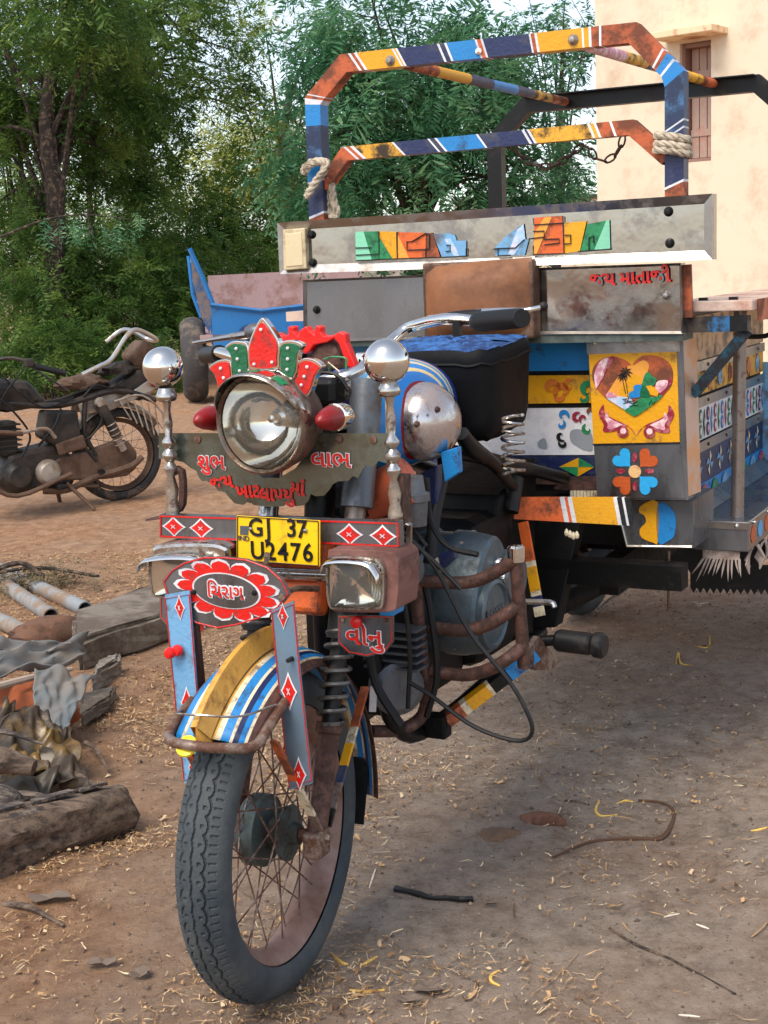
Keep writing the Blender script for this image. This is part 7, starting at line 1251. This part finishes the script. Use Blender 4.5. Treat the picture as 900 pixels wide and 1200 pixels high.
block('stone_slab', 'long rough concrete slab lying behind the front wheel strips', 'stone slab', [(-0.8282, 2.2419, 0.0000), (-0.5575, 2.6798, 0.0000), (-0.2834, 3.0350, 0.0000), (-0.3565, 3.4783, 0.0000), (-0.7096, 3.1515, 0.0000), (-0.9429, 2.6911, 0.0000)], .115, stonem, 2)
block('stone', 'small pale stone block beside the cloth heap', 'stone', [(-0.7300, 1.9806, 0.0000), (-0.6725, 2.1578, 0.0000), (-0.6842, 2.2736, 0.0000), (-0.7515, 2.1489, 0.0000)], .07, mat('pale_stone', S(150, 142, 132), .95, 0, .2, 8, S(110, 98, 88), .3, 8, .7, 40), 6)
block('stone', 'flat dark stone lying below the small pale block', 'stone', [(-0.7028, 1.6701, 0.0000), (-0.6362, 1.8314, 0.0000), (-0.6503, 1.9696, 0.0000), (-0.7320, 1.8798, 0.0000)], .035, stonem, 9)
pipem = mat('grey_plastic_pipe', S(140, 144, 146), .6, 0, .12, 8, S(136, 114, 94), .42, 6)
for lab, a, b in (('grey pipe nearest the sack, at the left edge', (-1.4430, 3.1776, 0.0350), (-1.0819, 2.6552, 0.0350)), ('middle grey pipe between the scraps and the sack', (-1.6173, 3.9465, 0.0350), (-1.0832, 2.9720, 0.0350)), ('farthest grey pipe with its open end by the slab', (-1.7403, 4.2468, 0.0350), (-0.9676, 3.0661, 0.0350))):
    p0, p1 = V(a), V(b); o = thing('pipe', lab, 'pipe', (p0.x, p0.y, 0), 0, 'grey pipes lying at the left'); q0 = V(0, 0, .035); q1 = p1-V(p0.x, p0.y, 0)
    d_ = (q1-q0); MB().lathe([(.027, d_.length-.02), (.027, d_.length), (.032, d_.length), (.032, 0), (.027, 0), (.027, d_.length-.02)], q0, d_, 20).build('pipe_wall', pipem, o, smooth=True, angle=40)
sackm = mat('brown_sacking', S(112, 80, 62), .95, 0, .3, 9, S(82, 58, 46), .4, 7, .6, 90)
lump('sack', 'rolled brown sack lying beyond the slab', 'sack', V((-0.9934, 2.6336, 0.0500)), (.17, .09, .06), sackm, 21, .14, 18, R(18))
lump('sack', 'small folded brown sack end against the slab', 'sack', V((-0.8791, 2.7561, 0.0400)), (.11, .07, .05), sackm, 25, .16, 16, R(12))
scr = island_mat('withered_leaf', [(0, S(72, 70, 48)), (.5, S(104, 94, 62)), (1, S(140, 118, 84))])
n_ = 170; px_ = V((-1.2897, 3.5975, 0.0500)); C_ = np.stack([rng.normal(0, .17, n_), rng.normal(0, .08, n_), np.abs(rng.normal(.02, .03, n_))], -1); D_ = rng.normal(0, 1, (n_, 3)); D_[:, 2] *= .3
hp = thing('withered_branches', 'heap of withered leafy branches lying across the pipes', 'branches', (px_.x, px_.y, .05)); fronds('leaves', C_, D_, np.full(n_, .10), scr, hp, FT2)
MB().tube([(-.3, 0, .02), (0, .03, .05), (.28, -.02, .01)], .008, 6, smooth=4).build('twig', bark, hp)
MB().tube([(-.2, -.06, .05), (-.05, -.05, .09), (.05, -.07, .03)], .012, 6, smooth=4).build('twig', bark, hp)
# ================================================================ litter on the ground
def lay(p, dz=.006): return V(p[0], p[1], float(height(np.array([p[0]]), np.array([p[1]]))[0])+dz)
def crawl(name, label, cat_, P, r, m, k=6, group=None, flatk=1.0):
    Q = [lay(p, 0) for p in P]; c0 = V(Q[0].x, Q[0].y, Q[0].z); rs = r if hasattr(r, '__len__') else [r]
    rm = max(rs); o = MB().tube([q-c0+V(0, 0, rm*.6) for q in Q], [rs[min(len(rs)-1, int(i/max(1, len(Q)-1)*len(rs)))] for i in range(len(Q))] if len(rs) > 1 else rs, 7, smooth=k).build(name, m, None, smooth=True)
    o.location = c0; o.scale.z = 1; return tag(o, label, cat_, group)
crawl('rubber_strip', 'black torn rubber strip on the bare earth in front', 'rubber strip', [(0.2349, 0.4038, 0.0000), (0.2602, 0.3845, 0.0000), (0.2855, 0.3738, 0.0000), (0.3104, 0.3590, 0.0000), (0.3429, 0.3560, 0.0000), (0.3713, 0.3451, 0.0000), (0.3967, 0.3469, 0.0000)], [.009, .006, .008, .005, .006, .007], ink)
crawl('twig', 'long thin dry twig in the lower right corner', 'twig', [(0.6701, 0.2499, 0.0000), (0.7067, 0.1526, 0.0000), (0.7542, 0.0950, 0.0000), (0.7962, 0.0232, 0.0000), (0.8523, -0.0558, 0.0000)], [.0022, .0035, .003, .002], bark)
crawl('twig', 'curved brown root lying beside the clay lump', 'twig', [(0.5981, 0.6001, 0.0000), (0.6923, 0.6801, 0.0000), (0.7926, 0.6799, 0.0000), (0.8674, 0.7031, 0.0000), (0.9246, 0.8322, 0.0000), (0.9170, 0.9194, 0.0000), (0.8560, 0.9381, 0.0000)], [.003, .005, .007, .004, .003], mat('root_brown', S(92, 64, 46), .9, 0, .3, 20))
crawl('twig', 'short dark twig behind the clay lump', 'twig', [(0.6708, 0.9410, 0.0000), (0.6968, 0.9263, 0.0000), (0.7251, 0.8998, 0.0000)], .003, bark)
lump('clay_lump', 'half-buried reddish clay lump in the middle of the bare earth', 'clay lump', lay((0.5975, 0.7956, 0.0000), .005), (.055, .022, .02), mat('red_clay', S(124, 84, 64), .9, 0, .3, 20, S(96, 62, 46), .4, 20, .6, 60), 31, .1, 14, R(-22))
lump('earth_mound', 'low crumbly mound of brown earth left of the clay lump', 'earth mound', lay((0.4802, 0.7332, 0.0000), -.008), (.05, .035, .02), mat('brown_earth', S(120, 92, 70), .95, 0, .3, 20, bump=.9, bscale=60), 33, .2, 16)
pod = mat('yellow_peel', S(232, 190, 96), .7, 0, .2, 40, S(180, 130, 70), .25, 30); pale = mat('white_peel', S(228, 216, 196), .75, 0, .15, 40)
PG = 'curled peels on the ground'
for lab, P_, m_ in (('yellow V-shaped peel above the brown root', [(0.7566, 0.9373, 0.0000), (0.7384, 0.8753, 0.0000), (0.7427, 0.8352, 0.0000), (0.7663, 0.8382, 0.0000), (0.7888, 0.8470, 0.0000)], pod), ('pale yellow peel right of the V-shaped one', [(0.8022, 0.9263, 0.0000), (0.8243, 0.9416, 0.0000), (0.8423, 0.9337, 0.0000)], pod), ('yellow bent peel by the foot of the front tyre', [(0.1026, 0.1473, 0.0000), (0.1151, 0.1215, 0.0000), (0.1272, 0.1031, 0.0000), (0.1372, 0.0988, 0.0000)], pod), ('thin yellow pod lying right of the tyre foot', [(0.1605, 0.0934, 0.0000), (0.1771, 0.1093, 0.0000), (0.1938, 0.1254, 0.0000)], pod), ('curled yellow peel near the bottom edge', [(0.4270, 0.0507, 0.0000), (0.4110, 0.0353, 0.0000), (0.4092, 0.0125, 0.0000), (0.4238, -0.0049, 0.0000)], pod), ('small yellow peel at the left of the bottom edge', [(0.1423, -0.0044, 0.0000), (0.1744, -0.0166, 0.0000), (0.2094, -0.0131, 0.0000)], pod), ('white curled peel beside the front tyre', [(0.1908, 0.5272, 0.0000), (0.1851, 0.4736, 0.0000), (0.1777, 0.4220, 0.0000)], pale), ('white crescent peel under the rickshaw footboard', [(1.4312, 2.9245, 0.0000), (1.4476, 2.8643, 0.0000), (1.4889, 2.8999, 0.0000)], pale), ('bent pale straw below the footrest', [(1.2954, 2.2705, 0.0000), (1.3385, 2.2526, 0.0000), (1.3779, 2.3962, 0.0000)], pod), ('yellow forked straw right of the footrest', [(1.1993, 2.1216, 0.0000), (1.2298, 2.2249, 0.0000), (1.2181, 2.1293, 0.0000), (1.2524, 2.1031, 0.0000)], pod), ('pale chip at the right edge of the bare earth', [(1.0724, 0.6764, 0.0000), (1.0919, 0.6744, 0.0000), (1.1127, 0.6774, 0.0000)], pod), ('pale dry leaf above the long twig', [(0.7871, 0.2746, 0.0000), (0.8034, 0.2851, 0.0000), (0.8224, 0.2914, 0.0000)], pale), ('pale leaf right of the dry leaf', [(0.8477, 0.2455, 0.0000), (0.8587, 0.2329, 0.0000), (0.8680, 0.2205, 0.0000)], pale), ('pale wood chip near the bottom right', [(0.7324, -0.1256, 0.0000), (0.7526, -0.1242, 0.0000), (0.7706, -0.1256, 0.0000)], pale)):
    o = crawl('peel', lab, 'peel', P_, [.0016, .0034, .0034, .0016] if m_ is pod else [.0014, .0024, .0024, .0012], m_, 4, PG)
dryl = mat('dry_grey_leaf', S(116, 100, 88), .85, 0, .3, 20)
for i, (lab, p, s_) in enumerate((('torn grey leaf scrap near the bottom centre', (0.2890, -0.0163, 0.0000), .045), ('brown bark scrap at the bottom, left of the curled peel', (0.2529, -0.0603, 0.0000), .03), ('dark leaf scrap left of the front tyre', (-0.3415, 0.1013, 0.0000), .035), ('bark scrap in front of the log', (-0.5105, 0.4098, 0.0000), .05), ('flat brown leaf at the lower left', (-0.2602, 0.0610, 0.0000), .03), ('grey husk beside the black rubber strip', (0.4310, 0.3233, 0.0000), .025))):
    c_ = lay(p, .004); P_ = []
    r_ = np.random.default_rng(i+50); ph = r_.uniform(0, 6)
    for k in range(11):
        a = 2*math.pi*k/11; rr = s_*(.45+.55*abs(math.cos(a)))*r_.uniform(.7, 1.1); P_.append(V(math.cos(a+ph)*rr, math.sin(a+ph)*rr*.6, .004+.010*abs(math.sin(a*1.5+ph))))
    m_ = MB(); m_.add([V(0, 0, .003)]+P_, [(0, k+1, (k+1) % 11+1) for k in range(11)]); o = m_.build('leaf_scrap', dryl, None); o.location = c_; o.modifiers.new('t', 'SOLIDIFY').thickness = .0015; tag(o, lab, 'leaf scrap', 'leaf scraps on the ground')
